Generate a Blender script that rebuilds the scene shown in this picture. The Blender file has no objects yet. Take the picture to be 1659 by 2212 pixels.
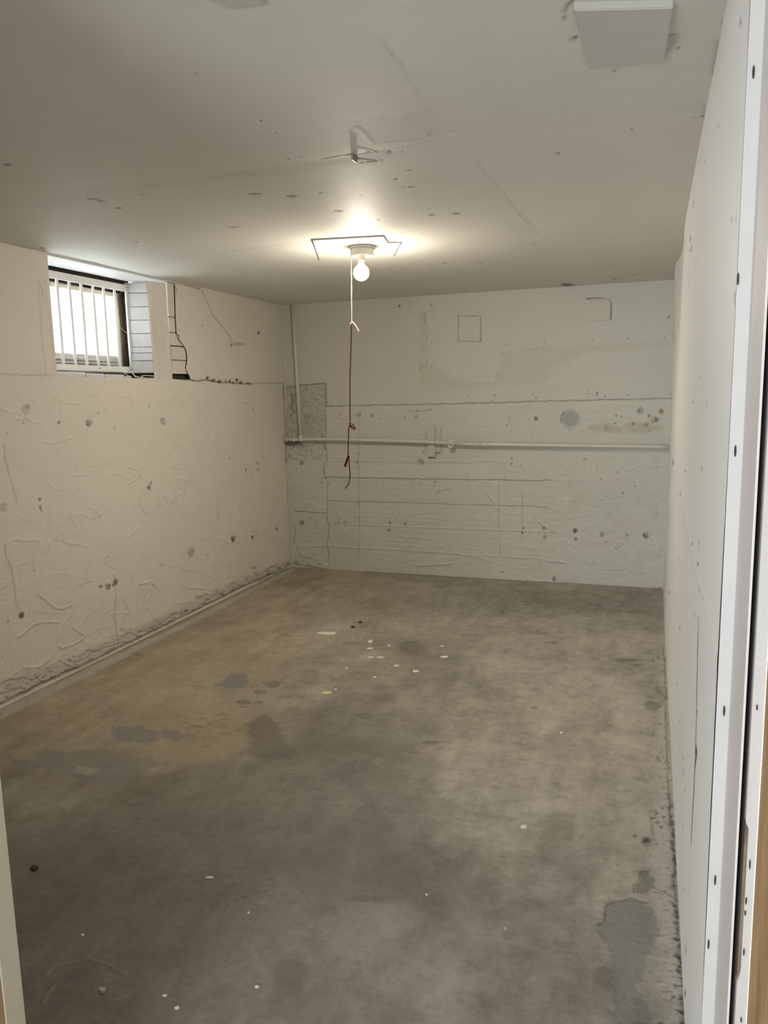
import bpy, bmesh, math, random
import numpy as np
from mathutils import Matrix, Vector

C = bpy.context.scene.collection
# ---------------------------------------------------------------- camera
cam = bpy.data.objects.new('camera', bpy.data.cameras.new('camera'))
C.objects.link(cam)
R_, U_, B_ = ((0.944149,0.328862,-0.020775), (-0.030577,0.150212,0.988181), (0.328096,-0.932355,0.151878))
cam.matrix_world = Matrix(((R_[0], U_[0], B_[0], 0), (R_[1], U_[1], B_[1], 0), (R_[2], U_[2], B_[2], 1.5), (0, 0, 0, 1)))
cam.data.sensor_fit = 'HORIZONTAL'
cam.data.sensor_width = 36
cam.data.lens = 36 * 1648.36 / 1659
cam.data.clip_start = .02
bpy.context.scene.camera = cam
# ---------------------------------------------------------------- daylight
w = bpy.data.worlds.new('daylight'); bpy.context.scene.world = w
w.use_nodes = True
w.node_tree.nodes['Background'].inputs[0].default_value = (.95, .965, 1, 1)
w.node_tree.nodes['Background'].inputs[1].default_value = 7.5
ld = bpy.data.lights.new('entrance_daylight', 'AREA')      # open entrance behind the camera
ld.shape = 'RECTANGLE'; ld.size = 1.5; ld.size_y = 1.9; ld.energy = 33; ld.color = (.93, .97, 1)
lo = bpy.data.objects.new('entrance_daylight', ld); C.objects.link(lo)
lo.location = (-1.2, -2.6, 1.35); lo.rotation_euler = (math.radians(90), 0, math.radians(-18))
vs = bpy.context.scene.view_settings
vs.view_transform = 'Standard'; vs.look = 'None'; vs.gamma = 1; vs.use_curve_mapping = False
vs.exposure = 2.14
BULB = 215
# ---------------------------------------------------------------- sizes (metres)
XL, XR, YB, H = -3.008, .116, 6.0, 2.269
# ---- measured wear marks and some painted shade: cracks c, spots s, patches p (metres on each surface)
MARKS = {}
MARKS['left'] = [["s",[3.555,1.376],[.027,-.001],[-.002,-.021],.5,-4,0,.35],
["s",[3.547,1.366],[.015,-.001],[-.001,-.012],.7,-4,0,.35],
["s",[4.249,1.356],[.035,-.001],[-.003,-.024],.4,-4,0,.35],
["s",[4.241,1.374],[.015,-.001],[-.001,-.01],.6,-4,0,.35],
["s",[4.262,1.341],[.015,-.001],[-.001,-.01],.5,-4,0,.35],
["s",[4.075,.976],[.017,-.002],[-.001,-.012],.7,-4,0,.35],
["s",[4.052,.946],[.021,-.003],[-.002,-.015],.9,-4,0,.35],
["s",[3.139,.996],[.011,-.002],[-.001,-.01],.8,-4,0,.35],
["s",[3.134,.955],[.014,-.002],[-.001,-.012],.9,-4,0,.35],
["s",[3.142,.937],[.01,-.001],[-.001,-.008],.6,-4,0,.35],
["s",[3.074,1.398],[.009,-.0],[-.001,-.008],.6,-4,0,.35],
["s",[2.964,1.35],[.006,-.0],[-.001,-.005],.8,-4,0,.35],
["s",[3.322,1.388],[.014,-.001],[-.001,-.011],.7,-4,0,.35],
["s",[3.631,1.428],[.008,-.0],[-.001,-.006],.9,-4,0,.35],
["s",[4.113,1.458],[.012,-.0],[-.001,-.008],.7,-4,0,.35],
["s",[3.766,1.334],[.012,-.001],[-.001,-.009],.4,-4,0,.35],
["s",[3.544,.428],[.016,-.004],[-.001,-.012],.9,-4,0,.35],
["s",[3.603,.413],[.024,-.006],[-.002,-.019],.9,-4,0,.35],
["s",[3.675,.421],[.021,-.005],[-.002,-.016],.8,-4,0,.35],
["s",[3.653,.41],[.012,-.003],[-.001,-.01],.8,-4,0,.35],
["s",[2.942,.424],[.018,-.005],[-.002,-.016],.9,-4,0,.35],
["s",[2.854,.418],[.009,-.003],[-.001,-.008],.7,-4,0,.35],
["s",[3.066,.759],[.006,-.001],[-.001,-.005],.9,-4,0,.35],
["s",[3.054,.633],[.006,-.001],[-.001,-.006],.7,-4,0,.35],
["s",[3.622,.583],[.008,-.002],[-.001,-.006],.8,-4,0,.35],
["s",[4.156,.824],[.012,-.002],[-.001,-.009],.7,-4,0,.35],
["s",[4.472,.433],[.034,-.007],[-.002,-.022],.5,-4,0,.35],
["s",[4.503,.447],[.017,-.003],[-.001,-.011],.6,-4,0,.35],
["s",[4.138,.421],[.012,-.003],[-.001,-.009],.9,-4,0,.35],
["s",[4.686,.379],[.012,-.003],[-.001,-.008],.8,-4,0,.35],
["s",[5.064,1.049],[.013,-.001],[-.001,-.008],1,-4,0,.35],
["s",[5.301,.944],[.018,-.002],[-.001,-.01],.8,-4,0,.35],
["s",[5.3,.934],[.015,-.001],[-.001,-.008],.9,-4,0,.35],
["s",[5.351,1.457],[.015,-.0],[-.001,-.008],.7,-4,0,.35],
["s",[5.465,1.407],[.015,-.0],[-.001,-.008],.7,-4,0,.35],
["s",[5.058,.433],[.041,-.008],[-.002,-.025],.6,-4,0,.35],
["s",[5.049,.416],[.027,-.005],[-.002,-.016],.8,-4,0,.35],
["s",[5.352,.386],[.023,-.004],[-.001,-.013],.8,-4,0,.35],
["s",[5.595,.365],[.016,-.003],[-.001,-.009],.7,-4,0,.35],
["s",[5.773,.381],[.026,-.004],[-.001,-.014],.7,-4,0,.35],
["s",[6.046,.637],[.018,-.002],[-.001,-.009],.8,-4,0,.35],
["s",[6.019,.947],[.027,-.002],[-.001,-.014],.7,-4,0,.35],
["s",[5.5,.974],[.023,-.002],[-.001,-.013],.5,-4,0,.35],
["s",[5.495,.918],[.019,-.002],[-.001,-.011],.6,-4,0,.35],
["s",[4.782,2.008],[.012,.001],[-.001,-.007],.9,-4,0,.35],
["s",[5.607,2.013],[.027,.002],[-.001,-.015],.9,-4,0,.35],
["s",[5.169,1.895],[.02,.001],[-.001,-.012],.7,-4,0,.35],
["s",[3.293,2.015],[.007,.001],[-.001,-.005],.6,-4,0,.35],
["s",[3.305,1.868],[.005,.0],[-.001,-.004],.9,-4,0,.35],
["s",[3.212,2.14],[.006,.001],[-.001,-.005],.8,-4,0,.35],
["s",[2.894,.99],[.023,-.003],[-.003,-.021],.35,-4,0,.35],
["s",[2.799,.254],[.008,-.003],[-.001,-.008],.6,-4,0,.35],
["s",[3.107,.478],[.005,-.001],[-.001,-.004],.4,-4,0,.35],
["s",[5.337,.708],[.015,-.002],[-.001,-.008],.6,-4,0,.35],
["s",[3.094,1.46],[.028,-.001],[-.003,-.024],.25,-4,0,.35],
["s",[3.111,1.474],[.015,-.0],[-.002,-.013],.3,-4,0,.35],
["s",[5.273,1.907],[.093,.005],[-.001,-.014],.6,-2,1,.3],
["c",[[4.806,2.248],[4.881,2.16],[4.93,2.094],[5.049,2.025],[5.111,1.989],[5.155,1.962],[5.184,1.913]],.0057,.8,-5,0],
["c",[[4.445,1.635],[4.598,1.627],[4.7,1.622],[4.803,1.633],[4.833,1.627],[4.944,1.614],[5.074,1.615],[5.209,1.61],[5.461,1.608]],.0084,.95,-7,0],
["s",[4.816,1.643],[.021,.0],[-.001,-.011],.95,-8,0,.35],
["s",[4.895,1.627],[.025,.0],[-.001,-.013],.95,-8,0,.35],
["s",[4.976,1.618],[.026,.0],[-.001,-.013],.95,-8,0,.35],
["s",[5.121,1.623],[.02,.0],[-.001,-.01],.95,-8,0,.35],
["s",[5.232,1.634],[.025,.0],[-.001,-.012],.95,-8,0,.35],
["s",[5.287,1.614],[.029,.0],[-.001,-.014],.95,-8,0,.35],
["s",[5.409,1.607],[.022,.0],[-.001,-.011],.95,-8,0,.35],
["s",[5.068,1.629],[.017,.0],[-.001,-.009],.95,-8,0,.35],
["s",[5.175,1.613],[.021,.0],[-.001,-.01],.95,-8,0,.35],
["c",[[5.461,1.608],[5.736,1.613],[5.903,1.614],[6.061,1.615]],.0048,.6,-3,0],
["c",[[2.953,1.638],[3.039,1.633],[3.161,1.635],[3.273,1.632],[3.317,1.638]],.0034,.5,-3,0],
["c",[[4.479,2.251],[4.497,2.221],[4.489,2.199]],.0046,.8,-4,0],
["c",[[4.47,1.918],[4.504,1.89],[4.544,1.852],[4.563,1.832]],.0053,.9,-4,0],
["s",[4.479,1.91],[.022,.001],[-.002,-.018],.9,-6,0,.35],
["c",[[4.475,1.919],[4.446,1.944]],.0033,.5,-2,0],
["c",[[4.489,1.953],[4.524,1.973]],.0033,.4,-2,0],
["c",[[4.531,2.095],[4.535,2.029]],.0033,.3,-1,0],
["c",[[4.469,2.259],[4.598,2.263],[4.784,2.258]],.0054,.85,-5,0],
["c",[[3.252,2.131],[3.255,1.993],[3.251,1.852],[3.256,1.711],[3.254,1.634]],.0032,.35,-2,0],
["c",[[3.305,2.092],[3.316,1.904],[3.321,1.664]],.0033,.3,-2,0],
["c",[[3.263,2.117],[3.279,2.088],[3.28,2.042]],.0054,.45,-2,0],
["c",[[3.302,2.124],[3.311,2.111],[3.312,2.097]],.006,.6,-3,0],
["c",[[6.038,2.154],[6.026,1.921],[6.008,1.725]],.0049,.3,1,0],
["c",[[2.935,1.297],[2.936,1.217],[2.947,1.159],[2.967,1.087],[2.984,1.003]],.0077,.35,-2,0],
["c",[[2.88,.802],[2.884,.738],[2.907,.662],[2.912,.529],[2.932,.447]],.0078,.35,-2,0],
["c",[[2.892,.807],[2.941,.821],[3.03,.797],[3.092,.79],[3.115,.771]],.0052,.35,3,0],
["c",[[3.017,1.444],[3.019,1.419],[3.104,1.416],[3.149,1.397],[3.196,1.391]],.0039,.35,2,0],
["c",[[3.174,1.317],[3.19,1.292],[3.242,1.281],[3.352,1.294],[3.41,1.301]],.0041,.4,2,0],
["c",[[3.868,1.099],[3.967,1.061],[3.982,1.036],[3.915,1.008],[3.852,.996]],.0048,.4,3,0],
["c",[[4.257,1.056],[4.428,1.071],[4.442,1.101]],.0052,.35,2,0],
["c",[[3.947,.88],[3.977,.82],[4.015,.776]],.0061,.5,3,0],
["c",[[3.783,.621],[3.811,.673],[3.928,.71]],.0048,.35,3,0],
["c",[[3.265,.76],[3.305,.735],[3.457,.685]],.005,.4,3,0],
["c",[[3.82,1.518],[3.919,1.523],[3.961,1.495]],.0045,.4,2,0],
["c",[[4.473,.971],[4.435,.874],[4.285,.83]],.0046,.35,2,0],
["c",[[5.227,.788],[5.286,.718],[5.274,.665],[5.144,.668]],.0048,.4,2,0],
["c",[[5.371,.669],[5.403,.604],[5.468,.629],[5.537,.615],[5.541,.572]],.0054,.5,2,0],
["c",[[5.747,.842],[5.882,.82],[5.928,.734]],.0048,.3,2,0],
["c",[[5.12,1.402],[5.062,1.362],[5.068,1.292]],.0043,.3,2,0],
["c",[[5.326,1.208],[5.327,1.136],[5.229,1.096]],.0044,.3,2,0],
["c",[[5.52,1.346],[5.595,1.231]],.0042,.3,2,0],
["c",[[3.369,.479],[3.423,.49],[3.478,.474]],.0051,.35,3,0],
["c",[[3.889,.357],[4.006,.347],[4.087,.278]],.0075,.5,4,0],
["c",[[3.89,.363],[4.1,.306]],.0031,.2,2,0],
["c",[[3.073,.497],[3.117,.455],[3.178,.401],[3.221,.381],[3.299,.383]],.0071,.55,4,0],
["c",[[2.905,.321],[3.008,.356],[3.088,.35],[3.182,.319]],.007,.45,4,0],
["c",[[3.285,.26],[3.318,.231],[3.379,.182]],.0068,.5,4,0],
["c",[[2.922,.155],[3.028,.122],[3.114,.144],[3.144,.173]],.0065,.4,4,0],
["c",[[3.171,.19],[3.196,.166],[3.292,.164],[3.366,.167]],.0062,.4,4,0],
["c",[[3.726,.307],[3.752,.266],[3.775,.227]],.006,.5,3,0],
["c",[[4.409,.204],[4.521,.176],[4.637,.14]],.0061,.35,3,0],
["c",[[4.092,.462],[4.239,.399],[4.619,.261]],.0049,.3,2,0],
["c",[[4.628,1.479],[4.686,1.478],[4.772,1.453]],.0041,.25,2,0],
["c",[[3.667,.466],[3.67,.411],[3.662,.304],[3.64,.225],[3.646,.093],[3.658,.04]],.0048,.55,-3,0],
["c",[[4.855,.741],[4.84,.588]],.007,.3,-1,0],
["c",[[4.881,.738],[4.869,.618]],.0053,.25,-1,0],
["c",[[4.905,1.232],[4.904,1.096]],.0052,.25,-1,0],
["c",[[4.434,.444],[4.464,.464],[4.521,.456],[4.511,.422],[4.469,.401],[4.431,.412]],.0053,.5,-2,0],
["c",[[2.933,1.473],[2.972,1.459]],.0051,.4,2,0],
["c",[[3.4,1.092],[3.511,1.088]],.0042,.2,2,0],
["c",[[3.328,.878],[3.412,.878],[3.483,.851]],.0039,.25,2,0],
["c",[[4.585,.514],[4.767,.497],[5.156,.352]],.0042,.2,2,0],
["c",[[5.016,.494],[5.056,.408],[5.179,.366],[5.186,.29]],.0051,.4,-2,0],
["c",[[5.349,.436],[5.431,.406],[5.448,.341]],.005,.4,-2,0],
["c",[[2.756,.018],[2.937,.022],[3.134,.025],[3.349,.014],[3.587,.017],[3.851,.017],[4.145,.016],[4.475,.019],[4.782,.022],[5.124,.025],[5.425,.016],[5.756,.007],[5.99,.012]],.0132,.75,-9,0],
["c",[[2.768,.119],[2.827,.121],[2.915,.098],[2.974,.066],[3.023,.073]],.0059,.55,-4,0],
["c",[[2.992,.085],[3.02,.049],[3.066,.019],[3.167,.015]],.006,.55,-4,0],
["c",[[3.246,.08],[3.297,.054],[3.391,.049],[3.432,.071]],.0063,.55,-4,0],
["c",[[3.395,.089],[3.451,.062],[3.53,.059],[3.653,.041]],.0065,.55,-4,0],
["c",[[3.688,.08],[3.767,.076],[3.831,.044],[3.85,.005]],.0067,.55,-4,0],
["c",[[3.855,.049],[3.949,.044],[4.071,.038],[4.17,.003]],.007,.55,-4,0],
["c",[[4.097,.046],[4.175,.055],[4.255,.058],[4.364,.05],[4.42,.041]],.0072,.55,-4,0],
["c",[[4.536,.036],[4.722,.056],[4.788,.074],[4.797,.036]],.0077,.55,-4,0],
["c",[[4.984,.031],[5.124,.025],[5.213,.033],[5.24,.091],[5.272,.026]],.0082,.55,-4,0],
["c",[[5.311,.036],[5.426,.028],[5.547,.027],[5.67,.01]],.0086,.55,-4,0],
["c",[[2.763,.073],[2.85,.063],[2.909,.055]],.0058,.55,-4,0],
["p",[[2.771,.137],[3.246,.085],[3.68,.091],[4.368,.082],[4.856,.099],[5.203,.088],[5.985,.056],[5.99,.012],[5.124,.025],[4.145,.016],[3.349,.014],[2.756,.018]],.25,-3,8,.02,.03],
["s",[3.238,.042],[.011,-.004],[-.001,-.006],.4502881216432216,-4,8,.35],
["s",[2.877,.012],[.015,-.006],[-.0,-.004],.29373238441867855,-4,8,.35],
["s",[5.967,.035],[.048,-.01],[-.001,-.009],.45562725621766476,-4,8,.35],
["s",[3.05,.052],[.017,-.006],[-.001,-.006],.4965007424805961,-4,8,.35],
["s",[4.477,.018],[.028,-.008],[-.001,-.008],.3205070638062849,-4,8,.35],
["s",[2.822,.093],[.01,-.004],[-.001,-.007],.5515251201021927,-4,8,.35],
["s",[4.645,.094],[.02,-.005],[-.001,-.01],.37784842242030425,-4,8,.35],
["s",[5.64,.072],[.016,-.004],[-.0,-.005],.2867947764932549,-4,8,.35],
["s",[5.797,.034],[.037,-.008],[-.001,-.007],.4028971935316238,-4,8,.35],
["s",[3.595,.029],[.017,-.006],[-.001,-.007],.56168070833911,-4,8,.35],
["s",[4.524,.098],[.031,-.008],[-.001,-.011],.4685094168650073,-4,8,.35],
["s",[3.081,.09],[.019,-.007],[-.001,-.008],.4276430013897294,-4,8,.35],
["s",[4.637,.024],[.032,-.009],[-.001,-.008],.31398298479448206,-4,8,.35],
["s",[2.882,.089],[.017,-.007],[-.0,-.003],.5202381285030007,-4,8,.35],
["s",[3.659,.019],[.012,-.004],[-.001,-.008],.5491068098512806,-4,8,.35],
["s",[2.841,.05],[.005,-.002],[-.001,-.007],.33238165840760303,-4,8,.35],
["s",[5.368,.122],[.029,-.006],[-.001,-.013],.3238680213905356,-4,8,.35],
["s",[2.903,.048],[.005,-.002],[-.0,-.004],.36317445424679634,-4,8,.35],
["s",[4.263,.021],[.009,-.003],[-.001,-.01],.32553220796643667,-4,8,.35],
["s",[5.763,.074],[.027,-.006],[-.001,-.009],.4080291938370255,-4,8,.35],
["s",[4.381,.045],[.022,-.006],[-.001,-.008],.5762485021695853,-4,8,.35],
["s",[3.935,.034],[.022,-.007],[-.001,-.005],.32043474446965975,-4,8,.35],
["s",[5.866,.037],[.035,-.008],[-.0,-.004],.3660841375215528,-4,8,.35],
["s",[4.161,.016],[.022,-.006],[-.001,-.008],.22403220425108922,-4,8,.35],
["s",[4.322,.036],[.025,-.007],[-.001,-.006],.4827800997463596,-4,8,.35],
["s",[4.731,.017],[.011,-.003],[-.001,-.009],.5853222321545029,-4,8,.35],
["s",[3.267,.036],[.015,-.005],[-.001,-.005],.3455820357359828,-4,8,.35],
["s",[3.411,.03],[.016,-.005],[-.001,-.005],.35086413653156673,-4,8,.35],
["s",[4.87,.018],[.026,-.007],[-.001,-.01],.3240066781640372,-4,8,.35],
["s",[3.207,.075],[.009,-.003],[-.0,-.004],.37409372821312836,-4,8,.35],
["s",[4.576,.019],[.017,-.005],[-.001,-.006],.5334155566229235,-4,8,.35],
["s",[3.743,.083],[.01,-.003],[-.001,-.005],.46009295051699794,-4,8,.35],
["s",[5.379,.034],[.019,-.005],[-.0,-.005],.4118510513233573,-4,8,.35],
["s",[3.138,.076],[.017,-.006],[-.0,-.004],.31143685680660504,-4,8,.35],
["s",[5.022,.047],[.035,-.009],[-.001,-.007],.25187565511844273,-4,8,.35],
["s",[3.366,.072],[.01,-.003],[-.001,-.005],.3667622783493958,-4,8,.35],
["s",[3.686,.032],[.024,-.008],[-.0,-.004],.20186471783325827,-4,8,.35],
["s",[5.68,.071],[.05,-.011],[-.001,-.008],.5800644665532091,-4,8,.35],
["s",[5.592,.026],[.04,-.009],[-.001,-.012],.46519488021139627,-4,8,.35],
["s",[3.97,.026],[.014,-.004],[-.001,-.005],.22722704964274493,-4,8,.35],
["s",[4.191,.026],[.026,-.008],[-.0,-.003],.5614437127201368,-4,8,.35],
["s",[4.568,.096],[.032,-.009],[-.001,-.011],.4307813616077806,-4,8,.35],
["s",[2.786,.067],[.006,-.002],[-.0,-.004],.46515844172193127,-4,8,.35],
["s",[3.989,.033],[.027,-.008],[-.001,-.008],.33654106296719805,-4,8,.35],
["s",[3.276,.088],[.013,-.004],[-.001,-.008],.340736652078638,-4,8,.35],
["s",[3.148,.042],[.017,-.006],[-.0,-.004],.5166687675528492,-4,8,.35],
["s",[5.567,.06],[.042,-.01],[-.0,-.004],.4514428841200331,-4,8,.35],
["s",[5.271,.02],[.02,-.005],[-.001,-.006],.41090647137067327,-4,8,.35],
["s",[3.695,.037],[.021,-.007],[-.0,-.003],.22193343572391724,-4,8,.35],
["s",[2.998,.017],[.006,-.002],[-.001,-.008],.5417795738956905,-4,8,.35],
["s",[2.92,.039],[.009,-.003],[-.001,-.004],.34051582332192987,-4,8,.35],
["s",[4.392,.044],[.017,-.005],[-.001,-.005],.3315105212590088,-4,8,.35],
["s",[2.995,.044],[.015,-.005],[-.001,-.005],.23196049203495428,-4,8,.35],
["s",[3.106,.03],[.014,-.005],[-.001,-.007],.35210587274037725,-4,8,.35],
["s",[4.996,.045],[.023,-.006],[-.001,-.007],.39846064078820825,-4,8,.35],
["s",[4.596,.033],[.027,-.007],[-.001,-.007],.2980333185751707,-4,8,.35],
["s",[4.025,.055],[.009,-.003],[-.001,-.006],.37034202256907783,-4,8,.35],
["s",[5.359,.091],[.024,-.006],[-.001,-.012],.5163667585562204,-4,8,.35],
["s",[3.292,.036],[.007,-.003],[-.001,-.008],.4649158413702004,-4,8,.35],
["s",[5.394,.06],[.035,-.008],[-.001,-.011],.4255375818370918,-4,8,.35],
["s",[2.954,.047],[.005,-.002],[-.0,-.003],.5097216081281708,-4,8,.35],
["s",[2.837,.015],[.006,-.002],[-.001,-.008],.27166144198014275,-4,8,.35],
["s",[2.807,.087],[.006,-.002],[-.001,-.007],.4694139077720675,-4,8,.35],
["s",[5.157,.102],[.029,-.007],[-.001,-.011],.21450770794226345,-4,8,.35],
["s",[4.852,.038],[.031,-.008],[-.0,-.004],.49958596855376197,-4,8,.35],
["s",[5.629,.021],[.024,-.006],[-.001,-.009],.5312237324635319,-4,8,.35],
["s",[3.244,.02],[.009,-.003],[-.001,-.007],.501417323775958,-4,8,.35],
["s",[3.616,.03],[.013,-.004],[-.001,-.005],.3672870605180095,-4,8,.35],
["s",[2.914,.039],[.017,-.007],[-.001,-.005],.49896360029903425,-4,8,.35],
["s",[3.072,.058],[.016,-.006],[-.001,-.007],.40683683063256554,-4,8,.35],
["s",[3.868,.05],[.025,-.008],[-.0,-.004],.23834429233657822,-4,8,.35],
["s",[4.779,.091],[.024,-.006],[-.001,-.007],.48756425636442075,-4,8,.35],
["s",[3.122,.024],[.008,-.003],[-.001,-.006],.32593901137944814,-4,8,.35],
["s",[3.227,.058],[.02,-.007],[-.001,-.004],.4821333165624562,-4,8,.35],
["s",[3.674,.083],[.017,-.005],[-.001,-.005],.2870419511414388,-4,8,.35],
["s",[2.8,.038],[.009,-.004],[-.0,-.003],.3441881425345699,-4,8,.35],
["s",[3.438,.068],[.008,-.003],[-.001,-.009],.3918359449550173,-4,8,.35],
["s",[4.226,.036],[.027,-.008],[-.001,-.01],.4228484989040202,-4,8,.35],
["s",[3.862,.059],[.024,-.007],[-.001,-.006],.4934353765304416,-4,8,.35],
["s",[5.768,.035],[.022,-.005],[-.001,-.006],.4870753430644652,-4,8,.35],
["s",[4.502,.116],[.031,-.008],[-.001,-.005],.27584926717221997,-4,8,.35],
["s",[3.282,.02],[.017,-.006],[-.001,-.008],.5599039999657169,-4,8,.35],
["s",[3.282,.089],[.01,-.003],[-.001,-.005],.4915873730149792,-4,8,.35],
["s",[2.916,.015],[.016,-.006],[-.0,-.004],.3426644338737635,-4,8,.35],
["s",[4.166,.052],[.008,-.002],[-.001,-.006],.3744885366549363,-4,8,.35],
["s",[3.871,.022],[.019,-.006],[-.001,-.01],.35636799968905863,-4,8,.35],
["s",[4.048,.019],[.013,-.004],[-.001,-.008],.2450116021586038,-4,8,.35],
["s",[5.395,.081],[.015,-.003],[-.001,-.013],.3496893634749303,-4,8,.35],
["s",[4.875,.058],[.018,-.005],[-.001,-.009],.4616313485628955,-4,8,.35],
["s",[5.015,.026],[.033,-.008],[-.001,-.012],.4691300200404147,-4,8,.35],
["s",[4.022,.019],[.018,-.005],[-.001,-.006],.4872373232079257,-4,8,.35],
["s",[4.506,.042],[.013,-.004],[-.001,-.009],.45235377594692083,-4,8,.35],
["s",[3.116,.099],[.015,-.005],[-.0,-.003],.5727376328700224,-4,8,.35],
["s",[3.029,.028],[.015,-.006],[-.001,-.006],.4219695308821389,-4,8,.35],
["s",[4.393,.035],[.016,-.005],[-.0,-.005],.22743850978440322,-4,8,.35],
["s",[4.648,.059],[.024,-.006],[-.001,-.01],.34368893831924985,-4,8,.35],
["s",[3.3,.031],[.019,-.007],[-.0,-.003],.4018847175576331,-4,8,.35],
["s",[3.262,.069],[.011,-.004],[-.001,-.005],.3613355441338779,-4,8,.35],
["s",[4.044,.065],[.015,-.004],[-.001,-.009],.24485235259408525,-4,8,.35],
["s",[3.309,.016],[.007,-.003],[-.001,-.008],.49091573092965124,-4,8,.35],
["s",[3.119,.02],[.011,-.004],[-.001,-.007],.5262992709380685,-4,8,.35],
["s",[4.776,.043],[.014,-.004],[-.001,-.007],.27745537920212715,-4,8,.35],
["s",[3.998,.043],[.011,-.003],[-.001,-.005],.5126651772648612,-4,8,.35],
["s",[2.818,.078],[.016,-.006],[-.001,-.008],.35325852130635826,-4,8,.35],
["s",[4.076,.044],[.021,-.006],[-.001,-.01],.47465205403251265,-4,8,.35],
["s",[3.385,.087],[.014,-.005],[-.001,-.007],.4907337535442113,-4,8,.35],
["s",[2.767,.072],[.012,-.005],[-.001,-.005],.4094558764249684,-4,8,.35],
["s",[3.798,.021],[.017,-.005],[-.0,-.003],.40017881669416416,-4,8,.35],
["s",[4.387,.034],[.022,-.006],[-.001,-.011],.5568201457041776,-4,8,.35],
["s",[3.022,.074],[.013,-.005],[-.0,-.003],.34396040623886226,-4,8,.35],
["s",[3.224,.015],[.014,-.005],[-.001,-.009],.3292470077524997,-4,8,.35],
["s",[5.311,.05],[.016,-.004],[-.001,-.012],.44045036964221906,-4,8,.35],
["s",[5.593,.051],[.039,-.009],[-.001,-.007],.5226721233280986,-4,8,.35],
["s",[5.619,.068],[.028,-.006],[-.001,-.011],.3940007040375772,-4,8,.35],
["s",[2.962,.013],[.006,-.002],[-.0,-.004],.2643289041265672,-4,8,.35],
["s",[3.908,.056],[.018,-.005],[-.001,-.006],.459696908262428,-4,8,.35],
["s",[3.392,.036],[.018,-.006],[-.001,-.005],.2722356243591785,-4,8,.35],
["s",[5.453,.052],[.025,-.006],[-.001,-.007],.41173246014573855,-4,8,.35],
["s",[4.216,.023],[.008,-.002],[-.001,-.005],.5132721047688427,-4,8,.35],
["s",[3.034,.036],[.007,-.003],[-.0,-.004],.268305565668728,-4,8,.35],
["s",[3.641,.02],[.007,-.002],[-.0,-.004],.2672931684337275,-4,8,.35],
["s",[3.883,.016],[.007,-.002],[-.001,-.006],.36309718797456886,-4,8,.35],
["s",[4.596,.018],[.02,-.005],[-.001,-.007],.21066527339504196,-4,8,.35],
["s",[5.796,.026],[.017,-.004],[-.001,-.009],.2659036556869089,-4,8,.35],
["s",[4.305,.029],[.011,-.003],[-.0,-.004],.49107050088287707,-4,8,.35],
["s",[3.326,.071],[.013,-.004],[-.001,-.009],.3202192619102293,-4,8,.35],
["s",[3.263,.024],[.018,-.006],[-.001,-.007],.33789565657688464,-4,8,.35],
["s",[2.937,.058],[.018,-.007],[-.001,-.006],.20146250159975257,-4,8,.35],
["s",[2.811,.015],[.006,-.003],[-.0,-.003],.22157745715709037,-4,8,.35],
["s",[4.423,.089],[.013,-.004],[-.001,-.011],.3907511572241279,-4,8,.35],
["s",[5.01,.088],[.039,-.01],[-.0,-.004],.3218892060267331,-4,8,.35],
["s",[4.261,.111],[.01,-.003],[-.001,-.005],.5399622482450698,-4,8,.35],
["s",[2.975,.031],[.009,-.004],[-.001,-.007],.5714077603900592,-4,8,.35],
["s",[3.102,.065],[.016,-.006],[-.001,-.008],.4213346194006097,-4,8,.35],
["s",[5.573,.031],[.027,-.006],[-.001,-.006],.5117860665999023,-4,8,.35],
["s",[3.856,.025],[.01,-.003],[-.001,-.008],.44228185687976546,-4,8,.35],
["s",[4.625,.031],[.022,-.006],[-.0,-.005],.48427890465159673,-4,8,.35],
["s",[2.8,.037],[.014,-.005],[-.001,-.006],.2388349691631956,-4,8,.35],
["s",[3.241,.084],[.015,-.005],[-.001,-.008],.5489032061343755,-4,8,.35],
["s",[3.776,.094],[.021,-.006],[-.001,-.005],.34803722799320974,-4,8,.35],
["s",[2.892,.032],[.017,-.007],[-.0,-.003],.42755780312813235,-4,8,.35],
["s",[2.964,.015],[.013,-.005],[-.0,-.004],.21952800446046852,-4,8,.35],
["s",[3.055,.053],[.013,-.005],[-.0,-.003],.2919698634371223,-4,8,.35],
["s",[5.806,.026],[.035,-.008],[-.001,-.008],.5124592718696602,-4,8,.35],
["s",[4.247,.066],[.02,-.006],[-.0,-.005],.27104391939160843,-4,8,.35],
["s",[2.911,.082],[.006,-.002],[-.0,-.003],.5865660938662416,-4,8,.35],
["s",[3.159,.099],[.006,-.002],[-.001,-.005],.28910105176407197,-4,8,.35],
["s",[5.121,.044],[.031,-.008],[-.001,-.011],.5486801019295406,-4,8,.35],
["s",[3.495,.047],[.014,-.005],[-.0,-.003],.5341515479835046,-4,8,.35],
["s",[4.214,.071],[.013,-.004],[-.001,-.007],.3856696465590017,-4,8,.35],
["s",[4.691,.019],[.019,-.005],[-.001,-.008],.2286108253119338,-4,8,.35],
["s",[4.078,.06],[.017,-.005],[-.001,-.008],.4423477218112141,-4,8,.35],
["s",[3.183,.029],[.02,-.007],[-.001,-.005],.3723318679303156,-4,8,.35],
["s",[2.914,.021],[.007,-.003],[-.001,-.008],.49054517513136386,-4,8,.35],
["s",[5.34,.133],[.032,-.007],[-.001,-.012],.4142866458075216,-4,8,.35],
["s",[3.693,.12],[.023,-.007],[-.001,-.01],.39367628363880736,-4,8,.35],
["s",[4.877,.032],[.039,-.01],[-.001,-.012],.31681748019898265,-4,8,.35],
["s",[5.628,.024],[.016,-.004],[-.001,-.011],.3177189603552873,-4,8,.35],
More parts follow.
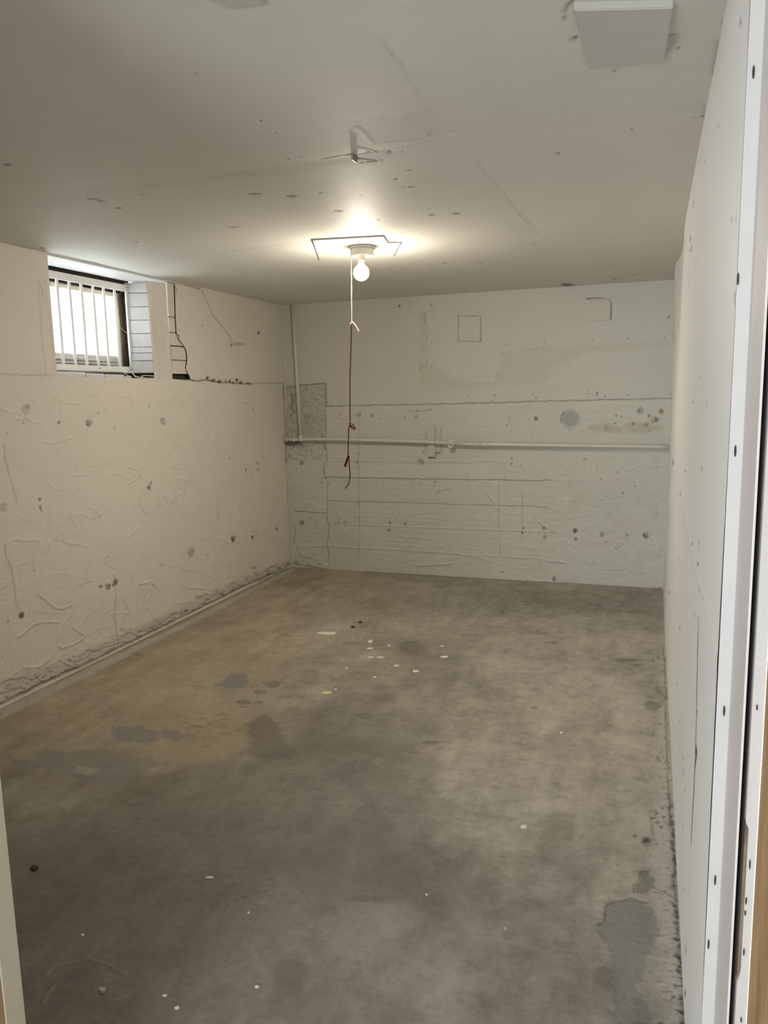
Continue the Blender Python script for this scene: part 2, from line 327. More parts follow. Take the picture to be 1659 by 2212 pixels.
["s",[3.974,.049],[.008,-.002],[-.001,-.009],.3103933229796715,-4,8,.35],
["s",[3.72,.029],[.021,-.007],[-.001,-.008],.31492124242471836,-4,8,.35],
["s",[2.952,.026],[.01,-.004],[-.0,-.003],.261284621022072,-4,8,.35],
["s",[4.834,.052],[.038,-.01],[-.001,-.012],.5504575182028252,-4,8,.35],
["s",[3.559,.02],[.012,-.004],[-.001,-.006],.41037618219428296,-4,8,.35],
["s",[4.042,.03],[.026,-.008],[-.001,-.005],.3852632116481356,-4,8,.35],
["s",[5.391,.062],[.022,-.005],[-.001,-.006],.5226680681692596,-4,8,.35],
["s",[2.774,.017],[.011,-.004],[-.001,-.005],.2662917612496337,-4,8,.35],
["s",[2.849,.02],[.014,-.006],[-.001,-.005],.5917158602644026,-4,8,.35],
["s",[4.937,.129],[.011,-.003],[-.001,-.005],.2052751907015208,-4,8,.35],
["s",[3.72,.028],[.007,-.002],[-.001,-.007],.23752705290919165,-4,8,.35],
["s",[3.407,.023],[.019,-.007],[-.001,-.005],.3041419903622069,-4,8,.35]]
MARKS['back'] = [["c",[[-2.611,1.602],[-2.611,1.482],[-2.609,1.412]],.0064,.8,-5,0],
["c",[[-2.985,1.575],[-2.839,1.595],[-2.611,1.605]],.0072,.85,-6,0],
["c",[[-2.939,1.527],[-2.923,1.468],[-2.939,1.409],[-2.919,1.369],[-2.956,1.33]],.0101,.9,-8,0],
["c",[[-2.98,1.575],[-2.992,1.41],[-2.999,1.171]],.0061,.4,-3,0],
["s",[-2.604,1.443],[.009,-.0],[-.0,-.008],.9,-4,0,.35],
["s",[-2.558,1.438],[.006,-.0],[-.0,-.006],.7,-4,0,.35],
["s",[-2.481,1.449],[.008,-.0],[-.0,-.008],.7,-4,0,.35],
["s",[-2.338,1.343],[.008,-.0],[-.0,-.008],.8,-4,0,.35],
["s",[-2.313,1.342],[.021,-.0],[-.001,-.02],.4,-4,0,.35],
["s",[-2.314,1.327],[.012,-.0],[-.0,-.012],.6,-4,0,.35],
["s",[-2.202,1.333],[.016,-.0],[-.0,-.016],.5,-4,0,.35],
["s",[-2.129,1.302],[.008,-.0],[-.0,-.008],.5,-4,0,.35],
["s",[-2.485,1.337],[.006,-.0],[-.0,-.006],.8,-4,0,.35],
["s",[-1.916,1.308],[.012,-.0],[-.0,-.012],.4,-4,0,.35],
["s",[-1.821,1.318],[.02,-.0],[-.0,-.02],.4,-4,0,.35],
["s",[-1.808,1.363],[.008,-.0],[-.0,-.008],.8,-4,0,.35],
["s",[-1.695,1.373],[.006,-.0],[-.0,-.006],.9,-4,0,.35],
["s",[-1.078,1.245],[.009,-.0],[.0,-.009],.9,-4,0,.35],
["s",[-1.053,1.307],[.006,-.0],[.0,-.006],.9,-4,0,.35],
["s",[-.848,1.294],[.016,-.0],[.0,-.017],.6,-4,0,.35],
["s",[-.852,1.29],[.011,-.0],[.0,-.011],.6,-4,0,.35],
["s",[-.879,1.158],[.005,-.0],[.0,-.006],.7,-4,0,.35],
["s",[-1.799,1.168],[.005,-.0],[-.0,-.005],.8,-4,0,.35],
["s",[-1.758,1.024],[.008,.0],[-.0,-.008],.9,-4,0,.35],
["s",[-1.79,.948],[.032,.0],[-.0,-.032],.35,-4,0,.35],
["s",[-1.775,.952],[.012,.0],[-.0,-.012],.7,-4,0,.35],
["s",[-1.763,.933],[.008,.0],[-.0,-.008],.8,-4,0,.35],
["s",[-2.341,.939],[.013,.0],[-.0,-.012],.8,-4,0,.35],
["s",[-2.999,.953],[.013,.0],[-.001,-.013],.7,-4,0,.35],
["s",[-2.862,.934],[.022,.0],[-.001,-.021],.5,-4,0,.35],
["s",[-2.872,.918],[.013,.0],[-.001,-.013],.6,-4,0,.35],
["s",[-2.676,.76],[.011,.0],[-.0,-.011],.8,-4,0,.35],
["s",[-2.611,.753],[.009,.0],[-.0,-.008],.7,-4,0,.35],
["s",[-2.109,.762],[.008,.0],[-.0,-.008],.7,-4,0,.35],
["s",[-1.869,.778],[.008,.0],[-.0,-.008],.6,-4,0,.35],
["s",[-1.797,.779],[.008,.0],[-.0,-.008],.6,-4,0,.35],
["s",[-1.662,.782],[.009,.0],[-.0,-.009],.6,-4,0,.35],
["s",[-2.884,.4],[.022,.001],[-.001,-.022],.6,-4,0,.35],
["s",[-2.754,.417],[.011,.0],[-.0,-.011],.7,-4,0,.35],
["s",[-2.866,.392],[.009,.0],[-.0,-.009],.7,-4,0,.35],
["s",[-2.471,.419],[.017,.001],[-.001,-.017],.5,-4,0,.35],
["s",[-2.532,.408],[.009,.0],[-.0,-.009],.6,-4,0,.35],
["s",[-2.062,.429],[.016,.001],[-.0,-.017],.6,-4,0,.35],
["s",[-2.072,.365],[.017,.001],[-.0,-.017],.6,-4,0,.35],
["s",[-1.927,.422],[.012,.0],[-.0,-.012],.8,-4,0,.35],
["s",[-.942,.428],[.011,.0],[.0,-.012],.8,-4,0,.35],
["s",[-.949,.387],[.013,.001],[.0,-.014],.8,-4,0,.35],
["s",[-.779,.431],[.014,.001],[.0,-.016],.6,-4,0,.35],
["s",[-.775,.36],[.014,.001],[.0,-.016],.5,-4,0,.35],
["s",[-.541,.425],[.018,.001],[.0,-.019],.9,-4,0,.35],
["s",[-.536,.359],[.014,.001],[.0,-.015],.9,-4,0,.35],
["s",[-.336,.408],[.017,.001],[.0,-.019],.6,-4,0,.35],
["s",[-.342,.39],[.01,.0],[.0,-.011],.7,-4,0,.35],
["s",[-.155,.405],[.013,.001],[.0,-.015],.7,-4,0,.35],
["s",[-.019,.403],[.02,.001],[.001,-.022],.8,-4,0,.35],
["s",[-.035,.406],[.01,.0],[.0,-.011],.9,-4,0,.35],
["s",[-.307,.34],[.009,.0],[.0,-.01],.7,-4,0,.35],
["s",[-.23,.293],[.007,.0],[.0,-.008],.8,-4,0,.35],
["s",[-.691,.047],[.007,.0],[.0,-.008],.9,-4,0,.35],
["s",[-.695,.024],[.014,.001],[.0,-.016],.9,-4,0,.35],
["s",[-1.112,.056],[.011,.001],[.0,-.012],.6,-4,0,.35],
["s",[-.194,.727],[.007,.0],[.0,-.007],1,-4,0,.35],
["s",[-.109,.782],[.007,.0],[.0,-.007],1,-4,0,.35],
["s",[-.352,.827],[.008,.0],[.0,-.009],.5,-4,0,.35],
["s",[-.096,.68],[.005,.0],[.0,-.006],.8,-4,0,.35],
["s",[-1.037,.984],[.007,.0],[.0,-.008],.9,-4,0,.35],
["s",[-1.037,.94],[.009,.0],[.0,-.01],.8,-4,0,.35],
["s",[-.964,.926],[.007,.0],[.0,-.008],.5,-4,0,.35],
["s",[-1.052,.969],[.005,.0],[.0,-.006],.6,-4,0,.35],
["s",[-.481,.974],[.014,.0],[.0,-.015],.4,-4,0,.35],
["s",[-.471,.981],[.007,.0],[.0,-.007],.7,-4,0,.35],
["s",[.036,.968],[.006,.0],[.0,-.007],.9,-4,0,.35],
["s",[.041,.93],[.006,.0],[.0,-.007],.5,-4,0,.35],
["s",[.093,-.011],[.016,.001],[.001,-.019],.8,-4,0,.35],
["s",[-1.681,2.197],[.011,-.001],[-.0,-.011],.9,-4,0,.35],
["s",[-1.943,2.201],[.012,-.001],[-.0,-.011],.9,-4,0,.35],
["s",[-1.677,1.907],[.008,-.0],[-.0,-.008],.9,-4,0,.35],
["s",[-1.683,1.707],[.008,-.0],[-.0,-.008],.6,-4,0,.35],
["s",[-1.091,1.861],[.007,-.0],[.0,-.007],.9,-4,0,.35],
["s",[-.788,1.866],[.006,-.0],[.0,-.007],.8,-4,0,.35],
["s",[-.599,1.855],[.005,-.0],[.0,-.005],.6,-4,0,.35],
["s",[-.434,1.865],[.005,-.0],[.0,-.006],.7,-4,0,.35],
["s",[-.188,1.871],[.006,-.0],[.0,-.007],1,-4,0,.35],
["s",[-.853,1.827],[.007,-.0],[.0,-.007],.8,-4,0,.35],
["s",[-1.116,1.795],[.011,-.0],[.0,-.011],.5,-4,0,.35],
["s",[-1.149,1.627],[.009,-.0],[.0,-.009],.7,-4,0,.35],
["s",[-1.17,1.57],[.009,-.0],[.0,-.009],.5,-4,0,.35],
["s",[-1.385,1.467],[.006,-.0],[-.0,-.006],.8,-4,0,.35],
["s",[-1.17,1.477],[.006,-.0],[.0,-.006],.8,-4,0,.35],
["s",[-.875,1.478],[.007,-.0],[.0,-.007],.7,-4,0,.35],
["s",[-.85,1.45],[.007,-.0],[.0,-.007],.8,-4,0,.35],
["s",[-.794,1.456],[.005,-.0],[.0,-.006],.6,-4,0,.35],
["s",[-1.039,1.45],[.005,-.0],[.0,-.006],.7,-4,0,.35],
["s",[-1.185,1.434],[.006,-.0],[.0,-.006],.8,-4,0,.35],
["s",[-.525,1.503],[.005,-.0],[.0,-.005],.7,-4,0,.35],
["s",[-.521,1.471],[.004,-.0],[.0,-.005],.6,-4,0,.35],
["s",[-.464,1.501],[.005,-.0],[.0,-.006],.8,-4,0,.35],
["s",[-.463,1.474],[.005,-.0],[.0,-.006],.7,-4,0,.35],
["s",[-.463,1.45],[.006,-.0],[.0,-.007],.9,-4,0,.35],
["s",[-.396,1.483],[.008,-.0],[.0,-.008],1,-4,0,.35],
["s",[-.396,1.466],[.007,-.0],[.0,-.007],1,-4,0,.35],
["s",[-.338,1.451],[.005,-.0],[.0,-.006],.9,-4,0,.35],
["s",[-.177,1.458],[.007,-.0],[.0,-.007],.8,-4,0,.35],
["s",[-.024,1.462],[.005,-.0],[.0,-.005],.5,-4,0,.35],
["s",[.122,1.462],[.006,-.0],[.0,-.007],1,-4,0,.35],
["s",[.091,2.009],[.008,-.0],[.0,-.009],.8,-4,0,.35],
["s",[.117,1.894],[.006,-.0],[.0,-.007],.9,-4,0,.35],
["s",[.068,1.864],[.006,-.0],[.0,-.007],.8,-4,0,.35],
["s",[-.255,1.309],[.01,-.0],[.0,-.011],.9,-4,0,.35],
["s",[-.215,1.301],[.008,-.0],[.0,-.009],.6,-4,0,.35],
["s",[-.26,1.254],[.008,-.0],[.0,-.009],.8,-4,0,.35],
["s",[-.132,1.246],[.013,-.0],[.0,-.014],.7,-4,0,.35],
["s",[-.04,1.242],[.016,-.0],[.001,-.018],.6,-4,0,.35],
["s",[-.02,1.306],[.013,-.0],[.0,-.014],.7,-4,0,.35],
["s",[.03,1.275],[.016,-.0],[.001,-.018],.7,-4,0,.35],
["s",[.005,1.258],[.013,-.0],[.0,-.014],.6,-4,0,.35],
["s",[-.016,1.197],[.01,-.0],[.0,-.011],.8,-4,0,.35],
["s",[-.082,1.344],[.023,-.0],[.001,-.025],.4,-4,0,.35],
["s",[-.095,1.341],[.013,-.0],[.0,-.014],.5,-4,0,.35],
["s",[.063,1.339],[.014,-.0],[.001,-.016],.6,-4,0,.35],
["s",[.066,1.336],[.006,-.0],[.0,-.007],.7,-4,0,.35],
["s",[-.446,1.273],[.007,-.0],[.0,-.007],.5,-4,0,.35],
["s",[-.323,1.223],[.017,-.0],[.0,-.018],.3,-4,0,.35],
["s",[-1.356,2.137],[.007,-.0],[-.0,-.007],.5,-4,0,.35],
["s",[-1.302,2.116],[.007,-.0],[-.0,-.007],.6,-4,0,.35],
["s",[-2.858,2.082],[.006,-.0],[-.0,-.006],.4,-4,0,.35],
["s",[-.246,.797],[.007,.0],[.0,-.007],.4,-4,0,.35],
["s",[-.082,.897],[.007,.0],[.0,-.007],.5,-4,0,.35],
["s",[-.231,.885],[.008,.0],[.0,-.009],.5,-4,0,.35],
["s",[-.182,.893],[.005,.0],[.0,-.006],.5,-4,0,.35],
["c",[[-2.609,1.412],[-2.212,1.414],[-1.811,1.415],[-1.351,1.419],[-.668,1.425],[-.261,1.429],[.133,1.429]],.0064,.75,-5,0],
["c",[[-2.674,.808],[-2.395,.808],[-2.022,.806],[-1.662,.805],[-1.203,.809],[-.981,.809],[-.73,.813]],.0057,.75,-5,0],
["c",[[-2.638,.603],[-2.359,.603],[-1.985,.605],[-1.392,.602],[-1.054,.604],[-.745,.601]],.005,.6,-4,0],
["c",[[-2.561,.941],[-2.349,.947],[-2.101,.937],[-1.818,.94],[-1.583,.946],[-1.391,.94],[-1.203,.953],[-1.092,.94]],.0046,.4,-3,0],
["c",[[-2.947,.501],[-2.646,.498]],.0065,.75,-4,0],
["c",[[-2.471,.406],[-2.238,.403],[-2.03,.407],[-1.826,.402],[-1.588,.404],[-1.278,.404],[-.942,.406],[-.689,.405]],.0054,.4,3,0],
["c",[[-2.942,.185],[-2.652,.203],[-2.327,.202],[-1.993,.202],[-1.59,.197],[-1.433,.186],[-1.203,.19],[-.867,.191],[-.686,.171],[-.607,.164]],.0062,.5,3,0],
["c",[[-1.589,.229],[-1.53,.212],[-1.433,.186],[-1.279,.166],[-1.195,.113]],.0054,.4,3,0],
["c",[[-1.819,.071],[-1.67,.091],[-1.59,.099],[-1.531,.107]],.0077,.7,4,0],
["c",[[-.831,.167],[-.722,.169],[-.614,.164]],.0068,.5,3,0],
["c",[[-1.99,.313],[-1.828,.312],[-1.707,.305],[-1.68,.295]],.0054,.45,2,0],
["c",[[-2.078,.48],[-1.947,.48],[-1.825,.52],[-1.665,.532]],.0058,.5,2,0],
["c",[[-1.656,.69],[-1.632,.714],[-1.585,.726],[-1.526,.735]],.0068,.6,3,0],
["c",[[-1.24,.703],[-1.21,.678],[-1.192,.641],[-1.165,.63]],.0075,.65,3,0],
["c",[[-.763,.597],[-.691,.577],[-.638,.557],[-.584,.519]],.0052,.55,2,0],
["c",[[-.852,.517],[-.797,.467],[-.743,.428],[-.678,.398]],.006,.6,3,0],
["c",[[-.635,.352],[-.581,.313]],.0045,.5,2,0],
["c",[[-.633,.721],[-.589,.79],[-.572,.845]],.0044,.35,2,0],
["c",[[-.316,.132],[-.264,.131],[-.189,.135]],.0056,.6,3,0],
["c",[[-.047,.122],[.006,.125]],.0049,.4,2,0],
["c",[[.033,.547],[.058,.586],[.05,.628]],.0059,.5,3,0],
["c",[[.043,.652],[.065,.67]],.0055,.7,2,0],
["c",[[-.083,.666],[-.08,.695]],.0059,.7,2,0],
["c",[[.079,.236],[.09,.294],[.096,.33]],.0048,.6,2,0],
["c",[[-.308,.557],[-.292,.575],[-.268,.576]],.0055,.7,2,0],
["c",[[-.227,.293],[-.184,.324]],.0045,.4,-2,0],
["c",[[-.237,.705],[-.193,.699],[-.184,.717]],.0051,.6,2,0],
["c",[[.142,.403],[.126,.189],[.123,.009]],.0037,.5,-2,0],
["c",[[.137,.924],[.137,.752]],.0037,.5,-2,0],
["c",[[-2.314,1.304],[-2.326,1.169],[-2.336,.974],[-2.336,.817],[-2.337,.627],[-2.336,.499],[-2.343,.258],[-2.345,.034]],.0063,.3,-2,0],
["c",[[-2.33,1.033],[-2.327,.998]],.0078,.5,-3,0],
["c",[[-2.333,.919],[-2.33,.884]],.0078,.5,-3,0],
["c",[[-2.341,.619],[-2.338,.583]],.0079,.5,-3,0],
["c",[[-2.342,.591],[-2.339,.555]],.0079,.5,-3,0],
["c",[[-2.345,.475],[-2.342,.439]],.0079,.5,-3,0],
["c",[[-2.353,.205],[-2.35,.168]],.008,.5,-3,0],
["c",[[-1.136,.799],[-1.136,.724],[-1.139,.519],[-1.131,.292],[-1.127,.197]],.0053,.35,-2,0],
["c",[[-.955,.728],[-.95,.45],[-.945,.338]],.0041,.3,-2,0],
["c",[[-1.088,.947],[-1.084,.651]],.0037,.25,-1,0],
["c",[[-2.612,1.326],[-2.625,1.209],[-2.632,1.13],[-2.62,.992],[-2.613,.952],[-2.639,.932],[-2.651,.852],[-2.628,.753],[-2.625,.612],[-2.637,.498]],.0056,.55,-3,0],
["c",[[-2.637,.498],[-2.64,.429],[-2.619,.389],[-2.631,.286],[-2.652,.203],[-2.628,.142],[-2.648,.059],[-2.627,.031]],.0073,.6,-4,0],
["c",[[-2.642,1.099],[-2.619,1.032]],.0048,.5,-2,0],
["c",[[-2.663,.868],[-2.638,.84]],.006,.5,-2,0],
["c",[[-2.536,1.333],[-2.486,1.306],[-2.423,1.286]],.0047,.4,-2,0],
["c",[[-1.58,1.297],[-1.576,1.241]],.0049,.3,-1,0],
["c",[[-1.891,1.364],[-1.832,1.359],[-1.753,1.362],[-1.695,1.369]],.0049,.5,-2,0],
["c",[[-2.534,.473],[-2.522,.445],[-2.544,.412],[-2.58,.39]],.0064,.5,-3,0],
["c",[[-2.951,.189],[-2.922,.128],[-2.879,.088],[-2.723,.067]],.0066,.5,-3,0],
["c",[[-2.956,.397],[-2.946,.314],[-2.963,.23]],.0066,.5,-3,0],
["c",[[-1.619,1.231],[-1.621,1.025]],.006,.75,0,0],  # this and the next lines paint shade around the mounting block
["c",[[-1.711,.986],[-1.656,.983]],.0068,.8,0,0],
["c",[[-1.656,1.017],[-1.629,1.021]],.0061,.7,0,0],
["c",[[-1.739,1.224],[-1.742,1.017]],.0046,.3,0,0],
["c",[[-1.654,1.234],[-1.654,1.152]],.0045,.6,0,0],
["c",[[-1.46,2.1],[-1.28,2.089],[-1.282,1.897]],.0067,.75,-1,0],
["c",[[-1.46,2.1],[-1.461,1.905],[-1.284,1.897]],.006,.65,-1,0],
["c",[[-.483,2.169],[-.361,2.17],[-.325,2.156],[-.309,2.129],[-.308,2.016]],.0081,.9,-2,0],
["c",[[-.474,2.022],[-.374,2.01],[-.331,2.014]],.0037,.35,-1,0],
["s",[-2.686,1.253],[.006,-.0],[-.0,-.005],.5556373606843042,-3,0,.35],
["s",[-2.917,1.218],[.008,-.0],[-.0,-.005],.5477175435459705,-3,0,.35],
["s",[-2.653,1.175],[.004,-.0],[-.0,-.004],.7177494390647248,-3,0,.35],
["s",[-2.878,1.342],[.005,-.0],[-.0,-.007],.612860152054027,-3,0,.35],
["s",[-2.871,1.523],[.006,-.0],[-.0,-.004],.33325754783979494,-3,0,.35],
["s",[-2.757,1.26],[.008,-.0],[-.0,-.008],.6699492873699653,-3,0,.35],
["s",[-2.703,1.227],[.006,-.0],[-.0,-.005],.3002258574425355,-3,0,.35],
["s",[-2.843,1.503],[.007,-.0],[-.0,-.004],.5679410021533446,-3,0,.35],
["s",[-2.889,1.17],[.004,-.0],[-.0,-.007],.3425926340253763,-3,0,.35],
["s",[-2.802,1.412],[.004,-.0],[-.0,-.008],.30321752704056165,-3,0,.35],
["s",[-2.768,1.388],[.006,-.0],[-.0,-.004],.7066606256786601,-3,0,.35],
["s",[-2.809,1.335],[.008,-.0],[-.0,-.006],.5539206365311355,-3,0,.35],
["s",[-2.803,1.295],[.007,-.0],[-.0,-.004],.30543022154503396,-3,0,.35],
["s",[-2.873,1.284],[.007,-.0],[-.0,-.008],.3928620869368677,-3,0,.35],
["s",[-2.923,1.278],[.007,-.0],[-.0,-.008],.43555761328016157,-3,0,.35],
["s",[-2.637,1.555],[.007,-.0],[-.0,-.004],.7931697258314117,-3,0,.35],
["s",[-2.837,1.368],[.006,-.0],[-.0,-.006],.504757864974948,-3,0,.35],
["s",[-2.79,1.234],[.009,-.0],[-.0,-.005],.6830537188989763,-3,0,.35],
["s",[-2.898,1.294],[.005,-.0],[-.0,-.004],.5447576695240577,-3,0,.35],
["s",[-2.74,1.242],[.006,-.0],[-.0,-.006],.4967673314629824,-3,0,.35],
["s",[-2.665,1.282],[.007,-.0],[-.0,-.008],.42991372374448844,-3,0,.35],
["s",[-2.904,1.283],[.007,-.0],[-.0,-.006],.4080071739469514,-3,0,.35],
["s",[-2.641,1.503],[.004,-.0],[-.0,-.009],.3921268228514265,-3,0,.35],
["s",[-2.663,1.175],[.008,-.0],[-.0,-.004],.5960136134428676,-3,0,.35],
["s",[-2.73,1.22],[.004,-.0],[-.0,-.009],.3970477393618737,-3,0,.35],
["s",[-2.839,1.185],[.008,-.0],[-.0,-.004],.7358540561227187,-3,0,.35],
["s",[-2.709,1.479],[.004,-.0],[-.0,-.006],.3283786435718553,-3,0,.35],
["s",[-2.748,1.277],[.008,-.0],[-.0,-.004],.33268461769224994,-3,0,.35],
["s",[-2.911,1.512],[.007,-.0],[-.0,-.004],.36624835967248065,-3,0,.35],
["s",[-2.774,1.422],[.008,-.0],[-.0,-.005],.5551725131543748,-3,0,.35],
["s",[-2.776,1.445],[.004,-.0],[-.0,-.007],.40500434777486555,-3,0,.35],
["s",[-2.944,1.521],[.006,-.0],[-.0,-.007],.3693454666073154,-3,0,.35],
["s",[-2.924,1.479],[.005,-.0],[-.0,-.008],.5481262461257039,-3,0,.35],
["s",[-2.772,1.305],[.008,-.0],[-.0,-.005],.6259299840042889,-3,0,.35],
["s",[-2.784,1.324],[.008,-.0],[-.0,-.008],.7410932637343384,-3,0,.35],
["s",[-2.781,1.257],[.007,-.0],[-.0,-.008],.44295339745180845,-3,0,.35],
["s",[-2.856,1.161],[.009,-.0],[-.0,-.008],.6949528160858113,-3,0,.35],
["s",[-2.728,1.525],[.007,-.0],[-.0,-.008],.717275144288045,-3,0,.35],
["s",[-2.746,1.388],[.007,-.0],[-.0,-.003],.6489314558481631,-3,0,.35],
["s",[-2.884,1.408],[.005,-.0],[-.0,-.005],.5813403904636408,-3,0,.35],
["p",[[-2.98,1.583],[-2.611,1.602],[-2.625,1.209],[-2.683,1.15],[-2.902,1.146],[-3.0,1.146]],.18,-5,8,.006,.01],
["s",[-2.956,1.114],[.08,.0],[-.002,-.036],.55,-3,0,.6],
["s",[-2.904,1.098],[.097,.0],[-.001,-.032],.4,-2,0,.6],
["s",[-.59,1.288],[.069,-.001],[.001,-.067],.75,-3,4,.12],
["c",[[-.655,1.264],[-.659,1.306],[-.632,1.341]],.0073,.7,-3,0],
["c",[[-.613,1.218],[-.588,1.2],[-.561,1.217]],.0055,.5,-1,0],
["p",[[-1.777,2.142],[-1.716,2.138],[-1.717,1.723],[-1.426,1.605],[-1.167,1.577],[-1.159,1.616],[-1.131,1.704],[-1.113,1.802],[-.917,1.83],[.113,1.835],[.114,1.813],[-.502,1.77],[-.706,1.691],[-.774,1.554],[-1.426,1.533],[-1.693,1.502],[-1.789,1.578]],.28,.6,6,.02,.03],
["c",[[-1.731,2.132],[-1.725,2.049]],.0152,.35,-1,0],
["c",[[-1.721,2.013],[-1.72,1.796],[-1.722,1.686]],.0057,.35,1,0],
["c",[[-1.776,1.688],[-1.76,1.717]],.0228,.25,-1,0],
["c",[[-1.615,1.588],[-1.482,1.574],[-1.203,1.578]],.0052,.3,1,0],
["c",[[-.987,1.805],[-.959,1.825],[-.882,1.825],[-.708,1.829]],.0055,.35,1,0],
["c",[[-2.448,1.822],[-2.443,1.594],[-2.444,1.421]],.0039,.15,-1,0],
["s",[-.455,2.111],[.02,-.001],[.0,-.013],.3,0,3,.35],
["s",[-.534,.629],[.042,.001],[.001,-.08],.25,0,7,.7],
["s",[-.213,.833],[.06,.001],[.001,-.028],.3,0,7,.7],
["s",[-.138,.498],[.116,.004],[.001,-.029],.15,0,7,.7],
["s",[-.372,.337],[.137,.006],[.001,-.044],.22,0,7,.7],
["s",[-.812,.1],[.127,.007],[.0,-.038],.15,0,7,.7],
["s",[-.046,.216],[.047,.002],[.003,-.108],.18,0,7,.7],
["s",[-.571,.809],[.028,.0],[.001,-.058],.2,0,7,.7],
["s",[-1.492,.101],[.078,.004],[-.0,-.039],.15,0,7,.7],
["s",[-1.352,1.13],[.053,-.0],[-.0,-.037],.2,0,7,.7],
["s",[-.357,1.216],[.1,-.001],[.001,-.035],.3,-1,3,.6],
["s",[-.108,1.215],[.146,-.001],[.001,-.041],.35,-1,3,.6],
["s",[-.289,1.199],[.067,-.0],[.001,-.028],.3,-1,3,.6],
["s",[.063,1.339],[.019,-.0],[.001,-.027],.5,-1,3,.6],
["s",[.02,1.282],[.039,-.0],[.001,-.024],.4,-1,3,.6],
["c",[[-2.986,.028],[-2.77,.006],[-2.593,-.013],[-2.248,-.018],[-1.997,-.015],[-1.833,-.013]],.0073,.75,-4,0],
["c",[[-1.671,-.016],[-1.434,-.009],[-1.202,-.011],[-1.051,-.013],[-.756,-.002]],.0077,.75,-4,0],
["c",[[-.756,-.002],[-.505,.002],[-.227,.001],[.093,.0]],.0056,.5,-3,0],
["s",[-2.948,.043],[.023,.001],[-.0,-.011],.6,-3,0,.35],
["s",[-2.836,.028],[.018,.001],[-.0,-.008],.6,-3,0,.35],
["s",[-2.724,.042],[.018,.001],[-.0,-.008],.6,-3,0,.35],
["s",[-1.051,.002],[.011,.001],[.0,-.006],.6,-3,0,.35],
["s",[-.903,.004],[.011,.001],[.0,-.006],.6,-3,0,.35]]
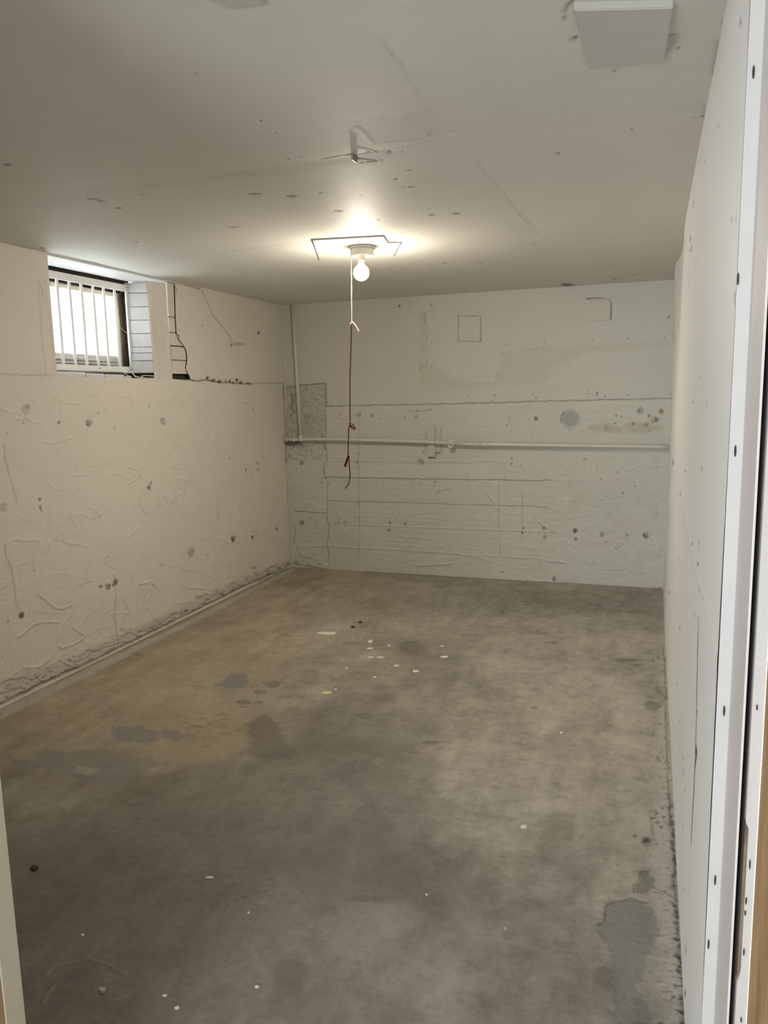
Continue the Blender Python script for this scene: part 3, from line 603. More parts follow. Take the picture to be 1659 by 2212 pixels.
MARKS['floor'] = [["p",[[-2.237,2.001],[-2.087,2.025],[-1.987,2.078],[-1.979,2.219],[-1.879,2.342],[-1.816,2.501],[-1.663,2.611],[-1.513,2.657],[-1.439,2.859],[-1.533,3.379],[-1.545,3.793],[-1.393,4.163],[-.984,4.11],[-.834,3.041],[-.651,2.085],[-.704,1.486],[-1.459,1.242]],.3,0,8,.05,.07],
["p",[[-2.418,2.178],[-2.339,2.241],[-2.175,2.214],[-2.02,2.243],[-1.999,2.091],[-2.096,2.035],[-2.25,2.014]],.3,.5,5,.02,.04],
["p",[[-2.303,2.803],[-2.057,2.931],[-1.753,2.967],[-1.636,2.8],[-1.636,2.641],[-1.828,2.519],[-2.03,2.544]],.45,0,6,.04,.05],
["s",[-2.632,3.56],[.855,.244],[.256,-.362],.35,0,6,.3],
["s",[-1.914,3.029],[.431,.127],[.147,-.244],.4,0,6,.4],
["s",[-2.663,2.751],[.391,.116],[.15,-.165],.35,0,6,.3],
["s",[-1.944,2.285],[.526,.161],[.154,-.194],.25,0,3,.4],
["s",[-1.833,2.814],[.283,.085],[.098,-.159],.45,0,6,.7],
["s",[-1.312,4.275],[.351,.098],[.072,-.237],.3,0,8,.6],
["s",[-1.353,4.218],[.075,.021],[.035,-.112],.5,0,8,.4],
["s",[-1.399,3.072],[.413,.123],[.113,-.259],.25,0,8,.6],
["s",[-1.239,3.465],[.068,.02],[.042,-.121],.4,0,8,.6],
["s",[-1.14,2.769],[.332,.101],[.071,-.179],.35,0,8,.6],
["s",[-1.341,2.889],[.118,.035],[.036,-.082],.35,0,8,.7],
["s",[-1.341,2.137],[.54,.168],[.121,-.207],.3,0,8,.5],
["s",[-1.486,1.706],[.376,.119],[.153,-.193],.35,0,8,.5],
["s",[-.679,2.077],[.357,.112],[.074,-.237],.3,0,3,.5],
["s",[-.861,1.603],[.044,.014],[.034,-.068],.55,0,3,.45],
["s",[-1.097,1.829],[.173,.055],[.105,-.188],.25,0,4,.4],
["s",[-.068,1.849],[.025,.008],[.002,-.04],.5,0,3,.4],
["s",[-.209,2.324],[.085,.027],[.014,-.142],.15,0,4,.4],
["s",[-.327,1.89],[.145,.046],[.023,-.133],.2,0,8,.6],
["s",[-.65,1.896],[.077,.024],[.021,-.064],.25,0,5,.2],
["s",[-.723,1.822],[.113,.036],[.044,-.117],.2,0,4,.3],
["s",[-.907,4.388],[.637,.179],[.066,-.317],.12,0,8,.6],
["s",[-1.259,5.264],[1.115,.297],[.106,-.447],.12,0,8,.5],
["s",[-1.159,2.525],[.258,.079],[.092,-.211],.12,0,7,.5],
["s",[-.68,3.286],[.404,.12],[.105,-.507],.1,0,6,.6],
["s",[-.15,3.027],[.213,.065],[.033,-.538],.12,0,6,.4],
["p",[[-2.149,3.331],[-2.139,3.402],[-2.157,3.505],[-2.102,3.535],[-2.04,3.502],[-1.994,3.41],[-1.974,3.348],[-2.033,3.318],[-2.109,3.329]],.85,-2,4,.006,.02],
["p",[[-2.332,2.742],[-2.219,2.796],[-2.176,2.773],[-2.123,2.753],[-2.068,2.744],[-2.04,2.665],[-2.077,2.639],[-2.142,2.644],[-2.15,2.622],[-2.246,2.666],[-2.307,2.698]],.8,-2,4,.008,.03],
["p",[[-2.076,2.757],[-2.079,2.796],[-2.026,2.802],[-1.952,2.754],[-1.958,2.704],[-2.047,2.716]],.8,-2,4,.008,.03],
["p",[[-2.566,2.36],[-2.437,2.342],[-2.45,2.462],[-2.349,2.461],[-2.299,2.517],[-2.224,2.53],[-2.154,2.565],[-2.076,2.486],[-1.972,2.561],[-1.912,2.493],[-1.989,2.428],[-1.903,2.374],[-1.974,2.294],[-2.058,2.288],[-2.175,2.291],[-2.291,2.316],[-2.396,2.325],[-2.506,2.313]],.6,-2,4,.01,.045],
["p",[[-2.198,2.344],[-2.211,2.373],[-2.17,2.394],[-2.11,2.391],[-2.096,2.347],[-2.124,2.326]],.6,1,5,.008,.015],
["p",[[-1.753,3.032],[-1.696,3.065],[-1.611,3.009],[-1.45,2.8],[-1.385,2.695],[-1.513,2.657],[-1.601,2.696],[-1.659,2.842],[-1.728,2.948]],.5,0,8,.018,.02],
["p",[[-.864,1.817],[-.831,1.913],[-.755,1.948],[-.653,1.948],[-.647,1.846],[-.667,1.709],[-.775,1.71],[-.847,1.763]],.25,0,5,.02,.03],
["p",[[-.342,2.539],[-.285,2.604],[-.221,2.608],[-.198,2.537],[-.208,2.475],[-.226,2.427],[-.295,2.419],[-.325,2.468]],.3,0,3,.012,.03],
["s",[-1.851,3.431],[.036,.01],[.021,-.041],.6,-1,8,.45],
["s",[-1.904,3.443],[.019,.006],[.009,-.018],.5,-1,8,.45],
["s",[-1.875,3.318],[.028,.008],[.012,-.022],.6,-1,8,.45],
["s",[-1.885,3.177],[.036,.011],[.015,-.026],.65,-1,8,.45],
["s",[-1.81,3.193],[.025,.007],[.011,-.021],.6,-1,8,.45],
["s",[-1.853,3.121],[.018,.005],[.007,-.012],.6,-1,8,.45],
["s",[-2.886,3.637],[.027,.008],[.019,-.025],.5,-1,8,.45],
["s",[-.523,4.514],[.027,.007],[.003,-.026],.6,-1,8,.45],
["s",[-.551,4.515],[.021,.006],[.002,-.017],.5,-1,8,.45],
["s",[-.628,4.672],[.069,.019],[.005,-.037],.35,-1,8,.45],
["s",[-.797,5.311],[.028,.008],[.004,-.024],.5,-1,8,.45],
["s",[-.061,5.316],[.075,.02],[.001,-.046],.4,-1,8,.45],
["s",[-.091,4.316],[.069,.02],[.001,-.031],.5,-1,8,.45],
["s",[-.033,4.248],[.024,.007],[.0,-.022],.5,-1,8,.45],
["s",[.049,3.699],[.046,.014],[-.0,-.051],.5,-1,8,.45],
["s",[.034,3.741],[.025,.007],[.0,-.023],.5,-1,8,.45],
["s",[-1.277,3.098],[.014,.004],[.006,-.014],.7,-1,8,.45],
["s",[-1.236,3.19],[.038,.011],[.011,-.029],.5,-1,8,.45],
["s",[-.868,3.012],[.039,.012],[.006,-.021],.5,-1,8,.45],
["s",[-.594,3.617],[.031,.009],[.002,-.012],.6,-1,8,.45],
["s",[-.491,3.517],[.017,.005],[.003,-.022],.5,-1,8,.45],
["s",[-.366,3.571],[.013,.004],[.001,-.011],.4,-1,8,.45],
["s",[-1.055,2.416],[.02,.006],[.004,-.009],.3,-1,8,.45],
["s",[-1.411,3.172],[.009,.003],[.004,-.01],.4,-1,8,.45],
["s",[-1.707,4.164],[.049,.014],[.013,-.033],.4,-1,8,.45],
["s",[-.772,1.954],[.06,.019],[.005,-.014],.5,-1,8,.45],
["s",[-.602,2.152],[.007,.002],[.002,-.007],.7,-1,8,.45],
["s",[-.419,2.285],[.017,.005],[.002,-.01],.4,-1,8,.45],
["s",[-.319,2.316],[.029,.009],[.001,-.008],.25,-1,8,.45],
["s",[-.058,2.353],[.004,.001],[.0,-.008],.8,-1,8,.45],
["s",[-.908,2.461],[.033,.01],[.009,-.024],.3,-1,8,.45],
["s",[-.989,2.277],[.009,.003],[.003,-.008],.4,-1,8,.45],
["s",[-.167,2.039],[.005,.002],[.001,-.006],.5,-1,8,.45],
["s",[-1.084,2.226],[.011,.003],[.006,-.013],.4,-1,8,.45],
["s",[-1.081,1.644],[.005,.002],[.003,-.005],.3,-1,8,.45],
["s",[-1.277,1.9],[.011,.003],[.005,-.008],.5,-1,8,.5],
["s",[-1.257,1.979],[.005,.001],[.004,-.006],.5,-1,8,.5],
["s",[-1.122,1.908],[.012,.004],[.002,-.005],.5,-1,8,.5],
["s",[-1.212,1.84],[.009,.003],[.004,-.006],.5,-1,8,.5],
["s",[-1.14,1.868],[.006,.002],[.004,-.008],.5,-1,8,.5],
["s",[-1.193,1.891],[.011,.003],[.003,-.005],.5,-1,8,.5],
["s",[-1.209,1.872],[.004,.001],[.004,-.007],.5,-1,8,.5],
["s",[-1.149,1.829],[.012,.004],[.004,-.007],.5,-1,8,.5],
["s",[-1.139,1.731],[.008,.003],[.004,-.006],.5,-1,8,.5],
["s",[-1.081,1.76],[.009,.003],[.004,-.007],.5,-1,8,.5],
["s",[-1.159,1.898],[.007,.002],[.003,-.005],.5,-1,8,.5],
["s",[-1.158,1.849],[.007,.002],[.004,-.006],.5,-1,8,.5],
["s",[-1.099,1.883],[.007,.002],[.003,-.005],.5,-1,8,.5],
["s",[-1.184,1.922],[.007,.002],[.004,-.006],.5,-1,8,.5],
["s",[-1.193,1.875],[.012,.004],[.002,-.004],.5,-1,8,.5],
["s",[-1.239,1.963],[.004,.001],[.005,-.008],.5,-1,8,.5],
["s",[-1.194,1.797],[.004,.001],[.002,-.004],.5,-1,8,.5],
["s",[-1.062,1.767],[.005,.002],[.003,-.006],.5,-1,8,.5],
["s",[-1.094,1.949],[.007,.002],[.003,-.006],.5,-1,8,.5],
["s",[-1.276,1.845],[.005,.002],[.004,-.007],.5,-1,8,.5],
["s",[-1.206,1.971],[.005,.001],[.005,-.008],.5,-1,8,.5],
["s",[-1.124,1.847],[.009,.003],[.004,-.007],.5,-1,8,.5],
["s",[-1.184,1.747],[.008,.003],[.003,-.005],.5,-1,8,.5],
["s",[-1.174,1.827],[.005,.001],[.003,-.004],.5,-1,8,.5],
["s",[-1.351,2.011],[.006,.002],[.003,-.005],.5,-1,8,.5],
["s",[-1.117,1.885],[.007,.002],[.003,-.005],.5,-1,8,.5],
["s",[-1.293,1.888],[.008,.003],[.004,-.006],.5,-1,8,.5],
["s",[-1.049,1.855],[.004,.001],[.003,-.006],.5,-1,8,.5],
["s",[-1.177,1.888],[.01,.003],[.005,-.008],.5,-1,8,.5],
["s",[-1.282,1.907],[.005,.002],[.004,-.006],.5,-1,8,.5],
["s",[-1.076,1.802],[.006,.002],[.003,-.005],.5,-1,8,.5],
["s",[-1.077,1.892],[.012,.004],[.003,-.006],.5,-1,8,.5],
["s",[-1.258,1.827],[.008,.003],[.003,-.005],.5,-1,8,.5],
["s",[-1.192,1.836],[.007,.002],[.005,-.008],.5,-1,8,.5],
["s",[-1.117,1.9],[.008,.003],[.003,-.005],.5,-1,8,.5],
["s",[-1.131,1.85],[.01,.003],[.004,-.007],.5,-1,8,.5],
["s",[-1.196,1.776],[.01,.003],[.004,-.006],.5,-1,8,.5],
["s",[-1.27,1.922],[.007,.002],[.004,-.007],.5,-1,8,.5],
["s",[-1.156,1.8],[.01,.003],[.004,-.006],.5,-1,8,.5],
["s",[-1.145,1.738],[.009,.003],[.003,-.006],.5,-1,8,.5],
["s",[-1.11,1.876],[.006,.002],[.004,-.007],.5,-1,8,.5],
["s",[-1.258,1.809],[.009,.003],[.004,-.007],.5,-1,8,.5],
["s",[-1.186,1.789],[.01,.003],[.004,-.007],.5,-1,8,.5],
["s",[-1.19,1.766],[.011,.003],[.004,-.006],.5,-1,8,.5],
["s",[-1.06,1.92],[.008,.003],[.003,-.006],.5,-1,8,.5],
["s",[-1.622,2.684],[.022,.007],[.004,-.008],.35,-1,8,.5],
["s",[-2.037,3.002],[.021,.006],[.005,-.007],.35,-1,8,.5],
["s",[-1.914,3.008],[.02,.006],[.006,-.009],.35,-1,8,.5],
["s",[-2.099,2.94],[.02,.006],[.008,-.012],.35,-1,8,.5],
["s",[-1.768,2.845],[.015,.005],[.006,-.01],.35,-1,8,.5],
["s",[-1.708,2.677],[.017,.005],[.003,-.005],.35,-1,8,.5],
["s",[-1.923,2.795],[.009,.003],[.004,-.006],.35,-1,8,.5],
["s",[-1.836,2.759],[.011,.003],[.003,-.005],.35,-1,8,.5],
["s",[-1.947,2.776],[.018,.005],[.006,-.009],.35,-1,8,.5],
["s",[-1.681,2.604],[.008,.002],[.004,-.007],.35,-1,8,.5],
["s",[-1.796,2.713],[.01,.003],[.007,-.011],.35,-1,8,.5],
["s",[-1.855,2.806],[.018,.005],[.004,-.006],.35,-1,8,.5],
["s",[-1.974,2.834],[.018,.005],[.008,-.013],.35,-1,8,.5],
["s",[-1.863,2.969],[.022,.007],[.006,-.011],.35,-1,8,.5],
["s",[-1.862,2.774],[.018,.005],[.006,-.009],.35,-1,8,.5],
["s",[-1.581,3.015],[.018,.005],[.004,-.008],.35,-1,8,.5],
["s",[-1.844,2.84],[.01,.003],[.006,-.009],.35,-1,8,.5],
["s",[-1.925,2.864],[.019,.006],[.008,-.012],.35,-1,8,.5],
["s",[-1.883,2.722],[.012,.003],[.004,-.007],.35,-1,8,.5],
["s",[-1.74,2.891],[.024,.007],[.007,-.012],.35,-1,8,.5],
["s",[-1.959,2.865],[.025,.007],[.006,-.009],.35,-1,8,.5],
["s",[-1.905,2.756],[.024,.007],[.006,-.008],.35,-1,8,.5],
["s",[-1.798,2.7],[.01,.003],[.006,-.009],.35,-1,8,.5],
["s",[-1.92,2.773],[.021,.006],[.007,-.011],.35,-1,8,.5],
["s",[-1.689,2.868],[.013,.004],[.007,-.012],.35,-1,8,.5],
["s",[-1.883,2.931],[.013,.004],[.004,-.007],.35,-1,8,.5],
["s",[-1.748,2.873],[.018,.005],[.005,-.009],.35,-1,8,.5],
["s",[-2.036,2.937],[.021,.006],[.004,-.006],.35,-1,8,.5],
["s",[-1.903,2.942],[.017,.005],[.005,-.008],.35,-1,8,.5],
["s",[-1.805,2.689],[.015,.005],[.005,-.007],.35,-1,8,.5],
["s",[-1.955,3.002],[.009,.003],[.005,-.008],.35,-1,8,.5],
["s",[-2.06,2.687],[.022,.007],[.006,-.009],.35,-1,8,.5],
["s",[-1.624,2.88],[.015,.004],[.005,-.01],.35,-1,8,.5],
["s",[-2.0,2.993],[.017,.005],[.009,-.013],.35,-1,8,.5],
["s",[-1.889,2.732],[.022,.006],[.004,-.006],.35,-1,8,.5],
["s",[-1.784,2.616],[.009,.003],[.006,-.01],.35,-1,8,.5],
["s",[-1.969,2.946],[.013,.004],[.008,-.012],.35,-1,8,.5],
["s",[-1.81,2.888],[.016,.005],[.006,-.01],.35,-1,8,.5],
["s",[-1.955,2.801],[.011,.003],[.006,-.009],.35,-1,8,.5],
["s",[-1.854,2.883],[.012,.004],[.007,-.012],.35,-1,8,.5],
["s",[-1.908,3.03],[.009,.003],[.007,-.012],.35,-1,8,.5],
["s",[-1.441,3.025],[.02,.006],[.003,-.006],.35,-1,8,.5],
["s",[-1.842,2.922],[.019,.006],[.008,-.013],.35,-1,8,.5],
["s",[-1.901,2.894],[.013,.004],[.008,-.013],.35,-1,8,.5],
["s",[-1.673,2.737],[.014,.004],[.003,-.006],.35,-1,8,.5],
["s",[-1.888,2.852],[.01,.003],[.005,-.008],.35,-1,8,.5],
["s",[-1.797,2.829],[.017,.005],[.006,-.011],.35,-1,8,.5],
["s",[-1.826,2.895],[.015,.005],[.005,-.008],.35,-1,8,.5],
["s",[-2.016,2.884],[.024,.007],[.006,-.008],.35,-1,8,.5],
["s",[-1.634,2.826],[.01,.003],[.005,-.01],.35,-1,8,.5],
["s",[-2.124,2.764],[.017,.005],[.007,-.01],.35,-1,8,.5],
["s",[-1.77,2.688],[.012,.004],[.006,-.01],.35,-1,8,.5],
["s",[-1.916,2.823],[.012,.004],[.005,-.008],.35,-1,8,.5],
["s",[-1.9,2.91],[.02,.006],[.007,-.011],.35,-1,8,.5],
["s",[-1.64,2.793],[.009,.003],[.003,-.006],.35,-1,8,.5],
["s",[-1.954,2.862],[.023,.007],[.006,-.009],.35,-1,8,.5],
["s",[-1.827,2.628],[.008,.002],[.006,-.009],.35,-1,8,.5],
["s",[-1.767,2.833],[.024,.007],[.006,-.01],.35,-1,8,.5],
["s",[-1.801,2.781],[.024,.007],[.006,-.01],.35,-1,8,.5],
["s",[-1.854,2.904],[.019,.006],[.005,-.008],.35,-1,8,.5],
["s",[-1.526,3.424],[.046,.013],[.005,-.012],.22,0,8,.6],
["s",[-1.528,4.101],[.068,.019],[.008,-.023],.22,0,8,.6],
["s",[-.649,3.406],[.055,.016],[.003,-.013],.22,0,8,.6],
["s",[-.85,3.019],[.045,.013],[.003,-.009],.22,0,8,.6],
["s",[-2.221,4.36],[.028,.008],[.005,-.01],.22,0,8,.6],
["s",[-.518,3.327],[.048,.014],[.001,-.005],.22,0,8,.6],
["s",[-.831,2.454],[.032,.01],[.002,-.007],.22,0,8,.6],
["s",[-1.437,4.277],[.022,.006],[.004,-.012],.22,0,8,.6],
["s",[-1.272,3.349],[.059,.017],[.003,-.008],.22,0,8,.6],
["s",[-1.562,3.586],[.02,.006],[.005,-.012],.22,0,8,.6],
["s",[-1.373,3.07],[.01,.003],[.008,-.018],.22,0,8,.6],
["s",[-.913,2.358],[.035,.011],[.003,-.008],.22,0,8,.6],
["s",[-.806,2.38],[.011,.003],[.003,-.008],.22,0,8,.6],
["s",[-1.15,2.723],[.042,.013],[.002,-.006],.22,0,8,.6],
["s",[-2.04,4.45],[.03,.008],[.005,-.012],.22,0,8,.6],
["s",[-.864,2.322],[.021,.006],[.002,-.005],.22,0,8,.6],
["s",[-1.231,3.663],[.054,.016],[.006,-.02],.22,0,8,.6],
["s",[-1.752,3.653],[.053,.015],[.011,-.025],.22,0,8,.6],
["s",[-.864,3.35],[.062,.018],[.001,-.005],.22,0,8,.6],
["s",[-1.336,2.477],[.025,.008],[.002,-.004],.22,0,8,.6],
["s",[-.712,2.347],[.027,.008],[.002,-.006],.22,0,8,.6],
["s",[-2.15,4.203],[.078,.022],[.01,-.021],.22,0,8,.6],
["s",[-.649,4.698],[.029,.008],[.002,-.011],.22,0,8,.6],
["s",[-1.614,4.402],[.03,.008],[.007,-.02],.22,0,8,.6],
["s",[-1.795,4.392],[.014,.004],[.014,-.035],.22,0,8,.6],
["s",[-1.422,2.993],[.029,.009],[.005,-.012],.22,0,8,.6],
["s",[-1.773,3.41],[.016,.005],[.008,-.015],.22,0,8,.6],
["s",[-.44,3.089],[.049,.015],[.001,-.007],.22,0,8,.6],
["s",[-1.601,2.868],[.033,.01],[.006,-.011],.22,0,8,.6],
["s",[-1.082,2.841],[.043,.013],[.005,-.015],.22,0,8,.6],
["s",[-1.306,3.172],[.054,.016],[.003,-.008],.22,0,8,.6],
["s",[-1.729,3.43],[.015,.004],[.009,-.019],.22,0,8,.6],
["s",[-.688,3.729],[.017,.005],[.001,-.008],.22,0,8,.6],
["s",[-1.852,4.228],[.043,.012],[.01,-.023],.22,0,8,.6],
["s",[-1.89,4.319],[.064,.018],[.004,-.01],.22,0,8,.6],
["s",[-1.635,3.537],[.033,.009],[.004,-.008],.22,0,8,.6],
["s",[-1.272,3.556],[.054,.016],[.006,-.016],.22,0,8,.6],
["s",[-.454,2.973],[.043,.013],[.002,-.011],.22,0,8,.6],
["s",[-.896,2.549],[.035,.011],[.004,-.012],.22,0,8,.6],
["s",[-.631,2.83],[.019,.006],[.003,-.013],.22,0,8,.6],
["s",[-1.541,4.122],[.015,.004],[.004,-.012],.22,0,8,.6],
["s",[-1.182,2.711],[.021,.006],[.002,-.004],.22,0,8,.6],
["s",[-.647,3.115],[.009,.003],[.001,-.005],.22,0,8,.6],
["s",[-1.651,3.318],[.06,.017],[.01,-.021],.22,0,8,.6],
["s",[-1.057,3.885],[.037,.011],[.004,-.014],.22,0,8,.6],
["s",[-1.816,4.573],[.057,.016],[.013,-.034],.22,0,8,.6],
["s",[-.986,4.422],[.048,.013],[.003,-.013],.22,0,8,.6],
["s",[-.77,3.338],[.059,.017],[.004,-.017],.22,0,8,.6],
["s",[-1.718,3.417],[.065,.019],[.007,-.014],.22,0,8,.6],
["s",[-1.142,3.24],[.051,.015],[.007,-.019],.22,0,8,.6],
["s",[-.735,2.368],[.03,.009],[.001,-.004],.22,0,8,.6],
["s",[-.643,3.444],[.011,.003],[.004,-.021],.22,0,8,.6],
["s",[-1.544,2.802],[.032,.01],[.008,-.015],.22,0,8,.6],
["s",[-1.419,3.835],[.028,.008],[.004,-.011],.22,0,8,.6],
["s",[-1.03,3.5],[.052,.015],[.003,-.01],.22,0,8,.6],
["s",[-1.446,3.715],[.072,.021],[.009,-.023],.22,0,8,.6],
["s",[-.519,3.025],[.027,.008],[.001,-.006],.22,0,8,.6],
["s",[-.589,3.284],[.01,.003],[.001,-.007],.22,0,8,.6],
["s",[-1.341,2.584],[.049,.015],[.003,-.006],.22,0,8,.6],
["s",[-.715,3.688],[.049,.014],[.004,-.022],.22,0,8,.6],
["s",[-.708,2.633],[.023,.007],[.001,-.003],.22,0,8,.6],
["s",[-.942,2.963],[.017,.005],[.003,-.009],.22,0,8,.6],
["s",[-1.815,4.501],[.036,.01],[.008,-.02],.22,0,8,.6],
["s",[-.917,2.739],[.026,.008],[.005,-.014],.22,0,8,.6],
["s",[-.467,2.516],[.035,.011],[.002,-.009],.22,0,8,.6],
["s",[-.802,2.607],[.023,.007],[.003,-.009],.22,0,8,.6],
["s",[-.769,3.156],[.023,.007],[.001,-.006],.22,0,8,.6],
["s",[-1.715,3.303],[.043,.013],[.009,-.018],.22,0,8,.6],
["s",[-.845,3.702],[.065,.019],[.003,-.011],.22,0,8,.6],
["s",[-1.026,4.512],[.065,.018],[.006,-.027],.22,0,8,.6],
["s",[-.132,1.741],[.024,.008],[.001,-.012],.18,0,3,.7],
["s",[-1.104,2.234],[.011,.003],[.005,-.011],.18,0,8,.7],
["s",[-1.338,2.291],[.023,.007],[.005,-.009],.18,0,3,.7],
["s",[-.221,1.936],[.017,.005],[.001,-.005],.18,0,5,.7],
["s",[-1.552,2.083],[.018,.006],[.013,-.019],.18,0,8,.7],
["s",[-.301,2.383],[.03,.009],[.003,-.019],.18,0,3,.7],
["s",[-.616,1.849],[.025,.008],[.004,-.012],.18,0,8,.7],
["s",[-1.051,1.851],[.024,.008],[.008,-.016],.18,0,5,.7],
["s",[-1.234,2.204],[.042,.013],[.006,-.011],.18,0,8,.7],
["s",[-1.964,1.934],[.029,.009],[.013,-.014],.18,0,3,.7],
["s",[-1.07,1.952],[.009,.003],[.008,-.016],.18,0,5,.7],
["s",[-.643,2.42],[.026,.008],[.006,-.022],.18,0,8,.7],
["s",[-1.021,1.489],[.024,.008],[.007,-.011],.18,0,3,.7],
["s",[-.246,1.927],[.03,.01],[.002,-.014],.18,0,8,.7],
["s",[-1.613,1.987],[.01,.003],[.005,-.007],.18,0,8,.7],
["s",[-.784,1.919],[.016,.005],[.006,-.014],.18,0,3,.7],
["s",[-.457,1.618],[.031,.01],[.002,-.009],.18,0,8,.7],
["s",[-.969,1.533],[.01,.003],[.003,-.006],.18,0,3,.7],
["s",[-.881,1.668],[.028,.009],[.002,-.004],.18,0,8,.7],
["s",[-.188,2.083],[.005,.002],[.002,-.018],.18,0,5,.7],
["s",[-1.871,2.126],[.023,.007],[.009,-.012],.18,0,8,.7],
["s",[-.755,1.512],[.025,.008],[.001,-.003],.18,0,8,.7],
["s",[-.082,1.867],[.01,.003],[.0,-.007],.18,0,3,.7],
["s",[-1.221,1.724],[.029,.009],[.008,-.013],.18,0,8,.7],
["s",[-1.303,1.866],[.036,.011],[.007,-.011],.18,0,8,.7],
["s",[-1.103,1.366],[.012,.004],[.006,-.008],.18,0,3,.7],
["s",[-1.512,2.101],[.026,.008],[.015,-.022],.18,0,8,.7],
["s",[-.362,2.268],[.022,.007],[.001,-.007],.18,0,8,.7],
["s",[-1.513,1.396],[.016,.005],[.003,-.003],.18,0,5,.7],
["s",[-.653,1.532],[.029,.009],[.001,-.003],.18,0,3,.7],
["s",[-1.218,1.461],[.005,.002],[.006,-.008],.18,0,5,.7],
["s",[-.633,1.622],[.018,.006],[.001,-.003],.18,0,3,.7],
["s",[-.943,1.569],[.018,.006],[.005,-.009],.18,0,8,.7],
["s",[-1.388,1.748],[.031,.01],[.01,-.014],.18,0,8,.7],
["s",[-.24,2.156],[.04,.013],[.002,-.016],.18,0,5,.7],
["s",[-1.295,1.454],[.018,.006],[.009,-.012],.18,0,5,.7],
["s",[-1.387,1.749],[.015,.005],[.007,-.01],.18,0,5,.7],
["s",[-1.598,1.479],[.03,.01],[.01,-.011],.18,0,8,.7],
["s",[-1.656,1.706],[.038,.012],[.013,-.015],.18,0,3,.7],
["s",[-.584,1.709],[.02,.006],[.002,-.007],.18,0,8,.7],
["s",[-1.656,1.873],[.041,.013],[.015,-.018],.18,0,8,.7],
["s",[-1.473,1.373],[.007,.002],[.004,-.004],.18,0,5,.7],
["s",[-1.31,2.008],[.017,.005],[.011,-.019],.18,0,8,.7],
["s",[-1.48,2.097],[.022,.007],[.007,-.01],.18,0,8,.7],
["s",[-.828,1.903],[.035,.011],[.007,-.017],.18,0,3,.7],
["s",[-1.241,1.673],[.029,.009],[.003,-.005],.18,0,8,.7],
["s",[-.769,2.388],[.007,.002],[.003,-.01],.18,0,3,.7],
["s",[-.837,1.742],[.03,.01],[.002,-.004],.18,0,3,.7],
["s",[-1.714,1.684],[.018,.006],[.004,-.004],.18,0,5,.7],
["s",[-1.181,2.195],[.011,.003],[.011,-.021],.18,0,5,.7],
["s",[-.455,1.609],[.031,.01],[.003,-.012],.18,0,5,.7],
["s",[-.32,1.925],[.027,.008],[.002,-.012],.18,0,8,.7],
["s",[-.502,1.924],[.018,.006],[.004,-.016],.18,0,5,.7],
["s",[-.403,2.111],[.02,.006],[.002,-.011],.18,0,8,.7],
["s",[-.868,1.773],[.012,.004],[.004,-.009],.18,0,8,.7],
["s",[-.6,2.356],[.041,.013],[.003,-.012],.18,0,5,.7],
["s",[-1.398,1.906],[.035,.011],[.01,-.015],.18,0,5,.7],
["s",[-1.609,2.174],[.017,.005],[.006,-.008],.18,0,3,.7],
["s",[-.54,1.853],[.033,.01],[.004,-.015],.18,0,3,.7],
["s",[-.714,1.822],[.034,.011],[.003,-.008],.18,0,8,.7],
["c",[[-2.703,2.795],[-2.574,2.744],[-2.431,2.733],[-2.29,2.754]],.0061,.3,-1,3],
["c",[[-2.883,2.631],[-2.836,2.756],[-2.661,2.78]],.0076,.2,-1,3],
["c",[[-1.42,4.244],[-1.327,4.325],[-1.204,4.416]],.0087,.35,-1,8],
["c",[[-1.778,4.383],[-1.596,4.15]],.0029,.4,0,8],
["c",[[-.368,4.451],[-.236,4.446]],.0086,.2,0,8],
["c",[[-1.471,1.407],[-1.472,1.433],[-1.448,1.45],[-1.427,1.469],[-1.406,1.49]],.0046,.3,3,5],
["c",[[-1.407,1.33],[-1.418,1.358],[-1.42,1.382]],.0045,.3,3,5],
["c",[[-1.4,1.492],[-1.346,1.491],[-1.288,1.475],[-1.257,1.464]],.0045,.3,3,5],
["c",[[-1.212,1.432],[-1.22,1.406],[-1.237,1.392]],.0044,.3,3,5],
["c",[[-.924,2.456],[-.853,2.461]],.0037,.3,0,5],
["p",[[.114,5.759],[.111,4.586],[.092,3.854],[.074,3.51],[.077,3.096],[.07,2.901],[.045,2.628],[.038,2.428],[.045,2.304],[.058,2.09],[.068,1.927],[.077,1.738],[.118,1.752],[.116,2.744],[.111,4.586],[.117,5.76]],.75,0,2,.03,.05],
["p",[[-.005,2.843],[.07,2.976],[.116,2.952],[.119,2.11],[.116,1.751],[.035,1.725],[.039,1.97],[.026,2.121],[.034,2.301],[.0,2.554]],.3,0,5,.03,.05],
["p",[[-.084,2.154],[-.059,2.175],[-.027,2.194],[-.007,2.185],[.032,2.186],[.048,2.165],[.058,2.09],[.045,2.009],[.028,1.931],[.017,1.86],[.035,1.725],[-.049,1.698],[-.044,1.824],[-.072,1.935],[-.102,2.019],[-.101,2.049],[-.083,2.076]],.65,-2,4,.006,.03],
["p",[[.009,2.342],[.037,2.355],[.042,2.328],[.052,2.307],[.051,2.271],[.029,2.241],[.019,2.222],[-.008,2.229],[-.003,2.266],[.01,2.293]],.7,-2,1,.004,.012],
["p",[[.012,2.544],[.042,2.55],[.042,2.505],[.031,2.479],[.008,2.505]],.6,-2,1,.004,.01],
["p",[[.018,1.804],[.04,1.804],[.035,1.779],[.048,1.761],[.035,1.725],[.014,1.718],[.008,1.778]],.5,-2,1,.006,.02],
["c",[[-.102,2.045],[-.082,2.072],[-.086,2.134],[-.071,2.16],[-.039,2.177],[-.017,2.195],[.032,2.186]],.0025,.7,-3,0],
["c",[[.012,2.343],[.037,2.355]],.0027,.9,-3,0],
["c",[[.009,2.342],[.007,2.292],[-.008,2.261],[-.01,2.224]],.0022,.8,-3,0],
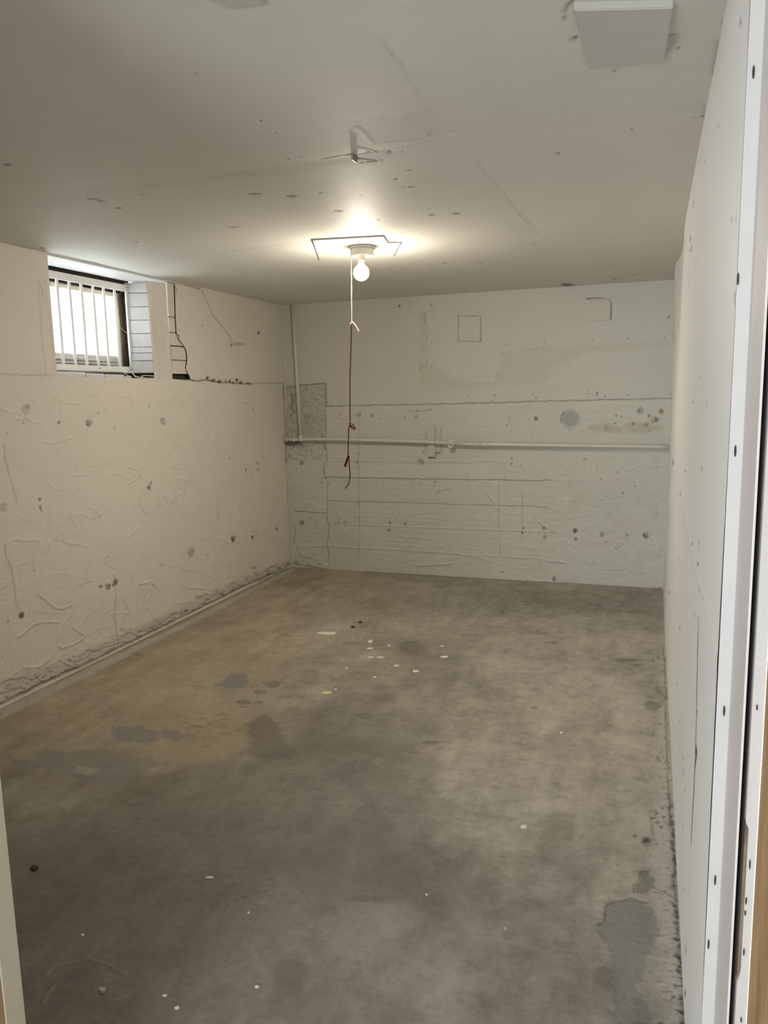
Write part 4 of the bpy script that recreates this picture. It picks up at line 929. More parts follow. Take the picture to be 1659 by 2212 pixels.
["c",[[.053,2.265],[.072,2.261],[.091,2.249],[.1,2.241]],.0025,.7,-3,0],
["c",[[.043,2.683],[.045,2.598],[.049,2.535]],.0027,.8,-2,0],
["c",[[.1,2.214],[.109,2.2],[.116,2.181]],.0029,.8,-3,0],
["s",[.058,2.71],[.009,.003],[-.0,-.013],.8,-3,0,.35],
["s",[.048,2.675],[.012,.004],[-.0,-.006],.8,-3,0,.35],
["s",[.082,2.692],[.009,.003],[-.0,-.006],.8,-3,0,.35],
["s",[.075,2.622],[.008,.002],[-.0,-.009],.8,-3,0,.35],
["s",[.06,2.648],[.008,.002],[-.0,-.012],.8,-3,0,.35],
["s",[-.011,2.536],[.009,.003],[.0,-.009],.8,-3,0,.35],
["s",[.026,2.528],[.013,.004],[.0,-.017],.8,-3,0,.35],
["s",[.031,2.465],[.006,.002],[.0,-.005],.8,-3,0,.35],
["s",[.111,2.532],[.009,.003],[-.0,-.011],.8,-3,0,.35],
["s",[.106,2.502],[.006,.002],[-.0,-.008],.8,-3,0,.35],
["s",[.094,1.829],[.005,.002],[-.0,-.008],.8,-3,0,.35],
["s",[.087,1.816],[.003,.001],[-.0,-.005],.8,-3,0,.35],
["s",[.106,1.983],[.008,.003],[-.0,-.005],.8,-3,0,.35],
["s",[.112,2.097],[.004,.001],[-.0,-.01],.8,-3,0,.35],
["s",[.074,1.949],[.003,.001],[-.0,-.005],.8,-3,0,.35],
["s",[.078,1.844],[.011,.004],[-.0,-.002],.8,-3,0,.35],
["s",[.064,1.737],[.006,.002],[-.0,-.006],.8,-3,0,.35],
["s",[.038,1.761],[.002,.001],[.0,-.003],.8,-3,0,.35],
["s",[.05,4.343],[.008,.002],[-.0,-.028],.55,-2,8,.6],
["s",[.096,4.178],[.008,.002],[-.0,-.01],.55,-2,8,.6],
["s",[.083,2.116],[.003,.001],[-.0,-.008],.55,-2,8,.6],
["s",[.084,3.803],[.003,.001],[-.0,-.018],.55,-2,8,.6],
["s",[.079,3.891],[.008,.002],[-.0,-.023],.55,-2,8,.6],
["s",[.101,2.122],[.002,.001],[-.0,-.006],.55,-2,8,.6],
["s",[.079,1.933],[.003,.001],[-.0,-.003],.55,-2,8,.6],
["s",[.073,4.4],[.01,.003],[-.0,-.02],.55,-2,8,.6],
["s",[.099,1.863],[.002,.001],[-.0,-.003],.55,-2,8,.6],
["s",[.112,1.812],[.002,.001],[-.0,-.002],.55,-2,8,.6],
["s",[.085,2.908],[.006,.002],[-.0,-.011],.55,-2,8,.6],
["s",[.097,3.525],[.003,.001],[-.0,-.013],.55,-2,8,.6],
["s",[.078,2.17],[.006,.002],[-.0,-.003],.55,-2,8,.6],
["s",[.1,3.178],[.006,.002],[-.0,-.011],.55,-2,8,.6],
["s",[.074,1.857],[.003,.001],[-.0,-.005],.55,-2,8,.6],
["s",[.1,1.951],[.003,.001],[-.0,-.002],.55,-2,8,.6],
["s",[.071,3.199],[.004,.001],[-.0,-.013],.55,-2,8,.6],
["s",[.065,2.247],[.006,.002],[-.0,-.003],.55,-2,8,.6],
["s",[.108,2.048],[.004,.001],[-.0,-.007],.55,-2,8,.6],
["s",[.103,2.368],[.002,.001],[-.0,-.01],.55,-2,8,.6],
["s",[.081,2.819],[.004,.001],[-.0,-.008],.55,-2,8,.6],
["s",[.076,2.974],[.003,.001],[-.0,-.005],.55,-2,8,.6],
["s",[.064,2.117],[.002,.001],[-.0,-.004],.55,-2,8,.6],
["s",[.078,3.497],[.009,.003],[-.0,-.017],.55,-2,8,.6],
["s",[.101,1.871],[.003,.001],[-.0,-.003],.55,-2,8,.6],
["s",[.113,4.257],[.008,.002],[-.0,-.014],.55,-2,8,.6],
["s",[.035,3.804],[.01,.003],[.0,-.014],.55,-2,8,.6],
["s",[.108,3.85],[.009,.003],[-.0,-.008],.55,-2,8,.6],
["s",[.036,2.439],[.005,.001],[.0,-.006],.55,-2,8,.6],
["s",[.066,3.153],[.006,.002],[-.0,-.017],.55,-2,8,.6],
["s",[.105,2.712],[.007,.002],[-.0,-.007],.55,-2,8,.6],
["s",[.08,2.264],[.006,.002],[-.0,-.005],.55,-2,8,.6],
["s",[.099,1.985],[.002,.001],[-.0,-.007],.55,-2,8,.6],
["s",[.112,2.621],[.004,.001],[-.0,-.011],.55,-2,8,.6],
["s",[.09,2.381],[.006,.002],[-.0,-.004],.55,-2,8,.6],
["s",[.115,2.611],[.006,.002],[-.0,-.008],.55,-2,8,.6],
["s",[.099,3.7],[.008,.002],[-.0,-.007],.55,-2,8,.6],
["s",[.072,1.74],[.002,.001],[-.0,-.002],.55,-2,8,.6],
["s",[.069,3.903],[.01,.003],[-.0,-.009],.55,-2,8,.6],
["s",[.101,2.158],[.002,.001],[-.0,-.006],.55,-2,8,.6],
["s",[.108,3.235],[.007,.002],[-.0,-.006],.55,-2,8,.6],
["s",[.107,2.057],[.003,.001],[-.0,-.005],.55,-2,8,.6],
["s",[.053,2.246],[.006,.002],[-.0,-.004],.55,-2,8,.6],
["s",[.11,2.971],[.008,.002],[-.0,-.005],.55,-2,8,.6],
["s",[.04,2.712],[.003,.001],[.0,-.01],.55,-2,8,.6],
["s",[.073,2.056],[.005,.002],[-.0,-.002],.55,-2,8,.6],
["s",[.093,1.81],[.004,.001],[-.0,-.003],.55,-2,8,.6],
["s",[.061,1.936],[.004,.001],[-.0,-.004],.55,-2,8,.6],
["s",[.068,2.094],[.004,.001],[-.0,-.007],.55,-2,8,.6],
["s",[.112,3.594],[.006,.002],[-.0,-.005],.55,-2,8,.6],
["s",[.107,2.017],[.002,.001],[-.0,-.005],.55,-2,8,.6],
["s",[.056,2.574],[.002,.001],[-.0,-.005],.55,-2,8,.6],
["s",[.102,1.776],[.005,.001],[-.0,-.004],.55,-2,8,.6],
["s",[.096,2.822],[.006,.002],[-.0,-.006],.55,-2,8,.6],
["s",[.067,3.148],[.006,.002],[-.0,-.014],.55,-2,8,.6],
["s",[.112,2.535],[.004,.001],[-.0,-.005],.55,-2,8,.6],
["s",[.087,2.094],[.005,.002],[-.0,-.005],.55,-2,8,.6],
["s",[.086,2.174],[.002,.001],[-.0,-.004],.55,-2,8,.6],
["s",[.109,1.947],[.001,.0],[-.0,-.006],.55,-2,8,.6],
["s",[.104,3.832],[.006,.002],[-.0,-.014],.55,-2,8,.6],
["s",[.079,1.99],[.002,.0],[-.0,-.006],.55,-2,8,.6],
["s",[.11,2.052],[.004,.001],[-.0,-.007],.55,-2,8,.6],
["s",[.102,2.307],[.005,.001],[-.0,-.003],.55,-2,8,.6],
["s",[.059,1.872],[.006,.002],[-.0,-.003],.55,-2,8,.6],
["s",[.105,4.036],[.006,.002],[-.0,-.009],.55,-2,8,.6],
["s",[.101,3.348],[.002,.001],[-.0,-.011],.55,-2,8,.6],
["s",[.11,3.075],[.003,.001],[-.0,-.016],.55,-2,8,.6],
["s",[.086,1.868],[.004,.001],[-.0,-.003],.55,-2,8,.6],
["s",[.084,2.77],[.002,.001],[-.0,-.008],.55,-2,8,.6],
["s",[.106,2.051],[.005,.001],[-.0,-.007],.55,-2,8,.6],
["s",[.11,2.187],[.006,.002],[-.0,-.007],.55,-2,8,.6],
["s",[.051,2.725],[.006,.002],[-.0,-.01],.55,-2,8,.6],
["s",[.108,1.891],[.002,.001],[-.0,-.003],.55,-2,8,.6],
["s",[.08,3.232],[.007,.002],[-.0,-.015],.55,-2,8,.6],
["s",[.052,3.441],[.005,.002],[-.0,-.006],.55,-2,8,.6],
["s",[.103,2.323],[.003,.001],[-.0,-.003],.55,-2,8,.6],
["s",[.096,3.11],[.005,.002],[-.0,-.005],.55,-2,8,.6],
["s",[.112,4.384],[.008,.002],[-.0,-.03],.55,-2,8,.6],
["s",[.084,1.948],[.002,.001],[-.0,-.003],.55,-2,8,.6],
["s",[.042,4.359],[.003,.001],[.0,-.022],.55,-2,8,.6],
["s",[.062,2.053],[.004,.001],[-.0,-.007],.55,-2,8,.6],
["s",[.107,2.32],[.004,.001],[-.0,-.004],.55,-2,8,.6],
["s",[.06,2.702],[.003,.001],[-.0,-.006],.55,-2,8,.6],
["s",[.095,1.976],[.002,.001],[-.0,-.005],.55,-2,8,.6],
["s",[.092,3.347],[.003,.001],[-.0,-.015],.55,-2,8,.6],
["s",[.078,2.756],[.004,.001],[-.0,-.012],.55,-2,8,.6],
["s",[.099,2.032],[.002,.001],[-.0,-.005],.55,-2,8,.6],
["s",[.066,3.939],[.008,.002],[-.0,-.024],.55,-2,8,.6],
["s",[.08,2.259],[.004,.001],[-.0,-.005],.55,-2,8,.6],
["s",[.104,3.627],[.005,.001],[-.0,-.013],.55,-2,8,.6],
["s",[.102,4.008],[.005,.002],[-.0,-.008],.55,-2,8,.6],
["s",[.093,3.062],[.008,.003],[-.0,-.008],.55,-2,8,.6],
["s",[.067,3.872],[.003,.001],[-.0,-.013],.55,-2,8,.6],
["s",[.048,3.374],[.007,.002],[-.0,-.011],.55,-2,8,.6],
["s",[.094,3.868],[.008,.002],[-.0,-.015],.55,-2,8,.6],
["s",[.095,1.901],[.002,.001],[-.0,-.003],.55,-2,8,.6],
["s",[.109,3.121],[.006,.002],[-.0,-.008],.55,-2,8,.6],
["s",[.057,2.511],[.006,.002],[-.0,-.008],.55,-2,8,.6],
["s",[.091,2.649],[.004,.001],[-.0,-.007],.55,-2,8,.6],
["s",[.075,3.705],[.006,.002],[-.0,-.021],.55,-2,8,.6],
["s",[.085,3.049],[.006,.002],[-.0,-.006],.55,-2,8,.6],
["s",[.083,2.66],[.006,.002],[-.0,-.003],.55,-2,8,.6],
["s",[.111,3.822],[.003,.001],[-.0,-.008],.55,-2,8,.6],
["s",[.049,2.267],[.003,.001],[-.0,-.007],.55,-2,8,.6],
["s",[.093,4.209],[.006,.002],[-.0,-.022],.55,-2,8,.6],
["s",[.11,2.52],[.006,.002],[-.0,-.01],.55,-2,8,.6],
["s",[.104,2.298],[.004,.001],[-.0,-.005],.55,-2,8,.6],
["s",[.099,2.286],[.002,.001],[-.0,-.009],.55,-2,8,.6],
["s",[.098,2.862],[.008,.002],[-.0,-.008],.55,-2,8,.6],
["s",[.046,1.905],[.006,.002],[.0,-.002],.55,-2,8,.6],
["s",[.11,2.083],[.003,.001],[-.0,-.003],.55,-2,8,.6],
["s",[.08,2.746],[.007,.002],[-.0,-.007],.55,-2,8,.6],
["s",[.089,3.217],[.006,.002],[-.0,-.01],.55,-2,8,.6],
["s",[.091,3.113],[.002,.001],[-.0,-.014],.55,-2,8,.6],
["s",[.114,2.23],[.004,.001],[-.0,-.006],.55,-2,8,.6],
["s",[.081,1.858],[.005,.001],[-.0,-.003],.55,-2,8,.6],
["s",[.1,2.954],[.008,.002],[-.0,-.004],.55,-2,8,.6],
["s",[.103,2.541],[.003,.001],[-.0,-.007],.55,-2,8,.6],
["s",[.097,4.145],[.01,.003],[-.0,-.012],.55,-2,8,.6],
["s",[.022,2.617],[.002,.001],[.0,-.004],.55,-2,8,.6],
["s",[.085,3.452],[.004,.001],[-.0,-.006],.55,-2,8,.6],
["s",[.111,3.817],[.011,.003],[-.0,-.019],.55,-2,8,.6],
["s",[.089,1.837],[.002,.001],[-.0,-.002],.55,-2,8,.6],
["s",[.065,3.16],[.003,.001],[-.0,-.007],.55,-2,8,.6],
["s",[.111,2.127],[.003,.001],[-.0,-.007],.55,-2,8,.6],
["s",[.115,1.935],[.005,.001],[-.0,-.005],.55,-2,8,.6],
["s",[.088,1.847],[.004,.001],[-.0,-.003],.55,-2,8,.6],
["s",[.101,4.198],[.005,.001],[-.0,-.017],.55,-2,8,.6],
["s",[.091,3.763],[.006,.002],[-.0,-.023],.55,-2,8,.6],
["s",[.103,2.57],[.006,.002],[-.0,-.009],.55,-2,8,.6],
["s",[.101,2.348],[.003,.001],[-.0,-.007],.55,-2,8,.6],
["s",[.089,1.921],[.005,.002],[-.0,-.003],.55,-2,8,.6],
["s",[.069,3.624],[.004,.001],[-.0,-.006],.55,-2,8,.6],
["s",[.112,3.069],[.004,.001],[-.0,-.006],.55,-2,8,.6],
["s",[.094,2.214],[.005,.002],[-.0,-.004],.55,-2,8,.6],
["s",[.103,1.84],[.002,.001],[-.0,-.004],.55,-2,8,.6],
["s",[.111,2.151],[.006,.002],[-.0,-.006],.55,-2,8,.6],
["s",[.08,2.165],[.002,.001],[-.0,-.003],.55,-2,8,.6],
["s",[.101,2.619],[.006,.002],[-.0,-.006],.55,-2,8,.6],
["s",[.111,2.599],[.005,.001],[-.0,-.01],.55,-2,8,.6],
["s",[.073,3.058],[.006,.002],[-.0,-.008],.55,-2,8,.6],
["s",[.098,3.14],[.005,.002],[-.0,-.012],.55,-2,8,.6],
["s",[.093,2.248],[.004,.001],[-.0,-.004],.55,-2,8,.6],
["s",[.086,3.847],[.01,.003],[-.0,-.007],.55,-2,8,.6],
["s",[.113,2.546],[.003,.001],[-.0,-.004],.55,-2,8,.6],
["s",[.107,2.784],[.007,.002],[-.0,-.004],.55,-2,8,.6],
["s",[.099,2.916],[.002,.001],[-.0,-.006],.55,-2,8,.6],
["s",[.072,3.125],[.008,.002],[-.0,-.01],.55,-2,8,.6],
["s",[.077,3.206],[.003,.001],[-.0,-.013],.55,-2,8,.6],
["s",[.111,2.125],[.004,.001],[-.0,-.005],.55,-2,8,.6],
["c",[[.1,4.583],[.107,4.341],[.105,3.858],[.101,3.322],[.103,2.911],[.109,2.648],[.112,2.425],[.112,2.211],[.114,2.012],[.116,1.844],[.116,1.751]],.006,.55,-4,8],
["s",[.108,1.932],[.003,.001],[-.0,-.009],.7,-4,8,.6],
["s",[.114,2.032],[.004,.001],[-.0,-.011],.7,-4,8,.6],
["s",[.108,2.352],[.007,.002],[-.0,-.018],.7,-4,8,.6],
["s",[.111,1.989],[.006,.002],[-.0,-.011],.7,-4,8,.6],
["s",[.107,2.536],[.003,.001],[-.0,-.018],.7,-4,8,.6],
["s",[.108,2.542],[.007,.002],[-.0,-.015],.7,-4,8,.6],
["s",[.115,1.977],[.008,.002],[-.0,-.008],.7,-4,8,.6],
["s",[.109,2.126],[.009,.003],[-.0,-.008],.7,-4,8,.6],
["s",[.114,1.984],[.007,.002],[-.0,-.011],.7,-4,8,.6],
["s",[.115,2.156],[.007,.002],[-.0,-.015],.7,-4,8,.6],
["s",[.104,2.661],[.008,.003],[-.0,-.024],.7,-4,8,.6],
["s",[.115,1.906],[.007,.002],[-.0,-.004],.7,-4,8,.6],
["s",[.102,2.279],[.008,.002],[-.0,-.009],.7,-4,8,.6],
["s",[.109,1.933],[.005,.002],[-.0,-.01],.7,-4,8,.6],
["s",[.109,2.055],[.008,.003],[-.0,-.01],.7,-4,8,.6],
["s",[.108,2.204],[.007,.002],[-.0,-.012],.7,-4,8,.6],
["s",[.107,2.824],[.007,.002],[-.0,-.008],.7,-4,8,.6],
["s",[.113,2.597],[.01,.003],[-.0,-.011],.7,-4,8,.6],
["s",[.113,2.443],[.008,.002],[-.0,-.014],.7,-4,8,.6],
["s",[.113,1.829],[.005,.002],[-.0,-.006],.7,-4,8,.6],
["s",[.115,2.498],[.004,.001],[-.0,-.008],.7,-4,8,.6],
["s",[.115,2.423],[.008,.003],[-.001,-.02],.7,-4,8,.6],
["s",[.115,2.372],[.007,.002],[-.0,-.012],.7,-4,8,.6],
["s",[.108,2.709],[.007,.002],[-.0,-.011],.7,-4,8,.6],
["s",[.114,2.668],[.006,.002],[-.0,-.02],.7,-4,8,.6],
["s",[.113,2.152],[.008,.003],[-.0,-.008],.7,-4,8,.6],
["s",[.105,1.788],[.004,.001],[-.0,-.003],.7,-4,8,.6],
["s",[.111,2.496],[.01,.003],[-.0,-.017],.7,-4,8,.6],
["s",[.116,1.964],[.004,.001],[-.0,-.008],.7,-4,8,.6],
["s",[.116,1.82],[.007,.002],[-.0,-.004],.7,-4,8,.6],
["s",[.112,1.759],[.003,.001],[-.0,-.007],.7,-4,8,.6],
["s",[.114,2.176],[.005,.002],[-.0,-.008],.7,-4,8,.6],
["s",[.112,1.789],[.006,.002],[-.0,-.005],.7,-4,8,.6],
["s",[.114,2.287],[.003,.001],[-.0,-.008],.7,-4,8,.6],
["s",[.112,1.752],[.006,.002],[-.0,-.009],.7,-4,8,.6],
["s",[.11,2.175],[.005,.002],[-.0,-.006],.7,-4,8,.6],
["s",[.108,2.859],[.003,.001],[-.0,-.021],.7,-4,8,.6],
["s",[.11,2.392],[.004,.001],[-.0,-.01],.7,-4,8,.6],
["s",[.112,2.206],[.006,.002],[-.0,-.005],.7,-4,8,.6],
["s",[.099,2.76],[.01,.003],[-.0,-.018],.7,-4,8,.6],
["s",[.114,2.454],[.009,.003],[-.001,-.02],.7,-4,8,.6],
["s",[.114,2.03],[.003,.001],[-.0,-.009],.7,-4,8,.6],
["s",[.113,1.877],[.004,.001],[-.0,-.004],.7,-4,8,.6],
["s",[.113,2.175],[.004,.001],[-.0,-.01],.7,-4,8,.6],
["s",[.111,1.829],[.006,.002],[-.0,-.004],.7,-4,8,.6],
["s",[.113,1.789],[.007,.002],[-.0,-.007],.7,-4,8,.6],
["s",[.112,1.837],[.004,.001],[-.0,-.012],.7,-4,8,.6],
["s",[.101,1.873],[.007,.002],[-.0,-.01],.7,-4,8,.6],
["s",[.112,2.784],[.01,.003],[-.0,-.02],.7,-4,8,.6],
["s",[.102,2.84],[.006,.002],[-.0,-.014],.7,-4,8,.6],
["s",[.113,2.626],[.006,.002],[-.0,-.011],.7,-4,8,.6],
["s",[.107,2.298],[.009,.003],[-.0,-.013],.7,-4,8,.6],
["s",[.115,1.95],[.007,.002],[-.0,-.004],.7,-4,8,.6],
["s",[.114,2.588],[.008,.003],[-.0,-.019],.7,-4,8,.6],
["s",[.106,2.076],[.005,.002],[-.0,-.006],.7,-4,8,.6],
["s",[.113,2.554],[.004,.001],[-.0,-.006],.7,-4,8,.6],
["s",[.112,1.785],[.004,.001],[-.0,-.005],.7,-4,8,.6],
["s",[.114,1.924],[.005,.002],[-.0,-.005],.7,-4,8,.6],
["s",[.115,1.839],[.005,.002],[-.0,-.005],.7,-4,8,.6],
["s",[.115,2.055],[.005,.001],[-.0,-.007],.7,-4,8,.6],
["p",[[-3.006,2.752],[-2.985,3.396],[-2.962,4.289],[-2.991,5.974],[-2.911,5.919],[-2.894,4.188],[-2.897,3.291],[-2.9,2.648]],.65,3,2,.02,.02],
["p",[[-2.975,5.978],[-1.807,5.917],[-.751,5.962],[.093,5.96],[.092,5.903],[-.742,5.889],[-1.788,5.855],[-2.943,5.911]],.35,1,5,.02,.01],
["s",[-1.032,2.789],[.022,.007],[.011,-.03],.35,0,5,.2]]
MARKS['ceil'] = [["s",[-1.064,2.055],[.004,.002],[-.003,.005],1,-3,0,.35],
["s",[-1.071,2.16],[.003,.001],[-.002,.004],1,-3,0,.35],
["s",[-1.057,1.713],[.004,.002],[-.003,.005],.7,-3,0,.35],
["s",[-1.086,1.863],[.003,.001],[-.002,.004],.6,-3,0,.35],
["s",[-1.305,1.756],[.005,.002],[-.004,.005],.5,-3,0,.35],
["s",[-2.064,2.709],[.012,.005],[-.007,.009],1,-3,0,.35],
["s",[-2.023,2.097],[.016,.007],[-.01,.01],.6,-3,0,.35],
["s",[-2.054,2.552],[.022,.01],[-.01,.012],.6,-3,0,.35],
["s",[-2.054,2.591],[.016,.007],[-.009,.012],.6,-3,0,.35],
["s",[-1.151,2.397],[.004,.002],[-.003,.006],.8,-3,0,.35],
["s",[-1.105,2.396],[.006,.002],[-.003,.006],.8,-3,0,.35],
["s",[-1.029,2.45],[.004,.002],[-.003,.006],.7,-3,0,.35],
["s",[-2.949,3.243],[.012,.006],[-.013,.014],.8,-3,0,.35],
["s",[-1.44,2.355],[.004,.002],[-.003,.004],.6,-3,0,.35],
["s",[-1.574,2.564],[.005,.002],[-.004,.006],.5,-3,0,.35],
["s",[-1.853,2.575],[.005,.002],[-.005,.007],.7,-3,0,.35],
["s",[-1.814,2.57],[.006,.003],[-.005,.007],.6,-3,0,.35],
["s",[-1.47,2.738],[.026,.011],[-.007,.012],.4,-3,0,.35],
["s",[-1.225,2.825],[.006,.003],[-.003,.007],.5,-3,0,.35],
["s",[-1.349,2.822],[.016,.007],[-.006,.013],.3,-3,0,.35],
["s",[-2.431,3.319],[.012,.006],[-.009,.011],.6,-3,0,.35],
["s",[-1.281,3.125],[.021,.01],[-.006,.015],.8,-3,0,.35],
["s",[-1.832,3.225],[.027,.012],[-.006,.01],.5,-3,0,.35],
["s",[-1.169,3.346],[.005,.002],[-.004,.011],.9,-3,0,.35],
["s",[-.902,2.767],[.005,.002],[-.004,.011],.9,-3,0,.35],
["s",[-.907,2.872],[.005,.002],[-.004,.014],.7,-3,0,.35],
["s",[-.885,2.889],[.016,.007],[-.003,.009],.6,-3,0,.35],
["s",[-.826,2.681],[.009,.004],[-.003,.011],.5,-3,0,.35],
["s",[-.915,3.255],[.014,.007],[-.003,.009],.6,-3,0,.35],
["s",[-.936,3.365],[.015,.007],[-.005,.017],.5,-3,0,.35],
["s",[-.828,3.387],[.019,.008],[-.003,.014],.7,-3,0,.35],
["s",[-1.405,4.229],[.006,.003],[-.009,.028],.9,-3,0,.35],
["s",[-1.387,4.159],[.005,.002],[-.009,.027],.8,-3,0,.35],
["s",[-.318,2.692],[.006,.002],[-.001,.013],.9,-3,0,.35],
["s",[-.115,2.084],[.003,.001],[-.001,.011],.8,-3,0,.35],
["s",[-.186,1.868],[.006,.002],[-.001,.014],.8,-3,0,.35],
["s",[-.086,2.546],[.004,.002],[-.0,.009],.8,-3,0,.35],
["s",[.032,2.013],[.003,.001],[.0,.008],.9,-3,0,.35],
["s",[.119,1.922],[.004,.002],[.001,.012],1,-3,0,.35],
["s",[.119,2.198],[.004,.002],[.001,.009],.9,-3,0,.35],
["s",[.113,2.517],[.008,.003],[.0,.008],.8,-3,0,.35],
["s",[-.944,2.531],[.003,.001],[-.003,.007],1,-3,0,.35],
["s",[-.923,2.528],[.003,.001],[-.003,.007],.9,-3,0,.35],
["s",[-.911,2.534],[.003,.001],[-.003,.007],.9,-3,0,.35],
["s",[-.896,2.535],[.003,.001],[-.003,.007],.9,-3,0,.35],
["s",[-.874,2.533],[.002,.001],[-.002,.006],.8,-3,0,.35],
["s",[-.785,2.481],[.003,.001],[-.003,.009],.8,-3,0,.35],
["s",[-.883,2.429],[.005,.002],[-.005,.013],.5,-3,0,.35],
["s",[-.826,2.468],[.007,.003],[-.005,.014],.35,-3,0,.35],
["s",[-.943,2.482],[.008,.004],[-.007,.019],1,-3,0,.35],
["s",[-.952,2.483],[.004,.002],[-.007,.019],1,-3,0,.35],
["s",[-.735,3.467],[.004,.002],[-.002,.009],.6,-3,0,.35],
["s",[-.145,5.639],[.007,.004],[-.001,.034],.9,-3,0,.35],
["s",[-.277,5.757],[.015,.008],[-.002,.035],.7,-3,0,.35],
["s",[-.625,5.931],[.044,.023],[-.007,.064],.7,-3,0,.35],
["s",[-.612,1.522],[.002,.001],[-.001,.002],.4,-3,0,.35],
["s",[-.593,2.354],[.004,.002],[-.002,.008],.7,-3,0,.35],
["s",[.024,2.174],[.002,.001],[.0,.006],.3,-3,0,.35],
["s",[-.251,5.0],[.003,.001],[-.001,.018],.4,-3,0,.35],
["s",[-1.092,2.914],[.003,.001],[-.002,.006],.5,-3,0,.35],
["s",[-1.193,4.587],[.013,.006],[-.008,.032],.4,-3,0,.35],
["s",[-1.004,4.699],[.008,.004],[-.005,.025],.4,-3,0,.35],
["c",[[-.545,4.164],[-.579,3.627],[-.579,3.5],[-.579,3.068],[-.587,2.766],[-.587,2.691]],.0033,.3,-1,0],
["c",[[-.56,2.435],[-.565,2.397],[-.586,2.335]],.0031,.12,-.5,0],
["c",[[-.59,1.879],[-.587,1.785],[-.586,1.748]],.0062,.15,-1,0],
["c",[[-.601,2.187],[-.6,2.027],[-.584,1.826],[-.584,1.712]],.0066,.12,-1,0],
["c",[[-1.047,2.453],[-.978,2.445],[-.934,2.448]],.0027,.3,2,0],
["c",[[-.931,2.45],[-.881,2.445],[-.819,2.446],[-.671,2.412]],.0024,.3,-2,0],
["c",[[-.836,2.163],[-.804,2.16],[-.734,2.158]],.0044,.2,-.5,0],
["c",[[-.837,2.208],[-.837,2.286],[-.843,2.362]],.0023,.3,2,0],
["c",[[-.843,2.362],[-.749,2.374],[-.669,2.38]],.0032,.25,-1,0],
["c",[[-.668,2.349],[-.666,2.377],[-.652,2.396]],.0031,.4,3,5],
["p",[[-.829,2.158],[-.596,2.17],[-.604,2.349],[-.678,2.385],[-.842,2.358],[-.835,2.221]],.1,-1,8,.02,.02],
["c",[[-2.281,3.679],[-2.137,3.72],[-1.957,3.693],[-1.653,3.664]],.0031,.3,-1,0],
["c",[[-1.238,3.673],[-1.19,3.672],[-1.089,3.649]],.0029,.4,-1,0],
["c",[[-.793,3.632],[-.66,3.61],[-.607,3.666]],.0023,.25,-1,0],
["c",[[-.631,4.15],[-.588,4.13],[-.543,4.113]],.0041,.4,3,5],
["c",[[-.584,3.526],[-.577,3.68],[-.559,3.773]],.0046,.3,2,0],
["c",[[-3.032,3.359],[-3.06,3.561],[-3.102,3.797],[-3.134,4.13],[-3.125,4.352],[-3.118,4.519]],.0031,.6,-2,0],
["c",[[-1.934,2.502],[-1.956,2.464],[-1.964,2.412]],.002,.3,-1,0],
["c",[[-1.376,2.423],[-1.346,2.496]],.0018,.3,-1,0],
["c",[[-1.075,1.666],[-1.063,1.663]],.0013,.4,-1,0],
["c",[[-.193,1.743],[-.189,1.728],[-.181,1.711],[-.177,1.703]],.0046,.8,-5,0],
["c",[[-.195,1.759],[-.197,1.78]],.0047,.5,-3,0],
["s",[-.189,1.872],[.01,.004],[-.002,.019],.35,-2,0,.35],
["c",[[.008,1.937],[.019,1.941]],.0025,.8,-3,0],
["p",[[.01,1.938],[.028,1.943],[.034,1.974],[.006,2.034],[.003,1.986]],.35,-2,8,.01,.01],
["c",[[.115,2.007],[.115,2.111],[.118,2.197]],.0041,.5,-3,0],
["c",[[.12,2.184],[.123,2.293],[.126,2.397]],.0044,.25,3,5],
["c",[[.088,2.514],[.113,2.513]],.0032,.6,-2,0],
["c",[[.101,2.405],[.11,2.419],[.112,2.505]],.0047,.3,-1,0],
["p",[[-1.583,3.621],[-1.255,3.689],[-1.4,4.231],[-1.827,4.169]],.12,1,5,.03,.03]]
